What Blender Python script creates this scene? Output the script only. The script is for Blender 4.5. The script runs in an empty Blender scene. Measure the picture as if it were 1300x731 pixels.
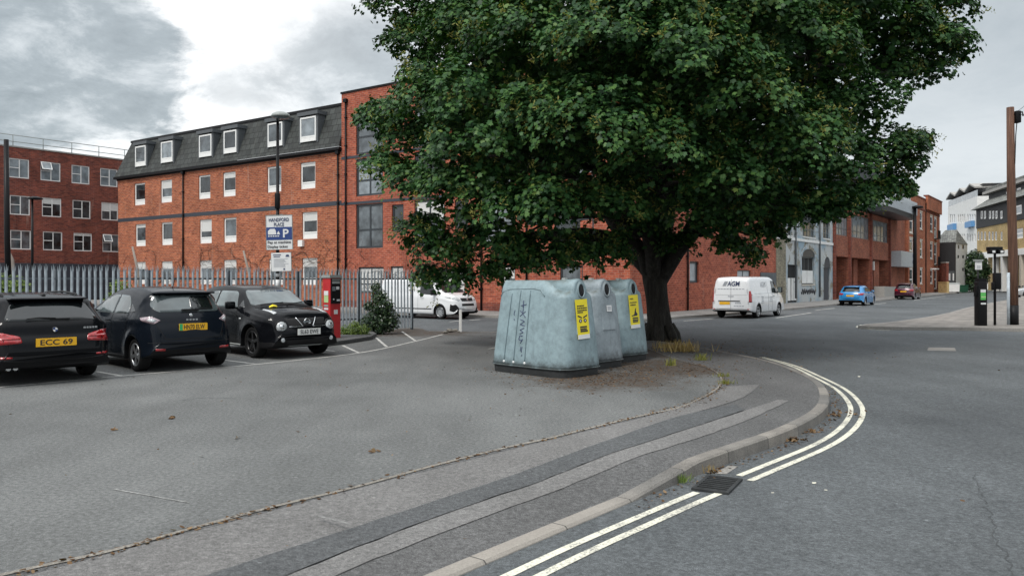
import bpy, bmesh, math, random
import numpy as np
from mathutils import Vector, Matrix
from mathutils.bvhtree import BVHTree
R = math.radians
rnd = random.Random(7)
rng = np.random.default_rng(11)
scene = bpy.context.scene
COL = scene.collection
CAMZ, F, HZ = 1.72, 1000.0, 355.0

# ---------------------------------------------------------------- pixel helpers (authoring aid: points on real planes)
def gp(px, py, z=0.0):
    d = (CAMZ - z) * F / (py - HZ)
    return Vector(((px - 650) / F * d, d, z))
def at(px, d, z=0.0):
    return Vector(((px - 650) / F * d, d, z))
def zpx(py, d):
    return CAMZ + (HZ - py) / F * d

# ---------------------------------------------------------------- materials
def new_mat(name):
    m = bpy.data.materials.new(name); m.use_nodes = True
    nt = m.node_tree
    b = nt.nodes['Principled BSDF']
    return m, nt, b
def N(nt, t, **kw):
    n = nt.nodes.new(t)
    for k, v in kw.items():
        if k == 'inp':
            for a, c in v.items(): n.inputs[a].default_value = c
        else: setattr(n, k, v)
    return n
def ramp(nt, fac, stops):
    r = N(nt, 'ShaderNodeValToRGB')
    e = r.color_ramp.elements
    while len(e) < len(stops): e.new(0.5)
    for i, (p, c) in enumerate(stops):
        e[i].position = p; e[i].color = (c[0], c[1], c[2], 1) if len(c) == 3 else c
    nt.links.new(fac, r.inputs[0])
    return r.outputs[0]
def mixc(nt, fac, a, b, mode='MIX'):
    m = N(nt, 'ShaderNodeMix', data_type='RGBA', blend_type=mode)
    for s, v in ((0, fac), (6, a), (7, b)):
        if hasattr(v, 'links'): nt.links.new(v, m.inputs[s])
        elif s == 0: m.inputs[0].default_value = v
        else: m.inputs[s].default_value = (v[0], v[1], v[2], 1)
    return m.outputs[2]
def math_n(nt, op, a, b=None, clamp=False):
    m = N(nt, 'ShaderNodeMath', operation=op, use_clamp=clamp)
    for i, v in enumerate((a, b)):
        if v is None: continue
        if hasattr(v, 'links'): nt.links.new(v, m.inputs[i])
        else: m.inputs[i].default_value = v
    return m.outputs[0]
def noise(nt, vec, scale, detail=3, rough=.55, dist=0):
    n = N(nt, 'ShaderNodeTexNoise', inp={'Scale': scale, 'Detail': detail, 'Roughness': rough, 'Distortion': dist})
    if vec is not None: nt.links.new(vec, n.inputs['Vector'])
    return n.outputs['Fac']
def pos(nt):
    return N(nt, 'ShaderNodeNewGeometry').outputs['Position']
def bump(nt, b, h, strength=.3, dist=.01):
    n = N(nt, 'ShaderNodeBump', inp={'Strength': strength, 'Distance': dist})
    nt.links.new(h, n.inputs['Height']); nt.links.new(n.outputs[0], b.inputs['Normal'])
def smooth(nt, v, lo, hi):
    n = N(nt, 'ShaderNodeMapRange', interpolation_type='SMOOTHSTEP', inp={1: lo, 2: hi})
    nt.links.new(v, n.inputs[0]); return n.outputs[0]

def simple(name, col, rough=.5, metal=0, var=.12, scale=6, coat=0, spec=.5, ior=None):
    m, nt, b = new_mat(name)
    v = noise(nt, N(nt, 'ShaderNodeTexCoord').outputs['Object'], scale, 4, .65)
    a = tuple(c * (1 - var) for c in col); c2 = tuple(min(1, c * (1 + var)) for c in col)
    nt.links.new(ramp(nt, v, [(.3, a), (.7, c2)]), b.inputs['Base Color'])
    b.inputs['Roughness'].default_value = rough; b.inputs['Metallic'].default_value = metal
    b.inputs['Coat Weight'].default_value = coat; b.inputs['Coat Roughness'].default_value = .03
    b.inputs['Specular IOR Level'].default_value = spec
    if ior: b.inputs['IOR'].default_value = ior
    return m

def carpaint(name, col, metal=0.0):
    m, nt, b = new_mat(name)
    co = N(nt, 'ShaderNodeTexCoord').outputs['Object']
    d = noise(nt, co, 7, 5, .7)
    nt.links.new(ramp(nt, d, [(.35, col), (.75, tuple(c * .95 + (.0018 if max(col) < .02 else .006) for c in col))]), b.inputs['Base Color'])
    b.inputs['Metallic'].default_value = metal
    r = N(nt, 'ShaderNodeMapRange', inp={1: .3, 2: .8, 3: .16, 4: .34}); nt.links.new(noise(nt, co, 3, 5), r.inputs[0])
    nt.links.new(r.outputs[0], b.inputs['Roughness'])
    b.inputs['Specular IOR Level'].default_value = .02 if max(col) < .02 else .4
    b.inputs['Coat Weight'].default_value = .34 if max(col) < .02 else 1; b.inputs['Coat Roughness'].default_value = .07 if max(col) < .02 else .03; b.inputs['Coat IOR'].default_value = 1.5
    return m

def asphalt(name, c0, c1, patchy=.25, extra=None, grain=1.0):
    m, nt, b = new_mat(name)
    p = pos(nt)
    fine = noise(nt, p, 170, 2, .8); mid = noise(nt, p, 26, 6, .86); big = noise(nt, p, .55, 5, .6); huge = noise(nt, p, .16, 4, .6)
    base = ramp(nt, big, [(.28, c0), (.72, c1)])
    base = mixc(nt, patchy, base, ramp(nt, huge, [(.35, tuple(c * .62 for c in c0)), (.65, tuple(c * 1.35 for c in c1))]))
    g = math_n(nt, 'ADD', math_n(nt, 'MULTIPLY', fine, .62), math_n(nt, 'MULTIPLY', mid, .62))
    gr = ramp(nt, g, [(.46, (max(.1, 1 - .8 * grain),) * 3), (.61, (.95,) * 3), (.70, (1 + .5 * grain,) * 3), (.82, (1 + 1.9 * grain,) * 3)])
    col = mixc(nt, 1.0, base, gr, 'MULTIPLY')
    sp_ = ramp(nt, noise(nt, p, 2.3, 4, .7), [(.66, (1, 1, 1)), (.76, (.62, .62, .63))]); col = mixc(nt, .8, col, sp_, 'MULTIPLY')
    wv = N(nt, 'ShaderNodeMapping', inp={'Scale': (.9, .25, 1), 'Rotation': (0, 0, .9)}); nt.links.new(p, wv.inputs[0]); col = mixc(nt, .8, col, ramp(nt, noise(nt, wv.outputs[0], 1.2, 5, .65), [(.35, (.86,) * 3), (.65, (1.14,) * 3)]), 'MULTIPLY')
    col = mixc(nt, 1.0, col, ramp(nt, noise(nt, p, 13, 1, .3), [(.79, (1, 1, 1)), (.82, (1.6, 1.6, 1.58))]), 'MULTIPLY')
    if extra: col = extra(nt, p, col)
    nt.links.new(col, b.inputs['Base Color'])
    b.inputs['Roughness'].default_value = .88; b.inputs['Specular IOR Level'].default_value = .3
    bump(nt, b, g, .55, .012)
    return m

def brick(name, c1, c2, mortar, dirt=.3, bw=.34, bh=.122, pale=None, bands=None):
    m, nt, b = new_mat(name)
    uv = N(nt, 'ShaderNodeUVMap').outputs[0]
    t = N(nt, 'ShaderNodeTexBrick', inp={'Scale': 1, 'Mortar Size': .011, 'Mortar Smooth': .25, 'Bias': 0,
          'Brick Width': bw, 'Row Height': bh, 'Color1': (*c1, 1), 'Color2': (*c2, 1), 'Mortar': (*mortar, 1)})
    nt.links.new(uv, t.inputs['Vector'])
    big = noise(nt, uv, .5, 6, .65)
    ma = N(nt, 'ShaderNodeMapping', inp={'Scale': (1, 3.2, 1)}); nt.links.new(uv, ma.inputs[0]); med = noise(nt, ma.outputs[0], 3.0, 3, .75)
    col = mixc(nt, 1.0, t.outputs['Color'], ramp(nt, med, [(.3, (.60,) * 3), (.5, (1,) * 3), (.72, (1.34,) * 3)]), 'MULTIPLY')
    col = mixc(nt, 1.0, col, ramp(nt, big, [(.3, (1 - dirt,) * 3), (.6, (1.1,) * 3)]), 'MULTIPLY')
    st = N(nt, 'ShaderNodeMapping', inp={'Scale': (1.3, .12, 1)}); nt.links.new(uv, st.inputs[0])
    streak = ramp(nt, noise(nt, st.outputs[0], 1.6, 4, .6), [(.62, (0, 0, 0)), (.8, (1, 1, 1))])
    col = mixc(nt, math_n(nt, 'MULTIPLY', streak, .40), col, pale or (.5, .4, .33))
    if bands: col = bands(nt, uv, col)
    nt.links.new(col, b.inputs['Base Color'])
    b.inputs['Roughness'].default_value = .9; b.inputs['Specular IOR Level'].default_value = .25
    bump(nt, b, t.outputs['Fac'], -.25, .006)
    return m

def slate(name, c, w=.35, h=.28):
    m, nt, b = new_mat(name)
    uv = N(nt, 'ShaderNodeUVMap').outputs[0]
    t = N(nt, 'ShaderNodeTexBrick', inp={'Scale': 1, 'Mortar Size': .03, 'Mortar Smooth': .3, 'Brick Width': w, 'Row Height': h,
          'Color1': (*c, 1), 'Color2': tuple(x * 2.3 for x in c) + (1,), 'Mortar': tuple(x * .35 for x in c) + (1,)})
    nt.links.new(uv, t.inputs['Vector'])
    col = mixc(nt, 1.0, t.outputs['Color'], ramp(nt, noise(nt, uv, 1.4, 6, .7), [(.3, (.65, .66, .62)), (.7, (1.35, 1.4, 1.2))]), 'MULTIPLY')
    st = N(nt, 'ShaderNodeMapping', inp={'Scale': (1.6, .2, 1)}); nt.links.new(uv, st.inputs[0])
    col = mixc(nt, math_n(nt, 'MULTIPLY', ramp(nt, noise(nt, st.outputs[0], 1.5, 5, .65), [(.5, (0, 0, 0)), (.75, (1, 1, 1))]), .35), col, (.075, .076, .066))
    nt.links.new(col, b.inputs['Base Color']); b.inputs['Roughness'].default_value = .75
    bump(nt, b, t.outputs['Fac'], -.5, .015)
    return m

def glass(name, col=(.02, .024, .026), rough=.04, ior=1.6, var=.7):
    m, nt, b = new_mat(name)
    co = N(nt, 'ShaderNodeTexCoord').outputs['Object']
    v = noise(nt, co, 1.1, 3, .6)
    nt.links.new(ramp(nt, v, [(.35, tuple(c * (1 - var) for c in col)), (.65, tuple(c * (1 + var) for c in col))]), b.inputs['Base Color'])
    b.inputs['Roughness'].default_value = rough; b.inputs['IOR'].default_value = ior
    return m

M = {}
# ---------------------------------------------------------------- mesh builder
class MB:
    def __init__(s): s.v = []; s.f = []; s.m = []; s.sm = []
    def add(s, vs, fs, mat=0, sm=False):
        o = len(s.v); s.v.extend([Vector(p) for p in vs])
        for f in fs: s.f.append([o + i for i in f]); s.m.append(mat); s.sm.append(sm)
    def box(s, x0, x1, y0, y1, z0, z1, mat=0, M4=None, taper=None):
        if x0 > x1: x0, x1 = x1, x0
        if y0 > y1: y0, y1 = y1, y0
        if z0 > z1: z0, z1 = z1, z0
        vs = [Vector(p) for p in ((x0, y0, z0), (x1, y0, z0), (x1, y1, z0), (x0, y1, z0), (x0, y0, z1), (x1, y0, z1), (x1, y1, z1), (x0, y1, z1))]
        if taper:
            cx, cy = (x0 + x1) / 2, (y0 + y1) / 2
            for p in vs[4:]: p.x = cx + (p.x - cx) * taper; p.y = cy + (p.y - cy) * taper
        if M4 is not None: vs = [M4 @ p for p in vs]
        s.add(vs, [(0, 3, 2, 1), (4, 5, 6, 7), (0, 1, 5, 4), (1, 2, 6, 5), (2, 3, 7, 6), (3, 0, 4, 7)], mat)
        return s
    def rbox(s, x0, x1, y0, y1, z0, z1, r=.02, mat=0, M4=None):
        bm = bmesh.new(); bmesh.ops.create_cube(bm, size=1)
        for v in bm.verts: v.co = Vector(((x0 + x1) / 2 + v.co.x * (x1 - x0), (y0 + y1) / 2 + v.co.y * (y1 - y0), (z0 + z1) / 2 + v.co.z * (z1 - z0)))
        bmesh.ops.bevel(bm, geom=bm.edges[:], offset=r, segments=2, affect='EDGES', profile=.5)
        s.bm(bm, mat, M4, True); return s
    def bm(s, bm, mat=0, M4=None, sm=False):
        bm.verts.index_update()
        vs = [(M4 @ v.co if M4 is not None else v.co.copy()) for v in bm.verts]
        s.add(vs, [[v.index for v in f.verts] for f in bm.faces], mat, sm); bm.free()
    def quad(s, a, b, c, d, mat=0): s.add([a, b, c, d], [(0, 1, 2, 3)], mat)
    def tube(s, pts, rad, n=8, mat=0, cap=True, sm=True):
        pts = [Vector(p) for p in pts]
        if not hasattr(rad, '__len__'): rad = [rad] * len(pts)
        vs = []; prev = None
        for i, p in enumerate(pts):
            t = (pts[min(i + 1, len(pts) - 1)] - pts[max(i - 1, 0)])
            if t.length < 1e-9: t = Vector((0, 0, 1))
            t.normalize()
            if prev is None:
                a = t.cross(Vector((0, 0, 1)));
                if a.length < .05: a = t.cross(Vector((1, 0, 0)))
            else: a = prev - t * prev.dot(t)
            if a.length < 1e-6: a = t.cross(Vector((.3, 1, .2)))
            a.normalize(); prev = a; b = t.cross(a)
            for k in range(n):
                th = 2 * math.pi * k / n
                vs.append(p + (a * math.cos(th) + b * math.sin(th)) * rad[i])
        fs = []
        for i in range(len(pts) - 1):
            for k in range(n):
                fs.append((i * n + k, i * n + (k + 1) % n, (i + 1) * n + (k + 1) % n, (i + 1) * n + k))
        s.add(vs, fs, mat, sm)
        if cap:
            o = len(s.v) - len(vs); e = (len(pts) - 1) * n
            s.f.append([o + k for k in reversed(range(n))]); s.m.append(mat); s.sm.append(False)
            s.f.append([o + e + k for k in range(n)]); s.m.append(mat); s.sm.append(False)
        return s
    def lathe(s, prof, n=24, mat=0, M4=None, sm=True):
        vs = []; fs = []
        for r, z in prof:
            for k in range(n):
                th = 2 * math.pi * k / n; p = Vector((r * math.cos(th), r * math.sin(th), z))
                vs.append(M4 @ p if M4 is not None else p)
        for i in range(len(prof) - 1):
            for k in range(n): fs.append((i * n + k, i * n + (k + 1) % n, (i + 1) * n + (k + 1) % n, (i + 1) * n + k))
        s.add(vs, fs, mat, sm); return s
    def prism(s, poly, e, mat=0, M4=None):
        """poly: list of 3-D points, e: extrusion vector"""
        n = len(poly); e = Vector(e); P = [Vector(p) for p in poly]
        vs = P + [p + e for p in P]
        if M4 is not None: vs = [M4 @ p for p in vs]
        s.add(vs, [list(range(n))[::-1], list(range(n, 2 * n))] + [(i, (i + 1) % n, n + (i + 1) % n, n + i) for i in range(n)], mat)
        return s
    def build(s, name, mats, parent=None, M4=None, bevel=0, recalc=True):
        me = bpy.data.meshes.new(name)
        me.from_pydata([tuple(p) for p in s.v], [], s.f)
        for x in (mats if isinstance(mats, (list, tuple)) else [mats]): me.materials.append(M[x] if isinstance(x, str) else x)
        me.polygons.foreach_set('material_index', s.m); me.polygons.foreach_set('use_smooth', s.sm)
        if recalc:
            bm = bmesh.new(); bm.from_mesh(me); bmesh.ops.recalc_face_normals(bm, faces=bm.faces[:]); bm.to_mesh(me); bm.free()
        if bevel:
            bm = bmesh.new(); bm.from_mesh(me)
            bmesh.ops.bevel(bm, geom=[e for e in bm.edges if len(e.link_faces) == 2 and e.calc_face_angle(0) > .6], offset=bevel, segments=2, affect='EDGES', profile=.5)
            bm.to_mesh(me); bm.free()
        box_uv(me)
        if M4 is not None: me.transform(M4)
        me.update()
        o = bpy.data.objects.new(name, me); COL.objects.link(o)
        if parent is not None: o.parent = parent
        return o
def box_uv(me):
    uvl = me.uv_layers.new(name='UVMap')
    n = len(me.loops); co = np.empty(len(me.vertices) * 3); me.vertices.foreach_get('co', co); co = co.reshape(-1, 3)
    vi = np.empty(n, dtype=np.int32); me.loops.foreach_get('vertex_index', vi)
    nr = np.empty(len(me.polygons) * 3); me.polygons.foreach_get('normal', nr); nr = np.abs(nr.reshape(-1, 3))
    lt = np.empty(len(me.polygons), dtype=np.int32); me.polygons.foreach_get('loop_total', lt)
    ln = np.repeat(nr, lt, axis=0); p = co[vi]
    uv = np.stack([p[:, 0], p[:, 2]], 1)
    top = ln[:, 2] > .75; sx = (~top) & (ln[:, 0] > ln[:, 1])
    uv[top] = p[top][:, :2]; uv[sx] = np.stack([p[sx][:, 1], p[sx][:, 2]], 1)
    uvl.data.foreach_set('uv', uv.astype(np.float32).ravel())

def tag(o, label=None, cat=None, group=None, kind=None):
    if label: o['label'] = label
    if cat: o['category'] = cat
    if group: o['group'] = group
    if kind: o['kind'] = kind
    return o
def thing(name, label, cat, loc=(0, 0, 0), rz=0, group=None):
    o = bpy.data.objects.new(name, None); COL.objects.link(o); o.empty_display_size = .3
    o.location = loc; o.rotation_euler = (0, 0, rz)
    return tag(o, label, cat, group)
def struct(o): return tag(o, kind='structure')
def copy_tree(o, parent=None):
    c = o.copy(); COL.objects.link(c)
    if parent is not None: c.parent = parent
    for ch in list(o.children): copy_tree(ch, c)
    return c
FONTS = {}
def lettering(txt, w, h, mat, parent, M4, name='lettering', bold=False, shear=0, depth=.002, spacing=1):
    cu = bpy.data.curves.new(name, 'FONT'); cu.body = txt; cu.extrude = 0.0; cu.shear = shear; cu.space_character = spacing
    if bold: cu.offset = .02
    cu.resolution_u = 3
    o = bpy.data.objects.new(name + '_tmp', cu); COL.objects.link(o)
    dg = bpy.context.evaluated_depsgraph_get()
    me = bpy.data.meshes.new_from_object(o.evaluated_get(dg)); bpy.data.objects.remove(o); bpy.data.curves.remove(cu)
    xs = [v.co.x for v in me.vertices]; ys = [v.co.y for v in me.vertices]
    x0, x1, y0, y1 = min(xs), max(xs), min(ys), max(ys)
    me.transform(M4 @ Matrix.Diagonal((w / (x1 - x0), h / (y1 - y0), 1, 1)) @ Matrix.Translation((-(x0 + x1) / 2, -(y0 + y1) / 2, 0)))
    me.materials.clear(); me.materials.append(M[mat]); me.name = name
    ob = bpy.data.objects.new(name, me); COL.objects.link(ob); ob.parent = parent
    return ob
def frame(origin, xdir, ydir):
    x = Vector(xdir).normalized(); z = x.cross(Vector(ydir)).normalized(); y = z.cross(x)
    m = Matrix((x, y, z)).transposed().to_4x4(); m.translation = Vector(origin); return m

def dirt_apron(nt, p, col):
    # brown leaf-mould stains with shapes of their own round the bins and the tree
    sp = N(nt, 'ShaderNodeSeparateXYZ'); nt.links.new(p, sp.inputs[0])
    tot = None
    n1 = noise(nt, p, 1.3, 6, .72); n2 = noise(nt, p, 7, 4, .7)
    for (cx, cy, r) in ((1.6, 13.7, 1.9), (3.0, 15.6, 2.2), (4.6, 19, 4.2), (4.0, 23, 5), (-3.2, 26, 3)):
        v = N(nt, 'ShaderNodeVectorMath', operation='DISTANCE'); nt.links.new(p, v.inputs[0]); v.inputs[1].default_value = (cx, cy, 0)
        f = smooth(nt, math_n(nt, 'ADD', v.outputs['Value'], math_n(nt, 'MULTIPLY', math_n(nt, 'SUBTRACT', n1, .5), r * 1.6)), r, r * .35)
        tot = f if tot is None else math_n(nt, 'MAXIMUM', tot, f)
    f = math_n(nt, 'MULTIPLY', tot, ramp(nt, n2, [(.42, (0, 0, 0)), (.66, (1, 1, 1))]))
    col = mixc(nt, math_n(nt, 'MULTIPLY', tot, .6), col, (.045, .037, .03))
    return mixc(nt, math_n(nt, 'MULTIPLY', f, .9), col, (.075, .042, .022))

def make_materials():
    M['asphalt_road'] = asphalt('road_asphalt', (.074, .081, .086), (.098, .106, .110), .45, grain=1.0)
    M['asphalt_park'] = asphalt('car_park_tarmac', (.108, .112, .111), (.146, .149, .146), .4, dirt_apron, grain=1.0)
    M['asphalt_path'] = asphalt('footpath_tarmac', (.086, .086, .086), (.112, .111, .110), .25)
    M['tar_light'] = asphalt('tarmac_pale', (.142, .139, .136), (.176, .172, .167), .2, grain=.8)
    M['tar_mid'] = asphalt('tarmac_mid', (.135, .132, .129), (.165, .161, .157), .2, grain=.8)
    M['tar_dark'] = asphalt('tarmac_dark', (.074, .077, .080), (.094, .098, .100), .2, grain=.9)
    M['concrete_pave'] = asphalt('far_pavement', (.17, .165, .16), (.23, .225, .215), .3, grain=.5)
    M['kerb'] = asphalt('kerb_concrete', (.20, .19, .175), (.29, .275, .255), .4, grain=.5)
    M['kerb_pink'] = asphalt('kerb_granite', (.30, .27, .24), (.40, .36, .32), .3, grain=.7)
    M['edging'] = asphalt('edging_stone', (.17, .155, .135), (.27, .25, .22), .4, grain=.7)
    # worn paint
    for nm, c in (('paint_line', (.66, .64, .53)), ('paint_white', (.56, .55, .52))):
        m, nt, b = new_mat('road_' + nm); p = pos(nt)
        wear = ramp(nt, math_n(nt, 'ADD', math_n(nt, 'MULTIPLY', noise(nt, p, 45, 4, .75), .7), math_n(nt, 'MULTIPLY', noise(nt, p, 3, 4), .35)), [(.41, (.05, .05, .05)), (.54, (1, 1, 1))])
        nt.links.new(mixc(nt, wear, (.16, .16, .155), c), b.inputs['Base Color']); b.inputs['Roughness'].default_value = .8; M[nm] = m
    M['paint_faint'] = asphalt('worn_paint', (.19, .19, .185), (.24, .24, .232), .3)
    m, nt, b = new_mat('island_pavers'); p = pos(nt)
    t = N(nt, 'ShaderNodeTexBrick', inp={'Scale': 1, 'Mortar Size': .02, 'Brick Width': .6, 'Row Height': .45, 'Color1': (.17, .155, .14, 1), 'Color2': (.25, .23, .21, 1), 'Mortar': (.09, .085, .08, 1)})
    nt.links.new(p, t.inputs['Vector'])
    nt.links.new(mixc(nt, 1, t.outputs[0], ramp(nt, noise(nt, p, 1.2, 5, .7), [(.3, (.7,) * 3), (.7, (1.3, 1.28, 1.25))]), 'MULTIPLY'), b.inputs['Base Color']); b.inputs['Roughness'].default_value = .85; M['pavers'] = m
    M['brick_orange'] = brick('brick_orange', (.44, .130, .058), (.27, .068, .035), (.36, .25, .18), .3)
    M['brick_red'] = brick('brick_red', (.43, .108, .058), (.27, .060, .036), (.36, .21, .16), .25)
    M['brick_dark'] = brick('brick_dark', (.26, .070, .044), (.13, .036, .028), (.20, .12, .10), .35)
    M['brick_brown'] = brick('brick_brown', (.34, .105, .058), (.20, .060, .038), (.27, .17, .13), .3)
    M['brick_yellow'] = brick('brick_yellow', (.52, .38, .17), (.42, .29, .12), (.45, .38, .27), .3); M['brick_buff'] = brick('brick_buff', (.30, .27, .19), (.20, .18, .13), (.30, .28, .24), .4)
    def peel(nt, uv, col):
        w = ramp(nt, noise(nt, uv, .8, 7, .72, .6), [(.40, (0, 0, 0)), (.47, (1, 1, 1))])
        blue = ramp(nt, noise(nt, uv, .35, 4, .6), [(.46, (.50, .52, .52)), (.60, (.30, .40, .47))])
        return mixc(nt, math_n(nt, 'MULTIPLY', w, .92), col, blue)
    M['painted_brick'] = brick('painted_brick', (.27, .24, .17), (.20, .18, .14), (.30, .29, .26), .35, bands=peel)
    M['slate'] = slate('roof_slate', (.021, .023, .0245), .5, .42); M['slate_grey'] = slate('slate_grey', (.11, .11, .115))
    M['roof_felt'] = simple('roof_felt', (.10, .10, .10), .9)
    M['lead'] = simple('lead_sheet', (.085, .093, .10), .6)
    M['black_paint'] = simple('black_gloss_paint', (.009, .009, .010), .4, spec=.15)
    M['navy_trim'] = simple('navy_trim', (.035, .042, .055), .5)
    M['upvc'] = simple('white_upvc', (.80, .80, .78), .35, var=.05)
    M['anthracite'] = simple('anthracite_frame', (.03, .036, .042), .4)
    M['grey_frame'] = simple('grey_frame', (.12, .13, .13), .5)
    M['pane'] = glass('window_glass', (.03, .036, .04), .03, 1.55); M['pane_light'] = glass('window_glass_pale', (.22, .25, .27), .05, 1.6, .35)  # pale glass carries bright sky reflection in its base colour
    M['pane_mid'] = glass('window_glass_mid', (.09, .105, .115), .04, 1.6, .6)
    M['blind'] = simple('white_blind', (.62, .62, .60), .8, var=.06)
    M['white_wall'] = simple('white_render', (.74, .74, .72), .85, var=.08, scale=2)
    M['cream_stone'] = simple('cream_stone', (.55, .50, .42), .85, var=.15)
    M['black_wall'] = simple('black_boarding', (.022, .022, .024), .7)
    M['dark_void'] = simple('dark_recess', (.012, .012, .013), .9)
    M['cladding'] = simple('grey_cladding', (.48, .52, .55), .45, metal=.2)
    M['concrete'] = simple('concrete', (.34, .33, .31), .9, var=.15)
    M['galv'] = simple('galvanised_steel', (.42, .475, .515), .55, metal=.1, var=.25, scale=4)
    M['galv_dark'] = simple('weathered_steel', (.10, .115, .13), .5, metal=.3, var=.25)
    M['lamp_grey'] = simple('lamp_housing', (.28, .30, .29), .5)
    M['sign_white'] = simple('sign_white', (.70, .71, .71), .4, var=.04); M['sign_blue'] = simple('sign_blue', (.018, .05, .19), .4, var=.06)
    M['ink'] = simple('black_ink', (.015, .015, .02), .5); M['ink_blue'] = simple('navy_ink', (.04, .055, .12), .5); M['ink_grey'] = simple('grey_ink', (.33, .35, .38), .6)
    M['red_paint'] = simple('red_paint', (.48, .014, .018), .35, var=.12); M['green_label'] = simple('green_label', (.10, .45, .10), .5)
    M['pale_label'] = simple('pale_green_label', (.42, .60, .28), .5)
    M['yellow_label'] = simple('yellow_label', (.80, .66, .012), .45, var=.06)
    M['tyre'] = simple('tyre_rubber', (.011, .011, .011), .8, spec=.2); M['rim'] = simple('alloy_rim', (.45, .46, .47), .3, metal=.8, var=.1)
    M['rim_dark'] = simple('black_rim', (.015, .015, .016), .3); M['trim'] = simple('black_plastic', (.010, .010, .011), .5, spec=.2)
    M['chrome'] = simple('chrome', (.65, .66, .67), .15, metal=1, var=.05)
    M['car_glass'] = glass('car_glass', (.010, .013, .014), .02, 1.65, .5); M['car_glass_pale'] = glass('windscreen_glass', (.10, .125, .13), .03, 1.75, .5)  # paler windscreen glass: sky reflection put into its base colour
    M['tail_red'] = simple('tail_lamp', (.34, .008, .012), .15, var=.35, scale=20, coat=1); M['tail_clear'] = simple('clear_lamp', (.27, .20, .22), .15, var=.4, scale=30, coat=1)
    M['lamp_clear'] = simple('headlamp_glass', (.48, .50, .51), .12, var=.4, scale=18, coat=1)
    M['plate_yellow'] = simple('yellow_plate', (.78, .42, .012), .4, var=.05); M['plate_white'] = simple('white_plate', (.72, .72, .70), .4, var=.05)
    M['plate_green'] = simple('green_flash', (.02, .38, .12), .4)
    M['car_black'] = carpaint('black_car_paint', (.0045, .005, .0065)); M['car_navy'] = carpaint('dark_blue_black_car_paint', (.005, .0075, .012))
    M['car_white'] = carpaint('white_van_paint', (.74, .75, .76)); M['car_blue'] = carpaint('bright_blue_car_paint', (.012, .22, .52)); M['car_burgundy'] = carpaint('burgundy_car_paint', (.07, .006, .022), .3)
    M['car_silver'] = carpaint('silver_car_paint', (.45, .46, .47), .5)
    # bottle bank plastic
    for nm, c in (('bank_blue', (.225, .305, .330)), ('bank_grey', (.255, .300, .325))):
        m, nt, b = new_mat(nm + '_moulded_plastic'); co = N(nt, 'ShaderNodeTexCoord').outputs['Object']
        base = ramp(nt, noise(nt, co, 4.0, 9, .78), [(.32, tuple(x * .64 for x in c)), (.52, c), (.72, tuple(min(1, x * 1.28) for x in c))])
        st = N(nt, 'ShaderNodeMapping', inp={'Scale': (6, 6, .7)}); nt.links.new(co, st.inputs[0])
        stain = ramp(nt, noise(nt, st.outputs[0], 1.6, 6, .7), [(.55, (0, 0, 0)), (.78, (1, 1, 1))])
        base = mixc(nt, math_n(nt, 'MULTIPLY', stain, .55), base, tuple(x * .5 for x in c))
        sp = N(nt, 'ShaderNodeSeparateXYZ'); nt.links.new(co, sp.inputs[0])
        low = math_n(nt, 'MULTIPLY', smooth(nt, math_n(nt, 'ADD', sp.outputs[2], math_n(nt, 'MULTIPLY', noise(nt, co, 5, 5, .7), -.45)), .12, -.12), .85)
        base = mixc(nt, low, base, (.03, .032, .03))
        spk = ramp(nt, noise(nt, co, 34, 3, .8), [(.66, (0, 0, 0)), (.74, (1, 1, 1))])
        base = mixc(nt, math_n(nt, 'MULTIPLY', spk, .5), base, (.06, .08, .085))
        up = N(nt, 'ShaderNodeSeparateXYZ'); nt.links.new(N(nt, 'ShaderNodeNewGeometry').outputs['Normal'], up.inputs[0])
        moss = math_n(nt, 'MULTIPLY', smooth(nt, up.outputs[2], .35, .9), ramp(nt, noise(nt, co, 6, 5, .75), [(.4, (0, 0, 0)), (.62, (1, 1, 1))]))
        base = mixc(nt, math_n(nt, 'MULTIPLY', moss, .65), base, (.10, .105, .085))
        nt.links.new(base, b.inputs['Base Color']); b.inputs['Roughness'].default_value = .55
        bump(nt, b, noise(nt, co, 120, 3), .1, .004); M[nm] = m
    M['bin_green'] = simple('green_bin_plastic', (.02, .09, .05), .5); M['balc_blue'] = simple('balcony_blue', (.10, .26, .50), .5)
    M['bank_base'] = simple('bank_base_plastic', (.022, .024, .025), .7, var=.5, scale=8)
    # bark
    m, nt, b = new_mat('sycamore_bark'); co = N(nt, 'ShaderNodeTexCoord').outputs['Object']
    st = N(nt, 'ShaderNodeMapping', inp={'Scale': (9, 9, 1.6)}); nt.links.new(co, st.inputs[0])
    h = noise(nt, st.outputs[0], 1.6, 8, .7)
    nt.links.new(ramp(nt, h, [(.3, (.012, .010, .008)), (.55, (.036, .032, .026)), (.75, (.085, .080, .064))]), b.inputs['Base Color']); b.inputs['Roughness'].default_value = .95
    bump(nt, b, h, 1.0, .05); M['bark'] = m
    m, nt, b = new_mat('pole_wood'); co = N(nt, 'ShaderNodeTexCoord').outputs['Object']
    st = N(nt, 'ShaderNodeMapping', inp={'Scale': (14, 14, .5)}); nt.links.new(co, st.inputs[0]); h = noise(nt, st.outputs[0], 2, 6, .7)
    nt.links.new(ramp(nt, h, [(.3, (.035, .018, .012)), (.55, (.12, .058, .036)), (.75, (.22, .125, .085))]), b.inputs['Base Color']); b.inputs['Roughness'].default_value = .85
    bump(nt, b, h, .6, .02); M['pole_wood'] = m
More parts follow.
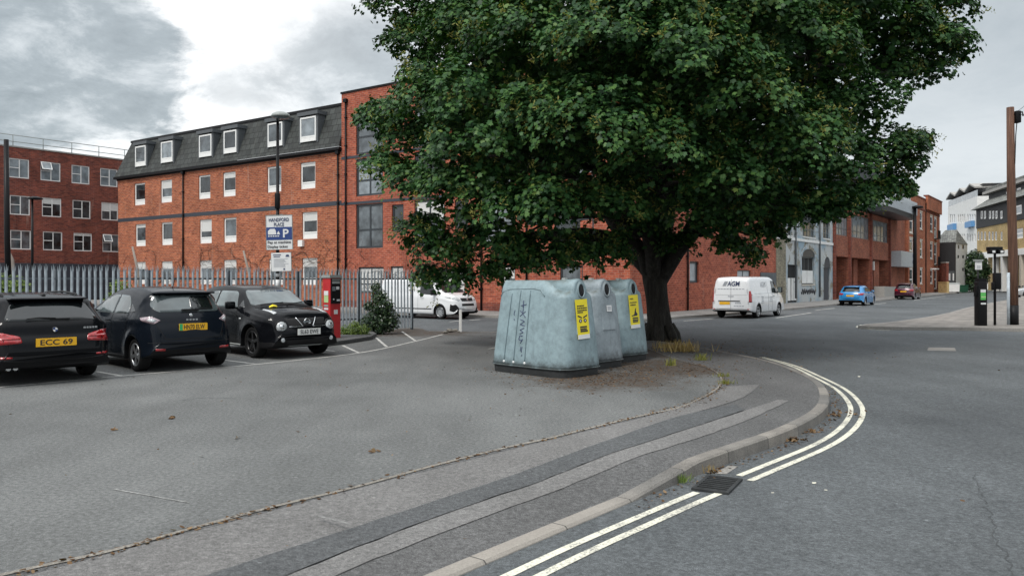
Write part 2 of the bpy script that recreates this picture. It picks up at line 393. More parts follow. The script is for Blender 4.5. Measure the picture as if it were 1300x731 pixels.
    def leafmat(name, stops, rough=.42, trans=.18, spec=.4):
        m, nt, b = new_mat(name)
        isl = N(nt, 'ShaderNodeNewGeometry').outputs['Random Per Island']
        big = noise(nt, pos(nt), .7, 3, .6)
        f = math_n(nt, 'ADD', math_n(nt, 'MULTIPLY', isl, .6), math_n(nt, 'MULTIPLY', big, .4))
        c = ramp(nt, f, stops); nt.links.new(c, b.inputs['Base Color']); b.inputs['Roughness'].default_value = rough
        b.inputs['Specular IOR Level'].default_value = spec
        tr = N(nt, 'ShaderNodeBsdfTranslucent'); nt.links.new(mixc(nt, 1, c, (1.3, 1.5, .5), 'MULTIPLY'), tr.inputs[0])
        mx = N(nt, 'ShaderNodeMixShader', inp={0: trans}); nt.links.new(b.outputs[0], mx.inputs[1]); nt.links.new(tr.outputs[0], mx.inputs[2])
        nt.links.new(mx.outputs[0], nt.nodes['Material Output'].inputs[0]); M[name] = m
    leafmat('leaf', [(.15, (.010, .034, .012)), (.48, (.030, .088, .025)), (.76, (.072, .150, .036)), (.95, (.19, .205, .035))], .5, .09, .22)
    leafmat('keys', [(.2, (.15, .17, .045)), (.8, (.30, .27, .08))], .6, .25, .2)
    leafmat('shrub_leaf', [(.2, (.016, .036, .018)), (.6, (.03, .062, .024)), (.9, (.07, .11, .03))], .4, .15)
    leafmat('bright_leaf', [(.2, (.08, .14, .025)), (.8, (.16, .22, .04))], .5, .25)
    leafmat('yellow_weed', [(.2, (.10, .13, .03)), (.8, (.28, .26, .06))], .6, .2, .2)
    leafmat('dry_grass', [(.2, (.30, .20, .085)), (.8, (.52, .40, .19))], .8, .2, .2)
    leafmat('dry_leaf', [(.2, (.05, .028, .015)), (.6, (.12, .066, .030)), (.9, (.28, .20, .12))], .8, .1, .2)
make_materials()
# ================================================================ GROUND
ROADZ = -.13
def spline(pts, n):
    P = np.array([[p[0], p[1]] for p in pts], float)
    d = np.r_[0, np.cumsum(np.linalg.norm(np.diff(P, axis=0), axis=1))]
    m = np.zeros_like(P)
    for i in range(len(P)):
        a, b = max(i - 1, 0), min(i + 1, len(P) - 1)
        m[i] = (P[b] - P[a]) / (d[b] - d[a])
    out = []
    for t in np.linspace(0, d[-1], n):
        i = min(max(np.searchsorted(d, t) - 1, 0), len(P) - 2); h = d[i + 1] - d[i]; u = (t - d[i]) / h
        out.append((2*u**3 - 3*u*u + 1) * P[i] + (u**3 - 2*u*u + u) * h * m[i] + (-2*u**3 + 3*u*u) * P[i+1] + (u**3 - u*u) * h * m[i+1])
    return np.array(out)
def offset(P, w):
    t = np.gradient(P, axis=0); t /= np.linalg.norm(t, axis=1)[:, None]
    return P + np.stack([-t[:, 1], t[:, 0]], 1) * w
def ribbon(name, A, B, za, zb, mat, parent=None, kind='structure', sub=1):
    mb = MB(); n = len(A); vs = []
    za = np.broadcast_to(za, n); zb = np.broadcast_to(zb, n)
    for i in range(n):
        for k in range(sub + 1):
            u = k / sub; p = A[i] * (1 - u) + B[i] * u; vs.append((p[0], p[1], za[i] * (1 - u) + zb[i] * u))
    s = sub + 1
    mb.add(vs, [(i * s + k, i * s + k + 1, (i + 1) * s + k + 1, (i + 1) * s + k) for i in range(n - 1) for k in range(sub)])
    o = mb.build(name, mat, parent)
    me = o.data
    if len(me.polygons) and me.polygons[0].normal.z < 0: me.flip_normals()
    if kind: tag(o, kind=kind)
    return o
def polysheet(name, pts, z, mat, kind='structure'):
    bm = bmesh.new(); vs = [bm.verts.new((p[0], p[1], z)) for p in pts]
    es = [bm.edges.new((vs[i], vs[(i + 1) % len(vs)])) for i in range(len(vs))]
    bmesh.ops.triangle_fill(bm, use_beauty=True, use_dissolve=False, edges=es)
    bmesh.ops.recalc_face_normals(bm, faces=bm.faces[:])
    for f in bm.faces:
        if f.normal.z < 0: f.normal_flip()
    mb = MB(); mb.bm(bm); o = mb.build(name, mat, recalc=False)
    if kind: tag(o, kind=kind)
    return o

# the road: one sheet to the horizon
mb = MB(); mb.quad((-900, -300, ROADZ), (900, -300, ROADZ), (900, 1500, ROADZ), (-900, 1500, ROADZ)); struct(mb.build('road', 'asphalt_road'))

kpx = [(590, 728, 1), (626, 712, 1), (734, 666, 1), (799.5, 638, 1), (856.6, 615, 1), (886.7, 602, 1), (944, 580.5, 1), (993, 562.7, 1), (1021, 549, 1), (1042, 536, 1), (1053, 521, 1),
       (1049.5, 491.6, 0), (1037, 480.6, 0), (1023.5, 473.8, 0), (999, 464, 0), (971.5, 456, 0), (933, 448.5, 0), (895, 441.5, 0), (850, 434.5, 0), (780, 427, 0), (680, 422.5, 0), (600, 420.5, 0), (545, 420, 0)]
# road-side foot of the kerb (flag 1: read at road level, 0: read at its top edge)
K = [gp(x, y, ROADZ if q else 0) for x, y, q in kpx]
d0 = (K[0] - K[2]).normalized()
pre = [K[0] + d0 * s for s in (9, 6, 3, 1.2)]
Kall = pre + K
NK = 300
Kout = spline(Kall, NK)
for _ in range(14): Kout[1:-1] = (Kout[:-2] + 2 * Kout[1:-1] + Kout[2:]) / 4
dk = np.r_[0, np.cumsum(np.linalg.norm(np.diff(Kout, axis=0), axis=1))]
def k_at(px, py, z): return float(dk[np.argmin(np.linalg.norm(Kout - np.array(gp(px, py, z)[:2]), axis=1))])
r0, r1 = k_at(800, 638, ROADZ), k_at(884, 603, ROADZ)
rise = np.clip((dk - r0) / (r1 - r0), 0, 1); kz = -.105 * (1 - rise)
side = 1.0
outer = Kout; inner = offset(Kout, .135)
FLUSH = r0
def kerb_mesh():
    mb = MB(); vs = []; n = NK
    for i in range(n):
        o, q = outer[i], inner[i]; t = (o - q) / np.linalg.norm(o - q); z = kz[i]
        o2 = o + t * .012
        vs += [(q[0], q[1], z - .1), (q[0], q[1], z), (o[0] - t[0] * .02, o[1] - t[1] * .02, z), (o[0], o[1], z - .018), (o2[0], o2[1], ROADZ - .05)]
    for i in range(n - 1):
        for k in range(4): mb.add([], []); mb.f.append([i * 5 + k, i * 5 + k + 1, i * 5 + k + 6, i * 5 + k + 5]); mb.m.append(0); mb.sm.append(False)
    mb.v = [Vector(v) for v in vs]
    return mb
m, nt, b = new_mat('kerb_stone'); p = pos(nt)
uvn = N(nt, 'ShaderNodeUVMap').outputs[0]; spx = N(nt, 'ShaderNodeSeparateXYZ'); nt.links.new(uvn, spx.inputs[0])
jo = math_n(nt, 'LESS_THAN', math_n(nt, 'FRACT', math_n(nt, 'MULTIPLY', spx.outputs[0], 1 / .92)), .014)
stone = math_n(nt, 'FLOOR', math_n(nt, 'MULTIPLY', spx.outputs[0], 1 / .92))
wn = N(nt, 'ShaderNodeTexWhiteNoise', noise_dimensions='1D'); nt.links.new(stone, wn.inputs['W'])
c = ramp(nt, noise(nt, p, 1.8, 6, .7), [(.3, (.125, .12, .113)), (.7, (.245, .235, .218))])
c = mixc(nt, 1, c, ramp(nt, wn.outputs[0], [(0, (.8, .8, .8)), (1, (1.25, 1.2, 1.14))]), 'MULTIPLY')
c = mixc(nt, 1, c, ramp(nt, noise(nt, p, 90, 3, .7), [(.35, (.6,) * 3), (.5, (1,) * 3), (.7, (1.35,) * 3)]), 'MULTIPLY')
pale = math_n(nt, 'MULTIPLY', smooth(nt, spx.outputs[0], FLUSH + .5, FLUSH - .4), .55)
c = mixc(nt, pale, c, mixc(nt, noise(nt, p, 60, 3, .7), (.20, .18, .155), (.46, .42, .37)))
c = mixc(nt, math_n(nt, 'MULTIPLY', jo, .8), c, (.03, .03, .028))
nt.links.new(c, b.inputs['Base Color']); b.inputs['Roughness'].default_value = .9; bump(nt, b, noise(nt, p, 70, 3), .5, .01); M['kerb_stone'] = m
ko = tag(kerb_mesh().build('kerb', 'kerb_stone'), kind='structure')
arc = np.r_[0, np.cumsum(np.linalg.norm(np.diff(Kout, axis=0), axis=1))]
uvl = ko.data.uv_layers[0]
for poly in ko.data.polygons:
    for li in poly.loop_indices:
        vi = ko.data.loops[li].vertex_index; uvl.data[li].uv = (arc[vi // 5], (vi % 5) * .1)

# edging between the car park and the footpath
epx = [(5, 731), (145, 700), (225, 677.5), (350, 644), (450, 620), (550, 592.5), (650, 567.5), (690, 559), (780, 536.7), (821, 527), (859, 519), (881, 510.7), (900.4, 501), (914, 491.6), (917.5, 482), (908.6, 471), (889.5, 464), (867.6, 458.7), (845, 451)]
E = [gp(x, y) for x, y in epx]
e0 = (E[0] - E[2]).normalized()
Eall = [E[0] + e0 * s for s in (9, 6, 3)] + E + [gp(815, 440), gp(780, 433), gp(700, 428)]
NE = 200
Ein = spline(Eall, NE)
ebreak = len(epx)
# footpath between edging and kerb
kidx = int(NK * 0.97)
eq = np.linspace(0, NE - 1, NE).astype(int)
def resample_to(P, n):
    a = np.r_[0, np.cumsum(np.linalg.norm(np.diff(P, axis=0), axis=1))]
    t = np.linspace(0, a[-1], n); return np.stack([np.interp(t, a, P[:, 0]), np.interp(t, a, P[:, 1])], 1), t, a
# match the two lines by nearest progress at a few anchor pairs
def arc_of(P, q):
    a = np.r_[0, np.cumsum(np.linalg.norm(np.diff(P, axis=0), axis=1))]
    return a[np.argmin(np.linalg.norm(P - np.array(q)[:2], axis=1))], a
anch = [((5, 731), (547, 731)), ((350, 644), (700, 668)), ((650, 567.5), (881, 583)), ((821, 527), (985, 550)), ((881, 510.7), (1045, 517.6)), ((914, 491.6), (1049.5, 491.6)), ((908.6, 471), (999, 464)), ((867.6, 458.7), (933, 448.5)), ((815, 440), (850, 434.5))]
ea, ka = [0], [0]
for (e, k) in anch:
    s, ae = arc_of(Ein, gp(*e)); ea.append(s); s, ak = arc_of(inner, gp(k[0], k[1], 0)); ka.append(s)
ea.append(ae[-1]); ka.append(float(np.interp(.965, np.linspace(0, 1, NK), ak)))
for i in range(1, len(ea)):
    ea[i] = max(ea[i], ea[i - 1] + .05); ka[i] = max(ka[i], ka[i - 1] + .05)
NP = 240
u = np.linspace(0, 1, NP) * (len(ea) - 1)
es_ = np.interp(u, range(len(ea)), ea); ks_ = np.interp(u, range(len(ka)), ka)
EP = np.stack([np.interp(es_, ae, Ein[:, 0]), np.interp(es_, ae, Ein[:, 1])], 1)
KP = np.stack([np.interp(ks_, ak, inner[:, 0]), np.interp(ks_, ak, inner[:, 1])], 1)
KZ = np.interp(ks_, ak, kz)
fp_ = ribbon('footpath', EP, KP, 0.0, KZ - .004, 'asphalt_path', sub=6)
pbvh = BVHTree.FromPolygons([v.co.copy() for v in fp_.data.vertices], [list(p.vertices) for p in fp_.data.polygons])
gridP = np.concatenate([EP[:, None] * (1 - t) + KP[:, None] * t for t in np.linspace(0, 1, 7)], 1).reshape(-1, 2)
gridZ = np.concatenate([(KZ[:, None] - .004) * t for t in np.linspace(0, 1, 7)], 1).reshape(-1)
gridP = (EP[:, None, :] * (1 - np.linspace(0, 1, 7))[None, :, None] + KP[:, None, :] * np.linspace(0, 1, 7)[None, :, None]).reshape(-1, 2)
def path_z(x, y):
    d = np.linalg.norm(gridP - np.array([x, y]), axis=1); k = np.argsort(d)[:4]; w = 1 / (d[k] + .03)
    return float((gridZ[k] * w).sum() / w.sum())
def gpath(px, py):
    z = 0
    for _ in range(4):
        p = gp(px, py, z); z = path_z(p.x, p.y)
    return p
sa = [(270, 730), (400, 690), (550, 636), (640, 608), (734, 576), (780, 557), (870, 524), (933, 514), (958, 501), (963, 490)]
sb = [(365, 731), (500, 674.7), (650, 624), (734, 591.6), (799.5, 570.5), (845.7, 553), (917, 531), (960, 517), (988, 507.4)]
sc_ = [(425, 731), (500, 699), (628.7, 650), (734, 609), (799.5, 584.6), (848, 568), (917, 547.7), (965, 527), (1001.6, 508.8)]
def strip(name, A, B, mat, n=90, lift=.006):
    A = [gpath(*p) for p in A]; B = [gpath(*p) for p in B]
    ext = lambda P: [P[0] + (P[0] - P[1]).normalized() * s for s in (7, 3)] + P
    a, bq = spline(ext(A), n), spline(ext(B), n)
    for _ in range(60): a[1:-1] = (a[:-2] + 2 * a[1:-1] + a[2:]) / 4; bq[1:-1] = (bq[:-2] + 2 * bq[1:-1] + bq[2:]) / 4
    jit = rng.normal(0, .004, a.shape); a = a + jit; bq = bq + rng.normal(0, .004, bq.shape)
    mb = MB(); sub_ = 5
    for i in range(n):
        for k in range(sub_ + 1):
            u_ = k / sub_; p = a[i] * (1 - u_) + bq[i] * u_; h = pbvh.ray_cast(Vector((p[0], p[1], 2)), Vector((0, 0, -1)))
            mb.v.append(Vector((p[0], p[1], (h[0].z if h[0] else path_z(*p)) + lift)))
    w_ = sub_ + 1
    for i in range(n - 1):
        for k in range(sub_): mb.f.append([i * w_ + k, i * w_ + k + 1, (i + 1) * w_ + k + 1, (i + 1) * w_ + k]); mb.m.append(0); mb.sm.append(False)
    o = mb.build(name, mat)
    if o.data.polygons[0].normal.z < 0: o.data.flip_normals()
    return tag(o, kind='structure')
strip('tarmac_strip_pale', sb, sc_, 'tar_light')
pale0 = [(145, 701), (225, 679.5), (350, 646.5), (450, 622.5), (550, 595), (650, 570), (690, 561.5), (780, 539), (821, 529.5), (859, 521.5), (884, 512.5), (905, 503), (921, 491)]
strip('tarmac_strip_worn', pale0, sa[:9] + [(964, 488)], 'tar_mid')
strip('tarmac_strip_dark', sa[:8], sb[:7] + [(945, 521)], 'tar_dark', lift=.011)
# edging stones line
ribbon('edging', EP[:int(NP * .9)] , offset(EP, .036)[:int(NP * .9)], .006, .010, 'edging', kind='structure')
# car park sheet
far = [tuple(p) for p in inner[int(NK * .965):]]
fenceL, fenceR = Vector((-11.96, 18.4, 0)), Vector((-3.4, 27.3, 0))
fdir = (fenceR - fenceL).normalized(); fn = Vector((-fdir.y, fdir.x, 0))  # away
pts = [tuple(p) for p in EP] + far + [(fenceR + fn * .9 + fdir * .9)[:2], (fenceR + fn * .9 - fdir * 40)[:2], (-45, -12)]
polysheet('car_park', pts, 0.0, 'asphalt_park')
# plinth face of the car park behind the fence is hidden; yellow lines on the road
inl = [(644, 731), (734, 688), (799.5, 661.5), (878, 627), (941, 603.5), (971.5, 590), (1021, 571), (1053.6, 554.5), (1074, 536.5), (1081.5, 520.5), (1076, 508.5), (1065, 496.5), (1050, 487), (1031, 477.5), (1014.5, 469), (999, 462.6), (965, 453.4)]
oul = [(673.5, 731), (746, 700), (799.5, 673.5), (901, 631), (948, 610), (999, 582.5), (1053.6, 559), (1081, 544), (1093, 526.5), (1091.5, 512.5), (1082.5, 500.5), (1064, 487), (1042.5, 477.3), (1021, 468.7), (999, 460.6), (965, 452.2)]
Pm = [gp(x, y, ROADZ) for x, y in inl]; Pm = [Pm[0] + (Pm[0] - Pm[1]).normalized() * q for q in (6, 3)] + Pm
Sm = spline(Pm, 220)
for _ in range(40): Sm[1:-1] = (Sm[:-2] + 2 * Sm[1:-1] + Sm[2:]) / 4
gap = np.interp(np.linspace(0, 1, 220), [0, .75, .93, 1], [.165, .155, .10, .075])[:, None]
tS = np.gradient(Sm, axis=0); tS /= np.linalg.norm(tS, axis=1)[:, None]
for S in (Sm, Sm - np.stack([-tS[:, 1], tS[:, 0]], 1) * gap):
    # painted line is broken by the gully grating
    g0 = np.array(gp(873, 622, ROADZ)[:2]); g1 = np.array(gp(950, 606, ROADZ)[:2])
    gc = np.array(gp(911, 614, ROADZ)[:2])
    keep = np.linalg.norm(S - gc, axis=1) > .33
    runs = np.split(np.arange(len(S)), np.where(np.diff(keep.astype(int)) != 0)[0] + 1)
    for r_ in runs:
        if keep[r_[0]] and len(r_) > 1:
            ribbon('road_line', offset(S, .034)[r_], offset(S, -.034)[r_], ROADZ + .005, ROADZ + .005, 'paint_line')
def stroke(a, b, w=.07, z=.005, mat='paint_white', base=0.0, name='parking_line'):
    A, B = gp(*a, base), gp(*b, base); P = np.array([A[:2], (A + B)[:2], B[:2]]); P[1] /= 2
    return ribbon(name, offset(P, w / 2), offset(P, -w / 2), base + z, base + z, mat)
def polystroke(pp, w=.07, z=.005, base=0.0, mat='paint_white', name='parking_line'):
    P = spline([gp(*p, base) for p in pp], 40)
    return ribbon(name, offset(P, w / 2), offset(P, -w / 2), base + z, base + z, mat)
polystroke([(-60, 497), (0, 491.5), (152, 477.5), (325, 462.5), (455.6, 448), (530, 432.5), (562, 424.5)], .08)
for a, b in (((122, 471.5), (154, 477)), ((270, 455), (324, 462)), ((400, 442.5), (425, 446)), ((435, 438.5), (455, 447.6)), ((472, 424), (491, 440.3)), ((510.6, 421), (527, 432.4))): stroke(a, b, .075, .0045)
stroke((145, 621), (240, 638), .022, .004, 'paint_faint'); stroke((404, 657), (444, 667), .02, .016, 'paint_faint')
stroke((620, 443), (650, 437), .06)
# patch beside the gully, far road markings
polysheet('road_patch', [gp(906, 601, ROADZ)[:2], gp(925, 591, ROADZ)[:2], gp(937, 592, ROADZ)[:2], gp(922, 602, ROADZ)[:2]], ROADZ + .004, 'kerb')
polysheet('road_iron_cover', [gp(1177, 444.8, ROADZ)[:2], gp(1179, 441, ROADZ)[:2], gp(1212, 441.5, ROADZ)[:2], gp(1214, 445.6, ROADZ)[:2]], ROADZ + .004, 'kerb')
for x, y, w, h in ((1033, 613, 7, 2.2), (1048, 622, 5, 1.6), (981, 625.5, 4, 1.2), (1091, 478, 4, 1)):
    polysheet('road_paint_spot', [gp(x + w * .75 * math.cos(t) * rnd.uniform(.4, 1), y + h * .75 * math.sin(t) * rnd.uniform(.4, 1), ROADZ)[:2] for t in np.linspace(0, 5.6, 9)], ROADZ + .004, 'paint_line')
def crack(pts, base, w=.016):
    P = spline([gp(*p, base) for p in pts], 60); P = P + rng.normal(0, .018, P.shape)
    ribbon('tarmac_crack', offset(P, w / 2), offset(P, -w / 2), base + .0045, base + .0045, 'roof_felt_dark')
M['roof_felt_dark'] = simple('bitumen', (.045, .047, .048), .8)
crack([(1235, 600), (1252, 640), (1268, 690), (1292, 745)], ROADZ, .005)
crack([(230, 508), (260, 505), (300, 506)], 0, .008); crack([(700, 598), (760, 607), (815, 596)], ROADZ, .001)

# ---- building lines
def dA(px): return 44.5 * 1400 / (px + 800)          # facade line of the two brick blocks
dC = dA(800)
def dR(px): return dC * 600 / (1400 - px)            # the street on the right
def dF(px): return 67 * 1380 / (1400 - px)
# far pavement along both facades, with kerb
kl = [at(-300, 71, 0), at(150, 55.5, 0), at(600, 38.9, 0), at(760, 35.2, 0), at(815, 34.6, 0), at(862, 37.2, 0), at(960, 43.5, 0), at(1060, 56, 0), at(1220, 109, 0), at(1262, 150, 0)]
KF = spline(kl, 120)
back = [at(1250, 150, 0), at(1180, dR(1180), 0), at(1000, dR(1000), 0), at(800, dC, 0), at(600, dA(600), 0), at(150, dA(150), 0), at(-300, 90, 0)]
kin = offset(KF, .13)
sgn = 1 if (Vector((*kin[60], 0)) - at(800, dC)).length < (Vector((*KF[60], 0)) - at(800, dC)).length else -1
kin = offset(KF, .13 * sgn)
polysheet('far_pavement', [tuple(p) for p in kin] + [tuple((b + Vector((0, 1.5, 0)))[:2]) for b in back], -.015, 'concrete_pave')
mb = MB(); n = len(KF)
for i in range(n): mb.v += [Vector((*KF[i], ROADZ - .02)), Vector((*KF[i], -.012)), Vector((*kin[i], -.012))]
for i in range(n - 1):
    for k in range(2): mb.f.append([i * 3 + k, i * 3 + k + 1, i * 3 + k + 4, i * 3 + k + 3]); mb.m.append(0); mb.sm.append(False)
struct(mb.build('far_kerb', 'kerb'))
for a, b in (((571, 408.5), (588, 406.8)), ((596, 406.5), (610, 405.6)), ((985, 403.5), (1030, 397)), ((1035, 394), (1060, 391)), ((1088, 389), (1125, 384.5)), ((868, 407.5), (905, 404.6)), ((1160, 381), (1200, 376))):
    stroke(a, b, .12, .005, 'paint_white', ROADZ, 'road_line')
# pavement island on the right with pavers
ip = [(1089, 413.3), (1094, 411.5), (1130, 408.6), (1190, 399.9), (1232, 389.5), (1293, 378), (1330, 373), (1600, 374), (1700, 400), (1500, 421), (1300, 416.8), (1200, 415.2), (1120, 414.6), (1097, 414.4)]
IP = [gp(x, y, -.01) for x, y in ip]
S = spline(IP + IP[:1], 140)[:-1]
ctr = np.mean(S, axis=0); kk = offset(np.r_[S, S[:1]], .14)[:-1]
if np.linalg.norm(kk[40] - ctr) > np.linalg.norm(S[40] - ctr): kk = offset(np.r_[S, S[:1]], -.14)[:-1]
polysheet('pavement', [tuple(p) for p in kk], -.012, 'pavers')
mb = MB(); n = len(S)
for i in range(n): mb.v += [Vector((*S[i], ROADZ - .02)), Vector((*S[i], -.01)), Vector((*kk[i], -.01))]
for i in range(n):
    j = (i + 1) % n
    for k in range(2): mb.f.append([i * 3 + k, i * 3 + k + 1, j * 3 + k + 1, j * 3 + k]); mb.m.append(0); mb.sm.append(False)
struct(mb.build('pavement_kerb', 'kerb'))
polystroke([(1130, 419.5), (1108, 418.4), (1092, 416.2), (1088, 414.8), (1094, 412.2)], .09, .005, ROADZ, 'paint_line', 'road_line')
# raised strip by the fence
rs = [gp(405, 441), gp(440, 436.5), gp(471, 431.5), gp(478, 427.5), gp(470, 423), gp(405, 428)]
rs = [(p.x, p.y) for p in rs]
mb = MB(); mb.prism([(x, y, 0) for x, y in rs], (0, 0, .11), 0); o = mb.build('raised_pavement', 'asphalt_path', bevel=.015); struct(o)

# ================================================================ BUILDINGS
class Fac:
    """One facade plane: x along it (left to right as seen from the street), y into the building, z up."""
    def __init__(s, root, pl, dl, pr, dr, zb=-.02):
        s.A, s.B = at(pl, dl), at(pr, dr); s.root = root
        v = s.B - s.A; s.W = v.length; x = v.normalized(); y = Vector((-x.y, x.x, 0))
        s.Mw = Matrix((x, y, Vector((0, 0, 1)))).transposed().to_4x4(); s.Mw.translation = s.A
        s.Ml = Matrix.Translation(-Vector(root.location)) @ s.Mw
        s.zb = zb; s.holes = []
    def loc(s, px, py):
        d = Vector(((px - 650) / F, 1, (HZ - py) / F)); n = s.Mw.col[1].to_3d(); o = Vector((0, 0, CAMZ))
        t = (s.A - o).dot(n) / d.dot(n); q = s.Mw.inverted() @ (o + d * t); return q.x, q.z
    def rect(s, x0, x1, y0, y1):
        xm = (x0 + x1) / 2; ym = (y0 + y1) / 2
        return s.loc(x0, ym)[0], s.loc(x1, ym)[0], s.loc(xm, y1)[1], s.loc(xm, y0)[1]
    def build(s, mb, name, mat, parent=None, bevel=0):
        return mb.build(name, mat, parent or s.root, s.Ml, bevel)
    def window(s, r, fm='upvc', pm='pane', bars=((), ()), fw=.07, sill=None, inset=.08, name='window', panel=0, blind=0, y=0, hole=True, heads=None, open_=None):
        a, b, z0, z1 = r
        if hole: s.holes.append(r)
        y0 = y + (inset if hole else -.05); mb = MB(); y1 = y0 + .07
        mb.box(a, a + fw, y0, y1, z0, z1); mb.box(b - fw, b, y0, y1, z0, z1)
        mb.box(a + fw, b - fw, y0, y1, z0, z0 + fw); mb.box(a + fw, b - fw, y0, y1, z1 - fw, z1)
        for u in bars[0]: x = a + (b - a) * u; mb.box(x - fw * .45, x + fw * .45, y0 + .004, y1 - .004, z0 + fw, z1 - fw)
        for bz in bars[1]:
            u, xa, xb = bz if isinstance(bz, tuple) else (bz, 0, 1)
            z = z0 + (z1 - z0) * u; mb.box(a + (b - a) * xa + fw * .5, a + (b - a) * xb - fw * .5, y0 + .007, y1 - .007, z - fw * .4, z + fw * .4)
        if panel: mb.box(a + fw, b - fw, y0 + .012, y1 - .01, z0 + fw, z0 + (z1 - z0) * panel)
        w = s.build(mb, name, fm)
        mb = MB(); mb.box(a + fw * .5, b - fw * .5, y0 + .035, y0 + .05, z0 + fw * .5, z1 - fw * .5); s.build(mb, 'pane', pm, w)
        if blind:
            mb = MB(); mb.box(a + fw, b - fw, y0 + .026, y0 + .033, z1 - fw - (z1 - z0 - 2 * fw) * blind, z1 - fw); s.build(mb, 'blind', 'blind', w)
        if open_:   # top-hung light standing ajar
            xa, xb, ua, ub = open_; X0 = a + (b - a) * xa; X1 = a + (b - a) * xb; Z0 = z0 + (z1 - z0) * ua; Z1 = z0 + (z1 - z0) * ub
            Mh = Matrix.Translation((0, y0, Z1)) @ Matrix.Rotation(R(-28), 4, 'X'); h = Z1 - Z0
            mb = MB()
            for q in ((X0, X0 + .06, -h, 0), (X1 - .06, X1, -h, 0), (X0 + .06, X1 - .06, -h, -h + .06), (X0 + .06, X1 - .06, -.06, 0)): mb.box(q[0], q[1], -.05, -.005, q[2], q[3], 0, Mh)
            mb.box(X0 + .05, X1 - .05, -.03, -.02, -h + .05, -.05, 1, Mh); s.build(mb, 'sash', [fm, pm], w)
        if sill:
            mb = MB(); mb.box(a - .06, b + .06, y - .05, y0, z0 - .09, z0 - .002); s.build(mb, 'sill', sill, w)
        if heads:
            mb = MB(); mb.box(a - .05, b + .05, y - .012, y0 - .003, z1 + .002, z1 + .16); s.build(mb, 'lintel', heads, w)
        return w
    def wall(s, H, D, mat, name='wall', y=0, z0=None, x0=0, x1=None, roof='roof_felt', rev=.16, parapet=True):
        z0 = s.zb if z0 is None else z0; x1 = s.W if x1 is None else x1
        hs = [(max(a, x0), min(b, x1), max(c, z0), min(d, H)) for a, b, c, d in s.holes if b > x0 and a < x1 and d > z0 and c < H]
        xs = sorted({round(v, 4) for h in hs for v in h[:2]} | {round(x0, 4), round(x1, 4)}); zs = sorted({round(v, 4) for h in hs for v in h[2:]} | {round(z0, 4), round(H, 4)})
        mb = MB()
        for i in range(len(xs) - 1):
            for j in range(len(zs) - 1):
                cx, cz = (xs[i] + xs[i + 1]) / 2, (zs[j] + zs[j + 1]) / 2
                if any(a < cx < b and c < cz < d for a, b, c, d in hs): continue
                mb.quad((xs[i], y, zs[j]), (xs[i + 1], y, zs[j]), (xs[i + 1], y, zs[j + 1]), (xs[i], y, zs[j + 1]))
        for a, b, c, d in hs:
            Y = y + rev
            mb.quad((a, y, c), (a, Y, c), (a, Y, d), (a, y, d)); mb.quad((b, Y, c), (b, y, c), (b, y, d), (b, Y, d))
            mb.quad((a, y, d), (a, Y, d), (b, Y, d), (b, y, d)); mb.quad((a, Y, c), (a, y, c), (b, y, c), (b, Y, c))
            mb.quad((a, Y + .02, c), (b, Y + .02, c), (b, Y + .02, d), (a, Y + .02, d), 1)
        mb.quad((x0, D, z0), (x0, y, z0), (x0, y, H), (x0, D, H)); mb.quad((x1, y, z0), (x1, D, z0), (x1, D, H), (x1, y, H)); mb.quad((x1, D, z0), (x0, D, z0), (x0, D, H), (x1, D, H))
        mb.quad((x0, y, H), (x1, y, H), (x1, D, H), (x0, D, H), 2)
        return mb.build(name, [mat, 'dark_void', roof], s.root, s.Ml, recalc=False)
    def trim(s, name, x0, x1, y0, y1, z0, z1, mat, parent=None):
        mb = MB(); mb.box(x0, x1, y0, y1, z0, z1); return s.build(mb, name, mat, parent)
    def pipe(s, px, z0, z1, mat='black_paint', r=.055):
        x = s.loc(px, 300)[0]; mb = MB(); mb.tube([(x, -.09, z0), (x, -.09, z1)], r, 8)
        mb.box(x - .14, x + .14, -.2, -.01, z1, z1 + .22)
        for z in np.arange(z0 + 1.2, z1, 1.8): mb.box(x - .08, x + .08, -.15, -.003, z, z + .06)
        return s.build(mb, 'downpipe', mat)
def crop(x0, y0, s): return lambda a, b, c, d: (x0 + a / s, x0 + b / s, y0 + c / s, y0 + d / s)

# ---- A: orange brick block with the mansard roof
rA = thing('brick_building', 'long orange brick block under a dark slate mansard roof with white dormers', 'building', at(433, dA(433), -.02))
fa = Fac(rA, 150, dA(150), 433.4, dA(433.4)); c = crop(140, 100, 2.8125)
eave = fa.loc(433, 186.6)[1]; topz = eave + 2.95
up = [(86, 124, 374, 451), (180, 220, 361, 442), (315, 357, 344, 430), (402, 447, 333, 420), (560, 610, 313, 404), (679, 732, 297, 392)]
lo = [(90, 126, 520, 600), (183, 222, 513, 597), (319, 362, 502, 586), (405, 450, 496, 583), (566, 616, 484, 576), (685, 739, 475, 568)]
zs_u = [fa.rect(*c(*w)) for w in up]; zs_l = [fa.rect(*c(*w)) for w in lo]
zu0, zu1 = np.mean([w[2] for w in zs_u]), np.mean([w[3] for w in zs_u]); zl0, zl1 = np.mean([w[2] for w in zs_l]), np.mean([w[3] for w in zs_l])
pm = ['pane', 'pane_mid', 'pane']
for i, (w, l) in enumerate(zip(zs_u, zs_l)):
    fa.window((w[0], w[1], zu0, zu1), bars=((), (.24,)), fw=.12, panel=.2, pm=pm[i % 3], blind=[0, .35, 0, .2, 0, .1][i])
    fa.window((l[0], l[1], zl0, zl1), bars=((), (.24,)), fw=.12, panel=.2, pm=pm[(i + 1) % 3], blind=[.1, 0, .5, 0, 0, .3][i])
    fa.window((l[0], l[1], zl0 - 3.05, zl1 - 3.05), bars=((), (.24,)), fw=.12, panel=.2, pm='pane_mid', blind=.3)
fa.wall(eave - .05, 12, 'brick_orange')
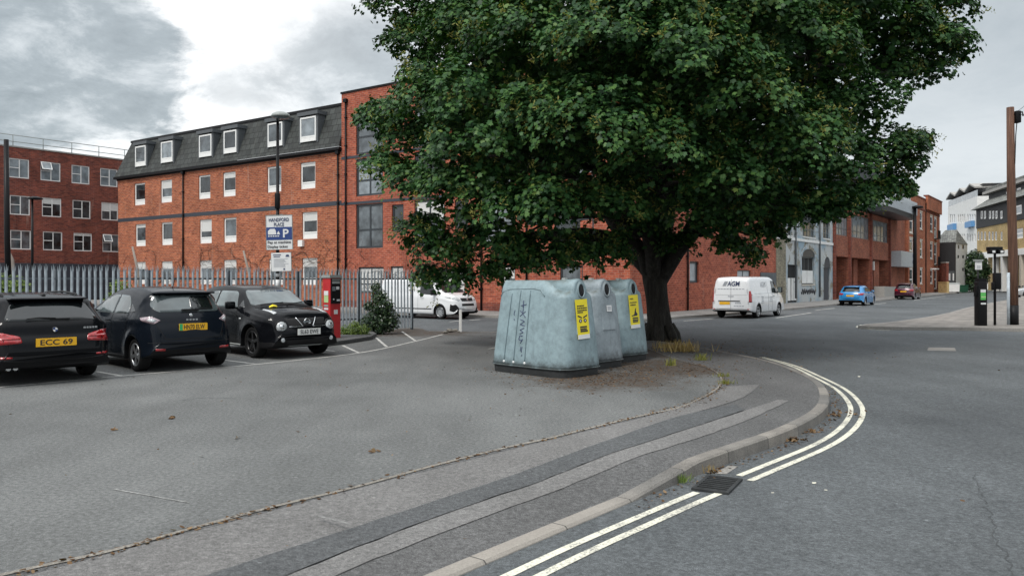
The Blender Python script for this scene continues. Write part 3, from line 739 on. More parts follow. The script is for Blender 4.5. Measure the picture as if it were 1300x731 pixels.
fa.trim('string_course', 0, fa.W, -.02, .0, fa.loc(433, 260.3)[1], fa.loc(433, 254.9)[1], 'navy_trim')
fa.trim('gutter', -.25, fa.W + .05, -.28, -.03, eave - .2, eave - .02, 'black_paint')
fa.trim('fascia', -.2, fa.W, -.03, .04, eave - .3, eave - .05, 'black_paint')
# mansard roof
mb = MB(); sb_ = .78
P = [(-.15, -.25, eave), (fa.W, -.25, eave), (fa.W, sb_, topz), (.75, sb_, topz)]
mb.quad(*P); mb.quad((-.15, 12.2, eave), (-.15, -.25, eave), (.75, sb_, topz), (.75, 11, topz)); mb.quad((.75, sb_, topz), (fa.W, sb_, topz), (fa.W, 11, topz), (.75, 11, topz), 1)
mb.quad((fa.W, -.25, eave), (fa.W, 12.2, eave), (fa.W, 11, topz), (fa.W, sb_, topz))
roofA = mb.build('roof', ['slate', 'roof_felt'], rA, fa.Ml, recalc=False)
fa.trim('ridge_trim', .65, fa.W, sb_ - .08, sb_ + .06, topz - .08, topz + .1, 'black_paint', roofA)
dm = [(95, 132, 238, 315), (187, 228, 220, 300), (323, 367, 197, 281), (411, 456, 182, 268), (568, 620, 150, 245), (684, 740, 135, 232)]
for i, w in enumerate(dm):
    a, b, z0, z1 = fa.rect(*c(*w)); zz0 = eave + .62; zz1 = eave + 2.25
    yd = -.10
    mb = MB(); mb.box(a - .16, a, yd, 1.6, zz0 - .1, zz1 + .1); mb.box(b, b + .16, yd, 1.6, zz0 - .1, zz1 + .1); mb.box(a - .24, b + .24, yd - .12, 1.6, zz1 + .1, zz1 + .34); mb.box(a, b, yd + .2, 1.6, zz0 - .1, zz1 + .1, 1)
    d_ = fa.build(mb, 'dormer', ['lead', 'dark_void'])
    wn_ = fa.window((a, b, zz0, zz1), bars=((), (.2,)), fw=.11, panel=.17, pm=['pane_mid', 'pane_light', 'pane_mid', 'pane'][i % 4], y=yd, hole=False)
fa.pipe(233.5, 0, eave - .45); fa.pipe(430, 0, eave - .45)
fa.trim('vent_box', fa.loc(381, 300)[0], fa.loc(386.5, 300)[0], -.2, -.005, fa.loc(383, 313)[1], fa.loc(383, 305)[1], 'upvc')
# white ground floor glimpses are the lowest window row

# ---- B: taller red brick corner block with dark window frames
rB = thing('brick_building', 'red brick corner block with tall dark framed windows behind the big tree', 'building', at(800, dC, -.02))
fb = Fac(rB, 433.6, dA(433.6), 800, dC); topB = fb.loc(433.6, 119.8)[1]
c = crop(430, 100, 2.815)
def wb(r, **k): return fb.window(r, fm='anthracite', fw=.13, **k)
w1 = fb.rect(*c(50, 150, 118, 268)); w2 = fb.rect(*c(55, 152, 283, 418)); w3 = fb.rect(*c(62, 158, 447, 605)); w4 = fb.rect(*c(182, 222, 450, 545))
ww = w3[1] - w3[0]; wx = w3[0]
gz1 = fb.loc(471, 339)[1]; gz0 = .9
bar = ((), (.42,))
pans = ['pane_mid', 'pane_light', 'pane']
k = 0
for bay in range(4):
    x = wx + bay * 4.9
    if x + ww > fb.W - .6: break
    for j, w in enumerate((w1, w2, w3)):
        wb((x, x + ww, w[2], w[3]), bars=((.5,), (.42,)) if j else bar, pm=pans[(k + j) % 3] if bay else ['pane_mid', 'pane_light', 'pane_mid'][j], blind=[.0, .0, 0, .5][(bay + j) % 4])
    xw = x + ww + .75
    if xw + .9 < fb.W - .4: wb((xw, xw + .95, w4[2], w4[3]), bars=bar, pm='pane')
    k += 1
for (a, b, t, bt, ty) in ((455, 487, 339, 392, 'w'), (496, 512, 338, 392, 'w'), (557, 590, 341, 372, 'w'), (637, 654, 337, 361, 'g'), (711, 740, 337, 362, 'b'), (757, 783, 337, 362, 'w')):
    r = fb.rect(a, b, t, 372)
    fb.window((r[0], r[1], max(.75, r[2]), r[3]), fm='anthracite', fw=.09, pm='pane_light' if ty != 'b' else 'pane_mid', blind={'w': .97, 'g': .6, 'b': 0}[ty], bars=((.5,), (.35,)) if ty == 'w' else ((), (.5,)))
wallB = fb.wall(topB, 11, 'brick_red', parapet=True)
fb.trim('coping', -.05, fb.W + .03, -.06, .3, topB + .003, topB + .12, 'black_paint')
for py in (200.5, 258.5): z = fb.loc(437, py)[1]; fb.trim('string_course', 0, fb.W, -.025, 0, z - .1, z + .06, 'navy_trim')
for px in (440, 612, 669.5): fb.pipe(px, 0, topB - 3.6 if px > 450 else topB - .6)
fb.trim('plinth', 0, fb.W, -.03, -.001, -.02, .42, 'brick_dark')
fc = Fac(rB, 800, dC, 985, dR(985)); topB2 = fc.loc(975, 255)[1]
r = fc.rect(875.6, 887.2, 332, 359); fc.window(r, fm='anthracite', fw=.12, pm='pane_light', inset=.1)
r = fc.rect(924, 936, 274, 312); fc.window(r, fm='upvc', pm='pane_light', bars=((), (.5,)), blind=.5)
r = fc.rect(842, 856, 274, 312); fc.window(r, fm='upvc', pm='pane_mid', bars=((), (.5,)))
r = fc.rect(936, 953, 343, 362); fc.window(r, fm='grey_frame', pm='cladding', fw=.06, bars=((.5,), ()))
fc.wall(topB2, 9, 'brick_red', name='street_wall', y=0)
fc.pipe(871.5, 0, topB2 - .5); fc.trim('coping', -.05, fc.W, -.05, .3, topB2 + .003, topB2 + .12, 'concrete')
fc.trim('hoarding', fc.loc(965, 350)[0], fc.W - .1, -.07, -.004, 0.0, fc.loc(975, 346)[1], 'galv_dark')

# bare climbing stems on the two brick walls (and pale stems leaning behind the fence)
mbv = MB()
for f_, px0, px1, n_, rt in ((fa, 152, 432, 84, rA), (fb, 436, 560, 30, rB)):
    for i in range(n_):
        px = px0 + (px1 - px0) * (i + rnd.random()) / n_; x, _ = f_.loc(px, 330); z = rnd.uniform(.8, 3.0); a = rnd.choice((.4, 2.7, 1.2, 1.9)) + rnd.uniform(-.4, .4); pts = []
        for q in range(rnd.randint(12, 26)):
            pts.append(f_.Ml @ Vector((x, -.04, z)) + Vector(rt.location)); a += rnd.uniform(-.7, .7)
            x = min(max(x + math.cos(a) * .22, .1), f_.W - .1); z += math.sin(a) * .13
            if z > 4.3: a = -abs(a)
            if z < .6: a = abs(a)
        mbv.tube(pts, np.linspace(.015, .006, len(pts)), 4, cap=False)
M['vine'] = simple('bare_stem', (.055, .035, .025), .9)
M['pale_wood'] = simple('pale_stump', (.26, .22, .19), .9)
for (px, py0, py1), lb in zip(((172, 348, 313), (313, 350, 318), (12, 330, 312)), ('pale dead stem leaning behind the fence above the middle parked car', 'pale dead stem leaning behind the fence left of the car park signs', 'pale dead stem leaning beside the black telegraph pole at far left')):
    d_ = 42; o_ = at(px + 8, d_, ROADZ); mb = MB(); mb.tube([q - o_ for q in (o_, at(px + 4, d_, zpx(py0, d_)), at(px - 4, d_, zpx(py1, d_)))], [.085, .075, .05], 6); o = mb.build('dead_stem', 'pale_wood'); o.location = o_; tag(o, lb, 'dead stem', 'pale stems behind the fence')
tag(mbv.build('climber', 'vine'), 'bare dark climber stems spread over the lower brick walls behind the fence', 'climbing plant', kind='thing')

# ---- F: dark brick block on the far left
rF = thing('brick_building', 'dark red brick block with white two-part windows and a roof rail at far left', 'building', at(20, 67, -.02))
ff = Fac(rF, -70, dF(-70), 175, dF(175)); topF = ff.loc(0, 184.7)[1]; c = crop(0, 160, 3.85)
rows = [[(42, 143, 158, 255), (198, 296, 180, 268), (350, 438, 195, 283), (490, 575, 208, 296)], [(48, 147, 340, 436), (205, 300, 355, 443), (355, 443, 363, 453), (496, 578, 373, 460)], [(50, 152, 512, 605), (210, 305, 516, 608), (360, 450, 523, 611), (501, 583, 528, 614)]]
for j, row in enumerate(rows):
    rr = [ff.rect(*c(*w)) for w in row]; z0 = np.mean([q[2] for q in rr]); z1 = np.mean([q[3] for q in rr])
    x_prev = rr[0][0] - (rr[1][0] - rr[0][0])
    rr = [(x_prev, x_prev + rr[0][1] - rr[0][0], 0, 0)] + rr
    for i, q in enumerate(rr):
        op = (j, i) in ((0, 2), (2, 4)); bl = {(1, 2): .3, (1, 4): .45, (2, 3): .12}.get((j, i), 0)
        ff.window((q[0], q[1], z0, z1), pm='pane_light' if j == 0 else ['pane', 'pane_mid', 'pane'][i % 3], bars=((.53,), ((.52, 0, .53),)), fw=.085, blind=bl, open_=(.02, .52, .52, .97) if op else None, inset=.05)
ff.wall(topF, 12, 'brick_dark')
ff.trim('plinth', 0, ff.W, -.03, -.001, 0, ff.loc(100, 335)[1], 'navy_trim')
ff.trim('coping', 0, ff.W, -.06, .3, topF + .003, topF + .12, 'concrete')
mb = MB()
for x in np.arange(.3, ff.W, 2.4): mb.tube([(x, .5, topF), (x, .5, topF + 1.1)], .035, 6)
for z in (.55, 1.1): mb.tube([(0, .5, topF + z), (ff.W, .5, topF + z)], .035, 6)
ff.build(mb, 'roof_rail', 'lamp_grey')

# ---- C: old painted building
rC = thing('painted_building', 'old two storey building with peeling pale blue paint and arched openings', 'building', at(985, dR(985), -.02))
f = Fac(rC, 985.3, dR(985.3), 1058, dR(1058)); topC = 9.6
for (a, b, t, bt) in ((1000, 1005.8, 276, 299), (1019, 1035, 272, 301), (1045, 1053.6, 282, 303)):
    r = f.rect(a, b, t, bt); f.window(r, fm='grey_frame', pm='pane_mid', fw=.08, bars=((.5,) if b - a < 10 else (.25, .5, .75), (.33, .66)), sill='white_wall', inset=.14)
r = f.rect(1018, 1034, 326, 361); f.window(r, fm='grey_frame', pm='pane', fw=.1, bars=((.33, .66), (.5,)), inset=.16, sill='cream_stone')
x0, x1, z0, z1 = r
mb = MB(); mb.box(x0 + .12, (x0 + x1) / 2 - .06, .1, .158, z0 + .1, z0 + (z1 - z0) * .5); mb.box((x0 + x1) / 2 + .06, x1 - .12, .1, .158, z0 + .1, z0 + (z1 - z0) * .5); f.build(mb, 'board', 'white_wall')
def arch(f, r, rise_, mat, name, y=-.05, th=.22, fill=None):
    a, b, z0, z1 = r; n = 12; mb = MB(); cx = (a + b) / 2; rw = (b - a) / 2
    for i in range(n):
        t0, t1 = math.pi * i / n, math.pi * (i + 1) / n
        P = [(cx - (rw) * math.cos(t0), z1 + rise_ * math.sin(t0)), (cx - rw * math.cos(t1), z1 + rise_ * math.sin(t1)), (cx - (rw + th) * math.cos(t1), z1 + (rise_ + th) * math.sin(t1)), (cx - (rw + th) * math.cos(t0), z1 + (rise_ + th) * math.sin(t0))]
        mb.prism([(p[0], y, p[1]) for p in P], (0, -y - .004, 0))
    o = f.build(mb, name, mat)
    if fill:
        mb = MB(); mb.prism([(cx - rw * math.cos(math.pi * i / n), -.012, z1 + .004 + rise_ * math.sin(math.pi * i / n)) for i in range(n + 1)], (0, .008, 0)); f.build(mb, 'arch_panel', fill, o)
    return o
arch(f, r, f.loc(1026, 316)[1] - r[3], 'painted_brick', 'arch', fill='anthracite')
r = f.rect(1000, 1012.6, 336, 384); r = (r[0], r[1], 0, r[3]); f.holes.append(r)
mb = MB(); a, b, z0, z1 = r; mb.box(a, b, .1, .16, 0, z1); d_ = f.build(mb, 'door', 'dark_void'); mb = MB(); mb.box(a + .1, a + (b - a) * .36, .06, .098, .15, z1 - 1.0); mb.box(a + (b - a) * .46, b - .12, .06, .098, .15, z1 - 1.0); f.build(mb, 'door_panel', 'white_wall', d_)
r = f.rect(1045.5, 1053.6, 340, 381); r = (r[0], r[1], 0, r[3]); f.holes.append(r); mb = MB(); mb.box(r[0], r[1], .1, .16, 0, r[3]); f.build(mb, 'door', 'navy_trim'); arch(f, r, f.loc(1050, 326)[1] - r[3], 'painted_brick', 'arch', fill='navy_trim')
f.wall(topC, 10, 'painted_brick')
f.trim('string_course', 0, f.W, -.07, -.003, f.loc(1020, 307)[1], f.loc(1020, 303.5)[1], 'white_wall')
f.trim('quoin', -.02, f.loc(997, 330)[0], -.04, -.003, 0, topC, 'brick_buff')
for px in (1008.8, 1039.5): f.pipe(px, 0.3, topC - .6, 'lead', .07)
# scrawl on the wall
mb = MB(); pts = []
for i in range(26): x, z = f.loc(1017 + i * .7, 370 + 3.4 * math.sin(i * 1.9) + rnd.uniform(-1, 1)); pts.append((x, -.012, z))
mb.tube(pts, .05, 4); f.build(mb, 'graffiti', 'ink')

# ---- D: brown brick modern offices
rD = thing('office_building', 'brown brick office block with deep ground floor recesses and a grey clad upper box', 'building', at(1058, dR(1058), -.02))
f = Fac(rD, 1058.4, dR(1058.4), 1139, dR(1139)); zh = f.loc(1095, 328)[1]; zs1 = f.loc(1095, 303.4)[1]; zt1 = f.loc(1095, 275)[1]
pil = [(1057.2, 1060.2), (1077, 1080), (1104.2, 1107), (1128, 1130.8)]
px_ = [f.loc(a, 320)[0] for a, b in pil] ; pw = .5
topD = zt1 + .5
for i in range(3):
    xa, xb = px_[i] + pw, px_[i + 1]
    f.window((xa, xb, zs1, zt1), fm='grey_frame', pm=['pane_light', 'pane_light', 'pane_light'][i], fw=.08, bars=((.22, .42, .62, .82), (.3,)), inset=.14)  # white reflected sky put into the pale pane colour
    f.holes.append((xa, xb, 0, zh))
f.wall(topD, 12, 'brick_brown', rev=2.6)  # recess backs near-black: their shade put into the colour
for i, x in enumerate(px_): f.trim('pilaster', x, x + pw * .55, -.22, -.003, 0, topD, 'brick_dark')
x, _ = f.loc(1087, 350); f.trim('door', x, x + 2.6, 1.5, 1.62, 0, zh - .1, 'dark_void')
x, _ = f.loc(1063, 350); f.trim('recess_wall', x, x + 1.7, 1.2, 2.4, 0, zh - .05, 'brick_dark'); x, _ = f.loc(1096, 350); f.trim('recess_wall', x, x + 1.6, .9, 2.4, 0, zh - .05, 'brick_brown'); x, _ = f.loc(1116, 350); f.trim('recess_wall', x, x + 2.4, .5, 2.4, 0, zh - .05, 'brick_brown')
x, z = f.loc(1112, 336); mb = MB(); mb.box(x - .12, x + .12, .15, .35, z - .55, z + .35); f.build(mb, 'wall_lamp', 'upvc')
xa, xb = f.loc(1108, 365)[0], f.loc(1128, 365)[0]; mb = MB(); mb.prism([(xa, -1.1, -.02), (xb, -1.1, -.02), (xb - 1.0, -1.1, .95), (xa, -1.1, 1.05)], (0, 1.0, 0)); f.build(mb, 'ramp', 'concrete')
# upper box projecting over the street
xe = f.loc(1139, 270)[0] + .3; zb1 = topD + .05
mb = MB(); mb.box(f.loc(1098, 270)[0], xe, -2.0, 9, zb1 + .5, zb1 + 1.9)
for x in np.arange(f.loc(1098, 270)[0], xe, .45): mb.box(x, x + .05, -2.04, -2.0, zb1 + .5, zb1 + 1.9)
bx = f.build(mb, 'upper_box', 'cladding')
mb = MB(); mb.box(f.loc(1098, 270)[0] + .05, xe - .05, -1.95, 9, zb1 + .02, zb1 + .495); f.build(mb, 'soffit', 'anthracite', bx)
mb = MB(); mb.box(f.loc(1092, 270)[0], xe - .9, -1.5, 8, zb1 + 1.9, zb1 + 4.4); f.build(mb, 'upper_storey', 'anthracite')
for i in range(4):
    x = xe - 2.2 - i * 2.1; f.window((x - .9, x + .9, zb1 + 2.1, zb1 + 4.2), fm='upvc', pm='pane_light', fw=.07, bars=((.5,), ()), y=-1.5, hole=False)

# ---- E: red brick flats with white windows
rE = thing('flats_building', 'bright red brick three storey flats with narrow white windows, end of the brick row', 'building', at(1152, dR(1152), -.02))
f = Fac(rE, 1139.3, dR(1139.3), 1193, dR(1193)); c = crop(1055, 225, 4.566); topE = f.loc(1170, 252)[1]; xl = f.loc(1153, 300)[0]; xs_ = f.loc(1175, 300)[0]
cols = [(455, 475, .0), (515, 530, 0), (575, 590, 0), (598, 613, 0)]
rws = [(195, 310), (360, 478), (525, 622)]
for j, (t, bt) in enumerate(rws):
    for i, (a, b, _) in enumerate(cols):
        q = f.rect(*c(a, b, t, bt)); z1 = f.loc(1168, 225 + t / 4.566 + 1)[1]; z0 = f.loc(1168, 225 + (300, 465, 618)[j] / 4.566)[1]
        if i in (0, 3): z0 -= .8
        w_ = max(q[1] - q[0], 1.25)
        f.window((q[0], q[0] + w_, z0, z1), pm='pane_mid', fw=.2, bars=((), (.5,)), inset=.04, heads='cream_stone', sill='cream_stone')
f.wall(topE, 12, 'brick_orange', x0=xl)
f.trim('bay', xs_, f.W - .02, -.3, -.002, topE - 1.2, topE + .55, 'brick_orange'); f.trim('coping', xl, xs_ - .01, -.08, .25, topE + .003, topE + .16, 'brick_dark'); f.trim('coping', xs_ - .05, f.W, -.36, .25, topE + .553, topE + .7, 'brick_dark')
f.trim('string_course', xl, f.W, -.05, -.003, topE - 1.5, topE - 1.28, 'brick_dark')
for j in range(3):
    z0 = f.loc(1168, 225 + (300, 465, 618)[j] / 4.566)[1] - .7; q = f.rect(*c(598, 613, 200, 300)); mb = MB(); mb.box(q[0] - .3, q[0] + 1.7, -.55, -.05, z0 - .12, z0 - .05)
    for x in np.linspace(q[0] - .3, q[0] + 1.7, 9): mb.box(x - .025, x + .025, -.55, -.5, z0 - .05, z0 + 1)
    mb.box(q[0] - .3, q[0] + 1.7, -.56, -.49, z0 + 1, z0 + 1.06); f.build(mb, 'balcony', 'black_paint')
x = f.loc(1181, 340)[0]; f.trim('door_canopy', x - 1.0, x + 1.2, -.9, -.31, 3.1, 3.25, 'upvc'); f.trim('downpipe', xs_ - .12, xs_ - .02, -.12, -.01, 0, topE - .4, 'black_paint')
# link with a sloping coping, dark recess and grey fascia box
zl1_ = f.loc(1152, 266)[1]; zl0_ = f.loc(1139.6, 279)[1]
mb = MB(); mb.prism([(0.1, .35, 0), (xl - .02, .35, 0), (xl - .02, .35, zl1_), (0.1, .35, zl0_)], (0, 6, 0)); f.build(mb, 'link_wall', 'brick_brown')
mb = MB(); mb.prism([(0.1, .2, zl0_ + .003), (xl - .02, .2, zl1_ + .003), (xl - .02, .2, zl1_ + .3), (0.1, .2, zl0_ + .3)], (0, .5, 0)); f.build(mb, 'link_coping', 'cream_stone')
a, _ = f.loc(1131.5, 330); b, _ = f.loc(1152, 330); z0, z1 = f.loc(1142, 339)[1], f.loc(1142, 320)[1]
mb = MB(); mb.box(a, b, -1.0, .3, z0, z1); fb_ = f.build(mb, 'fascia_box', 'cladding')
mb = MB(); xx = f.loc(1149, 330)[0]
for k_ in range(2): mb.box(xx - 1.1, xx + .5, -1.02, -1.003, z0 + .45 + k_ * .7, z0 + .8 + k_ * .7)
f.build(mb, 'sign_mark', 'sign_blue', fb_)

# ---- G: small black and white gabled house
rG = thing('rendered_house', 'small black and white house with a grey slate roof beyond the brick flats', 'house', at(1213, 112, -.02))
f = Fac(rG, 1186, 114.2, 1213, 112); zt = f.loc(1213, 307.5)[1]
g2 = Fac(rG, 1213, 112, 1228, 118)
f.wall(zt, .0, 'black_wall', y=-.35, x1=f.W + .05); f.trim('base_band', 0, f.W, -.39, -.353, 0, f.loc(1206, 344)[1], 'lead')
for (a, b, t, bt) in ((1205, 1208, 347, 356), (1211, 1212.6, 347, 356)): q = f.rect(a, b, t, bt); f.trim('window', q[0], q[1], -.42, -.392, q[2], q[3], 'upvc')
zg = g2.loc(1220, 306)[1]
for (a, b, t, bt) in ((1216, 1218, 311, 316), (1221.5, 1224, 311, 316), (1215.6, 1217.6, 324, 328), (1221.5, 1224, 324, 328), (1221.5, 1224, 340, 344)): g2.window(g2.rect(a, b, t, bt), fm='black_paint', pm='pane', fw=.08, inset=.03)
g2.wall(zt, .5, 'white_wall', name='gable_wall')
a, b, c3, d3 = f.A + Vector((0, 0, zt)), f.B + Vector((0, 0, zt)), g2.B + Vector((0, 0, zt)), f.A + (g2.B - g2.A) + Vector((0, 0, zt))
ctr_ = (a + b + c3 + d3) / 4 + Vector((0, 0, 2.0)); ex = lambda p: p + (p - ctr_) * Vector((1, 1, 0)) * .06 if False else Vector((p.x + (p.x - ctr_.x) * .05, p.y + (p.y - ctr_.y) * .05, p.z - .1))
mb = MB(); q = [ex(p) - rG.location for p in (a, b, c3, d3)]; top_ = ctr_ - rG.location; t1 = top_ + (f.A - f.B).normalized() * .8; t2 = top_ - (f.A - f.B).normalized() * .8
mb.add([*q, t1, t2], [(0, 1, 5, 4), (1, 2, 5), (2, 3, 4, 5), (3, 0, 4)]); mb.build('roof', 'slate_grey', rG)

# ---- H: white flats with blue balconies, three little gables
rH = thing('flats_building', 'tall white rendered flats with three small gables and blue balconies in the distance', 'building', at(1204, 165, -.02))
f = Fac(rH, 1203.5, 168, 1240.5, 146); c = crop(1190, 225, 6.645); zt = f.loc(1222, 256)[1]
for (t, bt) in ((312, 385), (478, 545)):
    for xx in (108, 124, 142, 176, 194, 212, 228, 256, 276, 296, 316): q = f.rect(*c(xx - 5, xx + 5, t, bt)); f.window(q, fm='upvc', pm='pane', fw=.12, inset=.1)
f.wall(zt, 14, 'white_wall')
zt2 = f.loc(1222, 245)[1]; f.trim('upper_storey', .6, f.W, .9, 13, zt + .01, zt2 + .6, 'black_wall'); f.trim('balustrade', .2, f.W, .05, .1, zt + .02, zt + 1.2, 'pane_light')
for k_ in range(3):
    xa = f.W * k_ / 3; xb = f.W * (k_ + 1) / 3; xm = (xa + xb) / 2; zz = zt2 - .2
    mb = MB(); mb.prism([(xa, -.4, zz), (xm, -.4, zz + 1.0), (xb, -.4, zz), (xb, -.4, zz + .28), (xm, -.4, zz + 1.28), (xa, -.4, zz + .28)], (0, 4, 0)); f.build(mb, 'roof', 'concrete')
for (a, b, t, bt) in ((110, 165, 385, 460), (260, 320, 360, 435)): q = f.rect(*c(a, b, t, bt)); f.trim('balcony', q[0] + .3, q[1] - .3, -.7, -.01, q[2] + .3, q[3] - .3, 'balc_blue' if 'balc_blue' in M else 'sign_blue')

# ---- I: yellow brick block with black boarded upper floors
rI = thing('brick_building', 'yellow brick block with black boarded upper storeys and white windows at far right', 'building', at(1240, 128, -.02))
f = Fac(rI, 1240.3, 128, 1345, 96); z1 = f.loc(1262, 319)[1]; z2 = f.loc(1262, 286)[1]; z3 = f.loc(1262, 261)[1]; z4 = f.loc(1262, 240)[1]
for xx in (345, 372, 400, 437, 465, 493, 540): q = f.rect(*c(xx - 9, xx + 9, 460, 532)); f.window(q, pm='pane_mid', fw=.14, inset=.06)
for xx in (385, 412, 455, 482, 510, 552): q = f.rect(*c(xx - 7, xx + 7, 285, 350)); f.window((q[0], q[1], q[2], q[3]), pm='pane_mid', fw=.16, y=-.14, hole=False)
q = f.rect(*c(655, 722, 432, 518)); f.window(q, pm='pane_light', fw=.25, bars=((), (.5,))); q = f.rect(*c(655, 722, 240, 315)); f.window(q, pm='pane_light', fw=.2, y=-.14, hole=False); q = f.rect(*c(768, 830, 432, 518)); f.window(q, pm='pane_light', fw=.25, bars=((), (.5,)))
f.wall(z2, 14, 'brick_yellow', z0=z1)
f.trim('boarded_storey', 0, f.W, -.12, 13.9, z2 + .01, z3, 'black_wall')
mb = MB(); mb.prism([(-.4, -.9, z3 + .01), (-.4, 1.6, z3 + 1.7), (-.4, 3, z3 + 1.7), (-.4, 3, z3 + .01)], (f.W + .5, 0, 0)); f.build(mb, 'roof', 'slate_grey')
f.trim('attic_storey', 0, f.W, 1.7, 13, z3 + .8, z4, 'black_wall'); f.trim('attic_fascia', -.5, f.W, .9, 13.4, z4 + .01, z4 + .4, 'concrete'); f.trim('attic_roof', -.5, f.W, 1.4, 13, z4 + .41, z4 + 1.0, 'slate_grey')
for (a, b) in ((483, 535), (568, 592)): q = f.rect(*c(a, b, 112, 188)); f.window((q[0] - .3, q[1] + .1, z4 - 2.4, z4 - .5), pm='pane_light', fw=.16, bars=((.5,), ()), y=1.7, hole=False)
q = f.rect(*c(690, 760, 80, 150)); f.window((q[0], q[1], z4 - 2.2, z4 - .2), pm='pane_light', fw=.1, y=1.7, hole=False)
f.trim('fascia', 0, f.W, -.25, -.002, z1 - .9, z1 - .01, 'upvc'); f.trim('undercroft', 0, f.W, 1.6, 13, 0, z1 - .01, 'brick_yellow')
for px in (1247, 1262, 1272, 1284, 1296): x = f.loc(px, 350)[0]; f.trim('column', x, x + .75, -.2, .5, 0, z1 - .91, 'white_wall' if px in (1272, 1262) else 'cream_stone')
for px in (1254, 1290): x = f.loc(px, 350)[0]; f.trim('doorway', x, x + 2, 1.4, 1.58, 0, 2.6, 'dark_void')
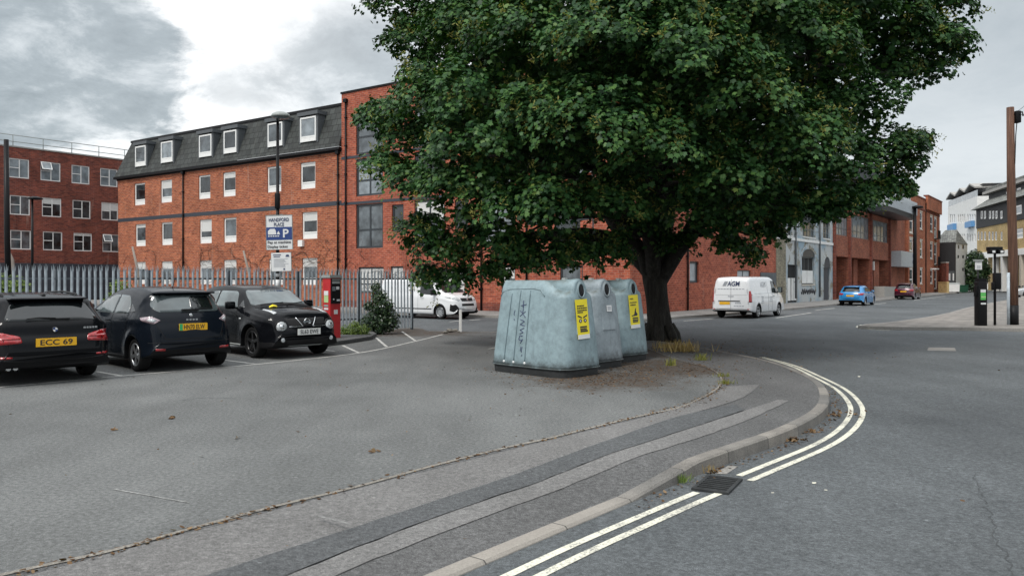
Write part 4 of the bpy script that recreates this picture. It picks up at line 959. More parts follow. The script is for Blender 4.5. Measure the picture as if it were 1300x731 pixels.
# ================================================================ VEHICLES
class Car:
    """Local frame: x forward from the rear bumper, y to the car's left, z up."""
    def __init__(s, name, label, cat, loc, heading, L, W, top, bot, wheels, belt, tumble=.32, zm=.6, paint='car_black', arch_pad=.045, flare=.0,
                 end_a=.38, end_b=.22, roof_a=.16, roof_b=.09, under_z=0, bulge=.07, plan_f=.05, plan_r=.03, shoulder=.03, scale=1, base=0, group=None, clad=None):
        s.root = thing(name, label, cat, (loc[0], loc[1], base), math.atan2(heading[1], heading[0]), group); s.root.scale = (scale,) * 3
        s.L, s.W = L, W; xr, xf, Rw = wheels; s.xr, s.xf, s.Rw = xr, xf, Rw
        T = np.array(top, float)
        # smooth silhouette sampled by arc length
        S = spline(T, 900); S[:, 0] = np.maximum.accumulate(S[:, 0] + np.arange(900) * 1e-6)
        a = np.r_[0, np.cumsum(np.linalg.norm(np.diff(S, axis=0), axis=1))]
        t = np.linspace(0, a[-1], 84); X = np.interp(t, a, S[:, 0])
        Ra = Rw + arch_pad
        ex = []
        for xw in (xr, xf):
            th = np.linspace(0, math.pi, 19); ex += list(xw - (Ra) * np.cos(th)) + [xw - Ra - .004, xw + Ra + .004]
        X = np.sort(np.r_[X, ex]); keep = np.r_[True, np.diff(X) > 2e-4]; X = X[keep]
        Zt = np.interp(X, S[:, 0], S[:, 1])
        B = np.array(bot, float); Zb = np.interp(X, B[:, 0], B[:, 1])
        for xw in (xr, xf):
            dx = np.abs(X - xw); h = np.where(dx < Ra, Rw + np.sqrt(np.maximum(Ra**2 - dx**2, 0)), 0); Zb = np.maximum(Zb, h)
        Zb = np.minimum(Zb, Zt - .02)
        dX = np.gradient(S[:, 0]); dZ = np.gradient(S[:, 1]); nl = np.hypot(dX, dZ) + 1e-9; SNx, SNz = -dZ / nl, dX / nl
        ks = np.exp(-np.linspace(-2, 2, 31)**2); ks /= ks.sum()
        SNx = np.convolve(np.pad(SNx, 15, 'edge'), ks, 'valid')
        Be = np.array(belt, float); hw = W / 2; tn = math.tan(tumble)
        def Y(x, z):
            zb = np.interp(x, Be[:, 0], Be[:, 1])
            lo = 1 - .055 * np.clip((zm - z) / zm, 0, 1)**2; u_ = np.clip((z - zm) / np.maximum(zb - zm, .05), 0, 1)
            y = hw * (lo - shoulder * u_**2)
            k = np.clip(z - zb, 0, None); y = y - np.minimum(k * 1.6, .018) - k * tn - .10 * k * k
            f_ = np.clip((x - (L - 1.1)) / 1.1, 0, 1); r_ = np.clip((.9 - x) / .9, 0, 1)
            y = y * (1 - plan_f * f_**2) * (1 - plan_r * r_**2)
            for xw in (xr, xf):
                rr = np.hypot(x - xw, z - Rw)
                y = y + (.012 + flare) * np.exp(-((rr - Ra) / (.10 + flare))**2) * (z < zb)
            y = y + .010 * np.exp(-((z - (zb - .09)) / .03)**2)      # waist crease
            return y
        m = 24; sj = 1 - (1 - np.linspace(0, 1, m))**1.5
        G = np.zeros((len(X), m, 3))
        for i in range(len(X)):
            z = Zb[i] + (Zt[i] - Zb[i]) * sj; x = np.full(m, X[i])
            D = np.hypot(S[None, :, 0] - x[:, None], S[None, :, 1] - z[:, None]); kk = D.argmin(1); d = D[np.arange(m), kk]
            e = np.abs(SNx[kk])**1.3
            A_ = roof_a + (end_a - roof_a) * e; b_ = roof_b + (end_b - roof_b) * e
            q = np.clip(d / A_, 0, 1); y = Y(x, z) - b_ * (1 - np.sqrt(np.clip(1 - (1 - q)**2, 0, 1)))
            G[i, :, 0] = x; G[i, :, 1] = y; G[i, :, 2] = z
        mr = 9
        iS = np.array([np.argmin(np.hypot(S[:, 0] - X[i], S[:, 1] - Zt[i])) for i in range(len(X))])
        nx_, nz_ = SNx[iS], np.sqrt(np.clip(1 - SNx[iS]**2, 0, 1))
        vs = []; rows = []
        for i in range(len(X)):
            row = [(X[i], 0, Zb[i])] + [tuple(g) for g in G[i]]
            yt = G[i, -1, 1]; bl = .035 + (bulge - .035) * abs(nx_[i])
            for k in range(1, mr + 1):
                y = yt * (1 - k / mr); o = bl * (1 - (y / yt)**2)
                row.append((X[i] + nx_[i] * o, y, Zt[i] + nz_[i] * o * .8))
            full = row + [(p[0], -p[1], p[2]) for p in row[-2:0:-1]]
            rows.append(full)
        n = len(rows[0]); mb = MB()
        for r_ in rows: mb.v += [Vector(p) for p in r_]
        for i in range(len(rows) - 1):
            for k in range(n):
                k2 = (k + 1) % n
                bottom = k == 0 or k == n - 1
                mat = 1 if bottom else 0
                zc = (rows[i][k][2] + rows[i][k2][2]) / 2
                if clad and not bottom and zc < clad: mat = 1
                mb.f.append([i * n + k, i * n + k2, (i + 1) * n + k2, (i + 1) * n + k]); mb.m.append(mat); mb.sm.append(not bottom)
        mb.f.append(list(range(n))); mb.m.append(0); mb.sm.append(False); e_ = (len(rows) - 1) * n; mb.f.append([e_ + k for k in reversed(range(n))]); mb.m.append(0); mb.sm.append(False)
        s.body = mb.build('body', [paint, 'trim'], s.root)
        me = s.body.data
        s.bvh = BVHTree.FromPolygons([v.co.copy() for v in me.vertices], [list(p.vertices) for p in me.polygons])
        s.paint = paint
    def hit(s, view, a, b):
        o, d = {'L': (Vector((a, 3, b)), Vector((0, -1, 0))), 'R': (Vector((a, -3, b)), Vector((0, 1, 0))), 'rear': (Vector((-3, a, b)), Vector((1, 0, 0))),
                'front': (Vector((s.L + 3, a, b)), Vector((-1, 0, 0))), 'top': (Vector((a, b, 4)), Vector((0, 0, -1)))}[view]
        h = s.bvh.ray_cast(o, d)
        return (h[0], h[1] if h[1].dot(d) < 0 else -h[1]) if h[0] is not None else (None, None)
    def panel(s, name, view, poly, mat, off=.004, parent=None, step=.05, thick=.012, rounded=0):
        bm = bmesh.new()
        P = [Vector((p[0], p[1], 0)) for p in poly]
        if rounded:
            Q = []
            for i in range(len(P)):
                p, a, b_ = P[i], P[i - 1], P[(i + 1) % len(P)]
                ra = min(rounded, (a - p).length * .45); rb = min(rounded, (b_ - p).length * .45)
                q0 = p + (a - p).normalized() * ra; q1 = p + (b_ - p).normalized() * rb
                for t in (0, .25, .5, .75, 1): Q.append(q0 * (1 - t)**2 + p * 2 * t * (1 - t) + q1 * t * t)
            P = Q
        f = bm.faces.new([bm.verts.new(p) for p in P]); bmesh.ops.triangulate(bm, faces=[f])
        for ax in (0, 1):
            lo = min(p[ax] for p in P); hi = max(p[ax] for p in P); k = max(1, int((hi - lo) / step)); nrm = Vector((1, 0, 0)) if ax == 0 else Vector((0, 1, 0))
            for j in range(1, k): bmesh.ops.bisect_plane(bm, geom=bm.verts[:] + bm.edges[:] + bm.faces[:], plane_co=nrm * (lo + (hi - lo) * j / k), plane_no=nrm)
        ed = [e for e in bm.edges if e.is_boundary]
        ok = {}
        kill = []
        for v in bm.verts:
            p, nn = s.hit(view, v.co.x, v.co.y)
            if p is None: kill.append(v)
            else: ok[v] = (p + nn * off, nn)
        for v, (p, nn) in ok.items(): v.co = p
        if kill: bmesh.ops.delete(bm, geom=kill, context='VERTS')
        ed = [e for e in bm.edges if e.is_boundary]
        r_ = bmesh.ops.extrude_edge_only(bm, edges=ed)
        nv = [g for g in r_['geom'] if isinstance(g, bmesh.types.BMVert)]
        for v in nv:
            src = min((w for e in v.link_edges for w in e.verts if w is not v and w in ok and (w.co - v.co).length < 1e-5), key=lambda w: 0, default=None)
            nn = ok[src][1] if src else Vector((0, 0, 1)); v.co = v.co - nn * (off + thick)
        mb = MB(); mb.bm(bm, 0, None, True); o = mb.build(name, mat, parent or s.root)
        return o
    def both(s, name, poly, mat, **k):
        k2 = dict(k); return [s.panel(name, v, poly, mat, **k2) for v in ('L', 'R')]
    def wheels(s, width=.21, rim='rim', spokes=5, rimr=.7, inset=.03, double=False):
        for xw in (s.xr, s.xf):
            for sd in (1, -1):
                R_ = s.Rw; y = sd * (s.W / 2 - inset - width / 2)
                Mw = Matrix.Translation((xw, y, R_)) @ Matrix.Rotation(R(-90) * sd, 4, 'X')
                mb = MB(); h = width / 2; rr = R_ * rimr
                mb.lathe([(rr, -h), (R_ * .93, -h), (R_ * .985, -h * .8), (R_, -h * .45), (R_, h * .45), (R_ * .985, h * .8), (R_ * .93, h), (rr + .012, h * 1.0), (rr, h * .86), (rr - .01, h * .3), (0.001, h * .25)], 36, 0, Mw)
                w = mb.build('wheel', 'tyre', s.root)
                mb = MB(); mb.lathe([(rr - .004, h * .86), (rr - .004, h * .97), (rr - .02, h * .98), (rr - .03, h * .72)], 36, 0, Mw)
                mb.lathe([(.001, h * .9), (.035, h * .9), (.06, h * .8), (.07, h * .5)], 16, 0, Mw)
                for k in range(spokes):
                    offs = (-.13, .13) if double else (0,)
                    for da in offs:
                        a = 2 * math.pi * k / spokes + da + .3; Ms = Mw @ Matrix.Rotation(a, 4, 'Z')
                        wd = .016 if double else .03
                        mb.prism([(.05, -wd * 1.15, h * .70), (rr - .012, -wd * .8, h * .80), (rr - .012, wd * .8, h * .80), (.05, wd * 1.15, h * .70)], (0, 0, h * .14), 0, Ms)
                mb.build('rim', rim, w)
    def plate(s, view, y, z, txt, mat, w=.52, h=.111, green=False, tilt=0):
        p, nn = s.hit(view, y, z); sg = -1 if view == 'rear' else 1
        x = p.x + sg * .012
        Mp = frame((x, y, z), (0, sg, 0), (0, 0, 1))
        Mp = Mp @ Matrix.Rotation(R(tilt), 4, 'X')
        mb = MB(); mb.box(-w / 2, w / 2, -h / 2, h / 2, -.012, .006); o = mb.build('number_plate', mat, s.root, Mp)
        if txt: lettering(txt, w * (.80 if not green else .74), h * .68, 'ink', o, Mp @ Matrix.Translation((w * .03 if green else 0, 0, .0085)), bold=True)
        if green: mb = MB(); mb.box(-w / 2 + .004, -w / 2 + .062, -h / 2 + .004, h / 2 - .004, .0062, .008); mb.build('green_flash', 'plate_green', o, Mp)
        return o
    def mirror(s, x, z, mat=None, sz=(.12, .22, .15), yoff=.0):
        for sd in (1, -1):
            p, nn = s.hit('L' if sd > 0 else 'R', x, z); y = p.y + sd * (.02 + yoff)
            mb = MB(); y2 = y + sd * sz[1]; mb.rbox(x - sz[0] * .4, x + sz[0] * .6, min(y + sd * .03, y2), max(y + sd * .03, y2), z + .0, z + sz[2], .035); mb.tube([(x + .03, p.y - sd * .05, z), (x + .02, y + sd * .08, z + .04)], .022, 6)
            o = mb.build('wing_mirror', mat or s.paint, s.root)
            mb = MB(); mb.box(x - sz[0] * .4 - .006, x - sz[0] * .4 - .001, min(y + sd * .06, y2 - sd * .03), max(y + sd * .06, y2 - sd * .03), z + .025, z + sz[2] - .025); mb.build('mirror_glass', 'car_glass_pale', o)
    def handle(s, x, z, mat=None):
        for v in ('L', 'R'):
            p, nn = s.hit(v, x, z); sd = 1 if v == 'L' else -1
            mb = MB(); mb.tube([(x - .1, p.y + sd * .002, z), (x - .08, p.y + sd * .032, z), (x + .08, p.y + sd * .032, z), (x + .1, p.y + sd * .002, z)], .013, 6); mb.build('door_handle', mat or s.paint, s.root)
    def seam(s, view, pts, w=.010):
        for a, b_ in zip(pts[:-1], pts[1:]):
            pass
        vs = []; n = 0; mb = MB(); P = []
        for a, b_ in zip(pts[:-1], pts[1:]):
            k = max(2, int(math.hypot(b_[0] - a[0], b_[1] - a[1]) / .06)); P += [(a[0] + (b_[0] - a[0]) * i / k, a[1] + (b_[1] - a[1]) * i / k) for i in range(k)]
        P.append(pts[-1]); Q = []
        for p in P:
            h, nn = s.hit(view, *p)
            if h is not None: Q.append(h + nn * .0005)
        mb.tube(Q, w * .5, 4, sm=False)
        return mb.build('panel_gap', 'trim', s.root)
def hd(x, y): v = Vector((x, y, 0)).normalized(); return (v.x, v.y)
FH = (fn.x, fn.y)                     # cars park square to the fence
def on_rear(c, y, z, r, name, mats, parent=None):
    p, nn = c.hit('rear', y, z); Mb = frame(p - Vector((.006, 0, 0)), (0, -1, 0), (0, 0, 1)); mb = MB()
    mb.lathe([(r, -.01), (r, .004), (r * .86, .008), (.001, .009)], 20, 0, Mb); return mb.build(name, mats, parent or c.root), Mb

# ---- dark estate car, far left
C0 = Vector((-7.52, 12.98, 0))
c1 = Car('parked_car', 'dark estate car nearest the left edge with a yellow rear plate and red tail lamps', 'car', C0 - Vector((FH[0], FH[1], 0)) * 0, FH, 4.9, 1.86,
    [(0, .50), (.012, .62), (.04, .74), (.085, .80), (.10, .90), (.125, 1.0), (.17, 1.055), (.30, 1.20), (.43, 1.345), (.50, 1.385), (.66, 1.42), (1.2, 1.46), (2.1, 1.465), (2.75, 1.41), (3.2, 1.22), (3.75, .985), (4.2, .93), (4.6, .83), (4.82, .70), (4.89, .58), (4.9, .5)],
    [(0, .42), (.06, .30), (.4, .22), (1.5, .19), (3.6, .19), (4.5, .2), (4.8, .28), (4.9, .42)], (1.05, 4.02, .34), [(0, .98), (1, 1.0), (3.6, .95), (4.9, .8)], group='cars parked nose or tail to the fence', tumble=.36, end_a=.42, end_b=.26, roof_a=.13, roof_b=.07)
c1.wheels(double=True)
c1.panel('rear_window', 'rear', [(-.70, 1.045), (.70, 1.045), (.56, 1.325), (-.56, 1.325)], 'car_glass', rounded=.06)
c1.both('side_window', [(.42, 1.03), (1.20, 1.02), (1.20, 1.36), (.72, 1.33)], 'car_glass', rounded=.05); c1.both('side_window', [(1.26, 1.02), (2.1, 1.01), (2.1, 1.385), (1.26, 1.365)], 'car_glass', rounded=.03); c1.both('side_window', [(2.16, 1.01), (3.2, .99), (2.72, 1.33), (2.16, 1.385)], 'car_glass', rounded=.04)
c1.panel('windscreen', 'front', [(-.68, 1.02), (.68, 1.02), (.56, 1.36), (-.56, 1.36)], 'car_glass_pale', rounded=.06)
for sd in (1, -1):
    o = c1.panel('tail_light', 'rear', [(sd * .48, .70), (sd * .90, .67), (sd * .915, .87), (sd * .74, .87), (sd * .50, .80)], 'tail_red', off=.008, rounded=.03)
    c1.panel('lamp_strip', 'rear', [(sd * .50, .755), (sd * .86, .755), (sd * .86, .79), (sd * .52, .785)], 'tail_clear' if False else 'tail_red', off=.014, parent=o)
    c1.panel('reflector', 'rear', [(sd * .62, .455), (sd * .86, .46), (sd * .86, .495), (sd * .62, .485)], 'tail_red', off=.006)
    c1.panel('headlight', 'front', [(sd * .45, .62), (sd * .80, .64), (sd * .82, .75), (sd * .5, .72)], 'lamp_clear', rounded=.03)
mb = MB(); mb.rbox(.30, .62, -.58, .58, 1.385, 1.415, .012); mb.build('roof_spoiler', 'car_black', c1.root)
for sd in (1, -1): mb = MB(); mb.tube([(.75, sd * .56, 1.40), (.85, sd * .57, 1.47), (1.6, sd * .575, 1.505), (2.6, sd * .57, 1.48), (2.75, sd * .56, 1.42)], .018, 6); mb.build('roof_rail', 'trim', c1.root)
mb = MB(); mb.rbox(.62, .84, -.03, .03, 1.425, 1.478, .02); mb.build('roof_aerial', 'trim', c1.root)
mb = MB(); p, _ = c1.hit('rear', 0, 1.075); mb.rbox(p.x - .04, p.x + .01, -.24, .06, 1.06, 1.085, .008); mb.tube([(p.x - .03, -.02, 1.08), (p.x - .035, .22, 1.10), (p.x - .03, .40, 1.085)], [.016, .012, .008], 6); mb.build('wiper', 'trim', c1.root)
c1.plate('rear', 0, .70, 'ECC 69', 'plate_yellow', .60, .135)
b_, Mb = on_rear(c1, 0, .90, .046, 'badge', 'ink')
for q in range(4):
    mb = MB(); mb.prism([(0, 0, .0095)] + [(.036 * math.cos(t), .036 * math.sin(t), .0095) for t in np.linspace(q * math.pi / 2, (q + 1) * math.pi / 2, 6)], (0, 0, .002)); mb.build('badge_quarter', 'sign_white' if q % 2 == 0 else 'sign_blue', b_, Mb)
for k in range(5):
    p, _ = c1.hit('rear', -.46 - k * .048, .915); mb = MB(); mb.box(p.x - .008, p.x, -.46 - k * .048 - .017, -.46 - k * .048 + .017, .90, .93); mb.build('model_mark', 'chrome', c1.root)
for y in (.56, .66): mb = MB(); mb.tube([(.03, y, .30), (.2, y, .30)], .045, 14, cap=False); mb.tube([(.06, y, .30), (.2, y, .30)], .036, 10, 0); mb.build('exhaust_pipe', 'chrome', c1.root)
c1.seam('rear', [(-.74, .98), (-.72, .56), (.72, .56), (.74, .98)]); c1.seam('rear', [(-.86, .44), (-.4, .395), (.4, .395), (.86, .44)], .02)
c1.panel('bumper_valance', 'rear', [(-.70, .24), (.70, .24), (.74, .33), (-.74, .33)], 'trim', off=.005)
c1.mirror(3.0, 1.0); c1.handle(1.45, .90); c1.handle(2.45, .89); c1.both('sill', [(1.45, .20), (3.6, .20), (3.6, .25), (1.45, .25)], 'trim')
for xx in (1.22, 2.13, 3.25): c1.seam('L', [(xx, .30), (xx, .98)]); c1.seam('R', [(xx, .30), (xx, .98)])

# ---- dark small hatchback with diamond tail lamps
Cz = Vector((-6.05, 14.95, 0))
c2 = Car('parked_car', 'dark navy hatchback with pale diamond tail lamps and a green flash plate, middle of three', 'car', Cz, FH, 4.08, 1.74,
    [(0, .52), (.02, .66), (.06, .80), (.11, .92), (.15, 1.02), (.22, 1.12), (.34, 1.30), (.44, 1.43), (.52, 1.475), (.8, 1.52), (1.4, 1.56), (2.0, 1.54), (2.5, 1.44), (2.95, 1.25), (3.35, 1.07), (3.7, .95), (3.94, .80), (4.05, .65), (4.08, .52)],
    [(0, .42), (.05, .33), (.3, .25), (1.2, .21), (3.0, .21), (3.8, .22), (4.0, .3), (4.08, .42)], (.62, 3.21, .315), [(0, 1.03), (1.2, 1.04), (3.3, .97), (4.08, .85)], paint='car_navy', group='cars parked nose or tail to the fence', tumble=.36, flare=.02, end_a=.48, end_b=.27, roof_a=.15, roof_b=.09)
c2.wheels(spokes=5, double=True)
c2.panel('rear_window', 'rear', [(-.58, 1.11), (.58, 1.11), (.66, 1.21), (.58, 1.40), (.50, 1.43), (-.50, 1.43), (-.58, 1.40), (-.66, 1.21)], 'car_glass_pale', rounded=.06)
c2.panel('rear_seat', 'rear', [(-.50, 1.14), (-.02, 1.14), (-.06, 1.40), (-.46, 1.40)], 'car_glass', off=.008, rounded=.06)
c2.both('side_window', [(.98, 1.075), (1.72, 1.065), (1.72, 1.43), (1.26, 1.41), (1.06, 1.27)], 'car_glass_pale', rounded=.05); c2.both('side_window', [(1.78, 1.065), (2.95, 1.06), (2.45, 1.34), (2.1, 1.42), (1.78, 1.43)], 'car_glass_pale', rounded=.05); c2.both('side_window', [(.70, 1.12), (.92, 1.09), (.98, 1.26)], 'car_glass', rounded=.03)
c2.panel('windscreen', 'front', [(-.66, 1.10), (.66, 1.10), (.54, 1.44), (-.54, 1.44)], 'car_glass_pale', rounded=.06)
for sd in (1, -1):
    o = c2.panel('tail_light', 'rear', [(sd * .56, .96), (sd * .69, .895), (sd * .82, .95), (sd * .82, 1.01), (sd * .70, 1.035)], 'tail_clear', off=.009, rounded=.015)
    c2.panel('lamp_core', 'rear', [(sd * .62, .96), (sd * .69, .92), (sd * .77, .965), (sd * .70, 1.0)], 'lamp_clear', off=.014, parent=o)
    c2.panel('tail_light', 'L' if sd > 0 else 'R', [(.20, .96), (.30, .955), (.42, 1.0), (.30, 1.025), (.2, 1.01)], 'tail_clear', off=.008, rounded=.01)
    c2.panel('reflector', 'rear', [(sd * .52, .40), (sd * .70, .41), (sd * .70, .45), (sd * .52, .44)], 'tail_red', off=.006); c2.panel('headlight', 'front', [(sd * .42, .68), (sd * .78, .72), (sd * .76, .84), (sd * .5, .78)], 'lamp_clear')
mb = MB(); mb.rbox(.30, .60, -.57, .57, 1.45, 1.485, .014); mb.build('roof_spoiler', 'car_navy', c2.root)
mb = MB(); mb.tube([(.95, 0, 1.54), (.78, 0, 1.78)], [.008, .004], 6); mb.build('roof_aerial', 'trim', c2.root)
mb = MB(); p, _ = c2.hit('rear', 0, 1.13); mb.rbox(p.x - .045, p.x + .01, -.16, .16, 1.125, 1.165, .01); mb.tube([(p.x - .02, 0, 1.14), (p.x - .0, -.36, 1.18)], .010, 6); mb.build('wiper', 'trim', c2.root)
c2.plate('rear', 0, .83, 'HN70 ELW', 'plate_yellow', .54, .13, green=True)
on_rear(c2, 0, 1.045, .035, 'badge', 'chrome')
for k in range(4): p, _ = c2.hit('rear', .09 - k * .06, .965); mb = MB(); mb.box(p.x - .008, p.x, .09 - k * .06 - .02, .09 - k * .06 + .02, .95, .98); mb.build('model_mark', 'chrome', c2.root)
c2.seam('rear', [(-.70, 1.02), (-.52, .62), (.52, .62), (.70, 1.02)], .014); c2.seam('rear', [(-.78, .55), (.78, .55)]); c2.panel('bumper_valance', 'rear', [(-.62, .27), (.62, .27), (.66, .36), (-.66, .36)], 'trim', off=.005)
c2.mirror(2.75, 1.08, 'trim'); c2.handle(1.95, .93); c2.both('sill', [(1.02, .22), (2.82, .22), (2.82, .28), (1.02, .28)], 'trim'); c2.seam('L', [(1.75, .3), (1.75, 1.05)]); c2.seam('R', [(1.75, .3), (1.75, 1.05)]); c2.seam('L', [(.95, 1.0), (1.05, .6)]); c2.seam('L', [(2.85, .32), (2.9, 1.0)])

# ---- black crossover, nose out
Cj = Vector((-4.50, 17.35, 0))
hj = (-FH[0], -FH[1])
c3 = Car('parked_car', 'black crossover parked nose out with round headlamps and a white front plate', 'car', Cj - Vector((hj[0], hj[1], 0)) * 4.13, hj, 4.13, 1.77,
    [(0, .55), (.02, .75), (.08, .92), (.15, 1.05), (.28, 1.25), (.42, 1.42), (.55, 1.50), (.9, 1.55), (1.5, 1.575), (2.05, 1.55), (2.45, 1.46), (2.75, 1.29), (3.02, 1.12), (3.15, 1.075), (3.5, 1.045), (3.78, .995), (3.92, .93), (4.01, .82), (4.07, .68), (4.11, .60), (4.13, .52)],
    [(0, .42), (.05, .33), (.3, .27), (1.2, .24), (3.0, .24), (3.85, .23), (4.05, .28), (4.13, .42)], (.80, 3.30, .35), [(0, 1.06), (1.2, 1.10), (2.9, 1.02), (3.6, .92), (4.13, .80)], paint='car_black', group='cars parked nose or tail to the fence', tumble=.36, flare=.05, end_a=.50, end_b=.27, roof_a=.16, roof_b=.09, clad=.36)
c3.wheels(rim='rim_dark', spokes=5, rimr=.72, width=.22, inset=.0)
c3.panel('windscreen', 'front', [(-.70, 1.135), (.70, 1.135), (.61, 1.40), (.56, 1.475), (-.56, 1.475), (-.61, 1.40)], 'car_glass_pale', rounded=.06)
c3.both('side_window', [(1.5, 1.10), (2.52, 1.08), (2.32, 1.40), (2.2, 1.455), (1.5, 1.465)], 'car_glass_pale', rounded=.05); c3.both('side_window', [(.75, 1.18), (1.43, 1.11), (1.43, 1.465), (1.0, 1.43)], 'car_glass_pale', rounded=.05)
c3.both('quarter_glass', [(2.57, 1.10), (2.80, 1.09), (2.60, 1.26)], 'car_glass', rounded=.02)
c3.panel('rear_window', 'rear', [(-.58, 1.1), (.58, 1.1), (.5, 1.42), (-.5, 1.42)], 'car_glass', rounded=.05)
for sd in (1, -1):
    p, nn = c3.hit('front', sd * .59, .70); Mb = frame(p - Vector((.05, 0, 0)), (-sd * .18, 1, 0), (0, 0, 1)); mb = MB(); mb.lathe([(.145, -.03), (.145, .035), (.13, .055), (.122, .04)], 28, 0, Mb); o = mb.build('headlight', 'trim', c3.root)
    mb = MB(); mb.lathe([(.122, .03), (.115, .06), (.08, .082), (.04, .092), (.001, .095)], 24, 0, Mb); mb.build('lamp_glass', 'lamp_clear', o)
    mb = MB(); mb.lathe([(.055, .092), (.05, .099), (.001, .103)], 16, 0, Mb); mb.build('lamp_core', 'chrome', o)
    c3.panel('indicator', 'top', [(3.35, sd * .60), (3.82, sd * .57), (3.86, sd * .665), (3.4, sd * .69)], 'lamp_clear', off=.012, rounded=.03)
    p, nn = c3.hit('front', sd * .60, .42); Mb = frame(p - Vector((.03, 0, 0)), (0, 1, 0), (0, 0, 1)); mb = MB(); mb.lathe([(.08, -.02), (.08, .02), (.06, .03), (.05, .025), (.001, .03)], 18, 0, Mb); o = mb.build('fog_light', 'trim', c3.root); mb = MB(); mb.lathe([(.048, .03), (.001, .04)], 14, 0, Mb); mb.build('fog_glass', 'lamp_clear', o)
    c3.panel('tail_light', 'rear', [(sd * .55, .9), (sd * .78, .85), (sd * .76, 1.05), (sd * .62, 1.1)], 'tail_red')
o = c3.panel('grille', 'front', [(-.42, .70), (.42, .70), (.50, .88), (-.50, .88)], 'dark_void', off=.004, rounded=.03)
def bar3(y0, z0, y1, z1, w):
    Q = []
    for t in np.linspace(0, 1, 7):
        p, nn = c3.hit('front', y0 + (y1 - y0) * t, z0 + (z1 - z0) * t); Q.append(p + Vector((.012, 0, 0)))
    mb = MB(); mb.tube(Q, w, 6); return mb.build('grille_bar', 'chrome', o)
bar3(.25, .89, .12, .70, .014); bar3(-.25, .89, -.12, .70, .014); bar3(.44, .70, .12, .70, .008); bar3(-.44, .70, -.12, .70, .008)
p, _ = c3.hit('front', 0, .80); Mb = frame(p + Vector((.016, 0, 0)), (0, 1, 0), (0, 0, 1)); mb = MB(); mb.lathe([(.078, -.006), (.078, .008), (.056, .008), (.056, -.006)], 24, 0, Mb); mb.box(-.10, .10, -.016, .016, -.004, .01, 0, Mb); mb.build('badge', 'chrome', c3.root)
c3.plate('front', 0, .585, 'SL63 EWE', 'plate_white', .56, .135)
c3.panel('lower_intake', 'front', [(-.50, .33), (.50, .33), (.58, .46), (-.58, .46)], 'dark_void', off=.004, rounded=.03)
c3.panel('skid_trim', 'front', [(-.40, .26), (.40, .26), (.42, .285), (-.42, .285)], 'lamp_grey', off=.006)
c3.mirror(2.50, 1.06, sz=(.13, .25, .17)); c3.handle(1.75, .98); c3.seam('R', [(1.46, .34), (1.46, 1.1)]); c3.seam('R', [(2.55, .36), (2.62, .80), (2.56, 1.08)]); c3.seam('L', [(1.46, .34), (1.46, 1.1)]); c3.seam('L', [(2.55, .36), (2.62, .80), (2.56, 1.08)])
c3.panel('scuttle', 'top', [(2.98, -.66), (3.10, -.70), (3.10, .70), (2.98, .66)], 'trim', off=.006)
mb = MB()
for y0, y1 in ((-.52, .05), (.10, .60)):
    a, _ = c3.hit('front', y0, 1.15); b2, _ = c3.hit('front', y1, 1.20); mb.tube([a + Vector((.02, 0, 0)), b2 + Vector((.02, 0, .0))], .011, 5)
mb.build('wiper', 'trim', c3.root)
c3.both('sill', [(1.22, .26), (2.86, .26), (2.86, .285), (1.22, .285)], 'lamp_grey', off=.012)
c3.both('side_lamp', [(2.70, .83), (2.77, .83), (2.77, .87), (2.70, .87)], 'lamp_clear', off=.008)
c3.seam('top', [(3.10, -.66), (3.7, -.56), (3.88, -.4), (3.92, 0), (3.88, .4), (3.7, .56), (3.10, .66)], .008)
# yellow leaflet on the bonnet
p, nn = c3.hit('top', 3.17, -.30); Ml = frame(Vector(p) + Vector((0, 0, .012)), (.2, 1, .06), (-1, .25, .3)) ; mb = MB(); mb.prism([(-.10, -.04, 0), (.0, -.05, .03), (.09, -.035, 0), (.085, .035, .01), (0, .045, .04), (-.08, .035, 0)], (0, 0, .004), 0, Ml)
lf = mb.build('paper_notice', 'yellow_label'); lf.matrix_world = Matrix.Translation(c3.root.location) @ Matrix.Rotation(c3.root.rotation_euler.z, 4, 'Z'); tag(lf, 'crumpled yellow paper notice lying at the foot of the black crossover windscreen', 'paper')

# ---- white panel van beyond the fence end
dirA = (fa.B - fa.A).normalized(); hA = (dirA.x, dirA.y); lA = Vector((-hA[1], hA[0], 0))
nose = at(581, 36.5, 0)
v1 = Car('panel_van', 'white panel van behind the right end of the steel fence, facing right', 'van', nose - Vector((*hA, 0)) * 4.96 + lA * .75, hA, 4.96, 1.92,
    [(0, .5), (.01, .8), (.03, 1.3), (.08, 1.70), (.16, 1.84), (.3, 1.885), (.9, 1.905), (2.8, 1.905), (3.25, 1.87), (3.55, 1.74), (3.95, 1.42), (4.18, 1.25), (4.45, 1.17), (4.72, 1.07), (4.86, .93), (4.92, .75), (4.955, .58), (4.96, .48)],
    [(0, .42), (.05, .34), (.4, .27), (1.4, .23), (3.4, .23), (4.6, .22), (4.85, .26), (4.96, .36)], (.78, 4.05, .335), [(0, 1.18), (3.4, 1.12), (4.2, 1.02), (4.96, .85)], tumble=.12, paint='car_white', base=ROADZ, end_a=.35, end_b=.2, roof_a=.16, roof_b=.13, plan_f=.07)
v1.wheels(spokes=10, rimr=.68, width=.2, inset=.02)
v1.both('side_window', [(2.78, 1.17), (3.88, 1.12), (3.62, 1.46), (3.42, 1.66), (2.78, 1.68)], 'car_glass', rounded=.06)
v1.panel('windscreen', 'front', [(-.78, 1.24), (.78, 1.24), (.74, 1.60), (.68, 1.76), (-.68, 1.76), (-.74, 1.60)], 'car_glass', rounded=.06)
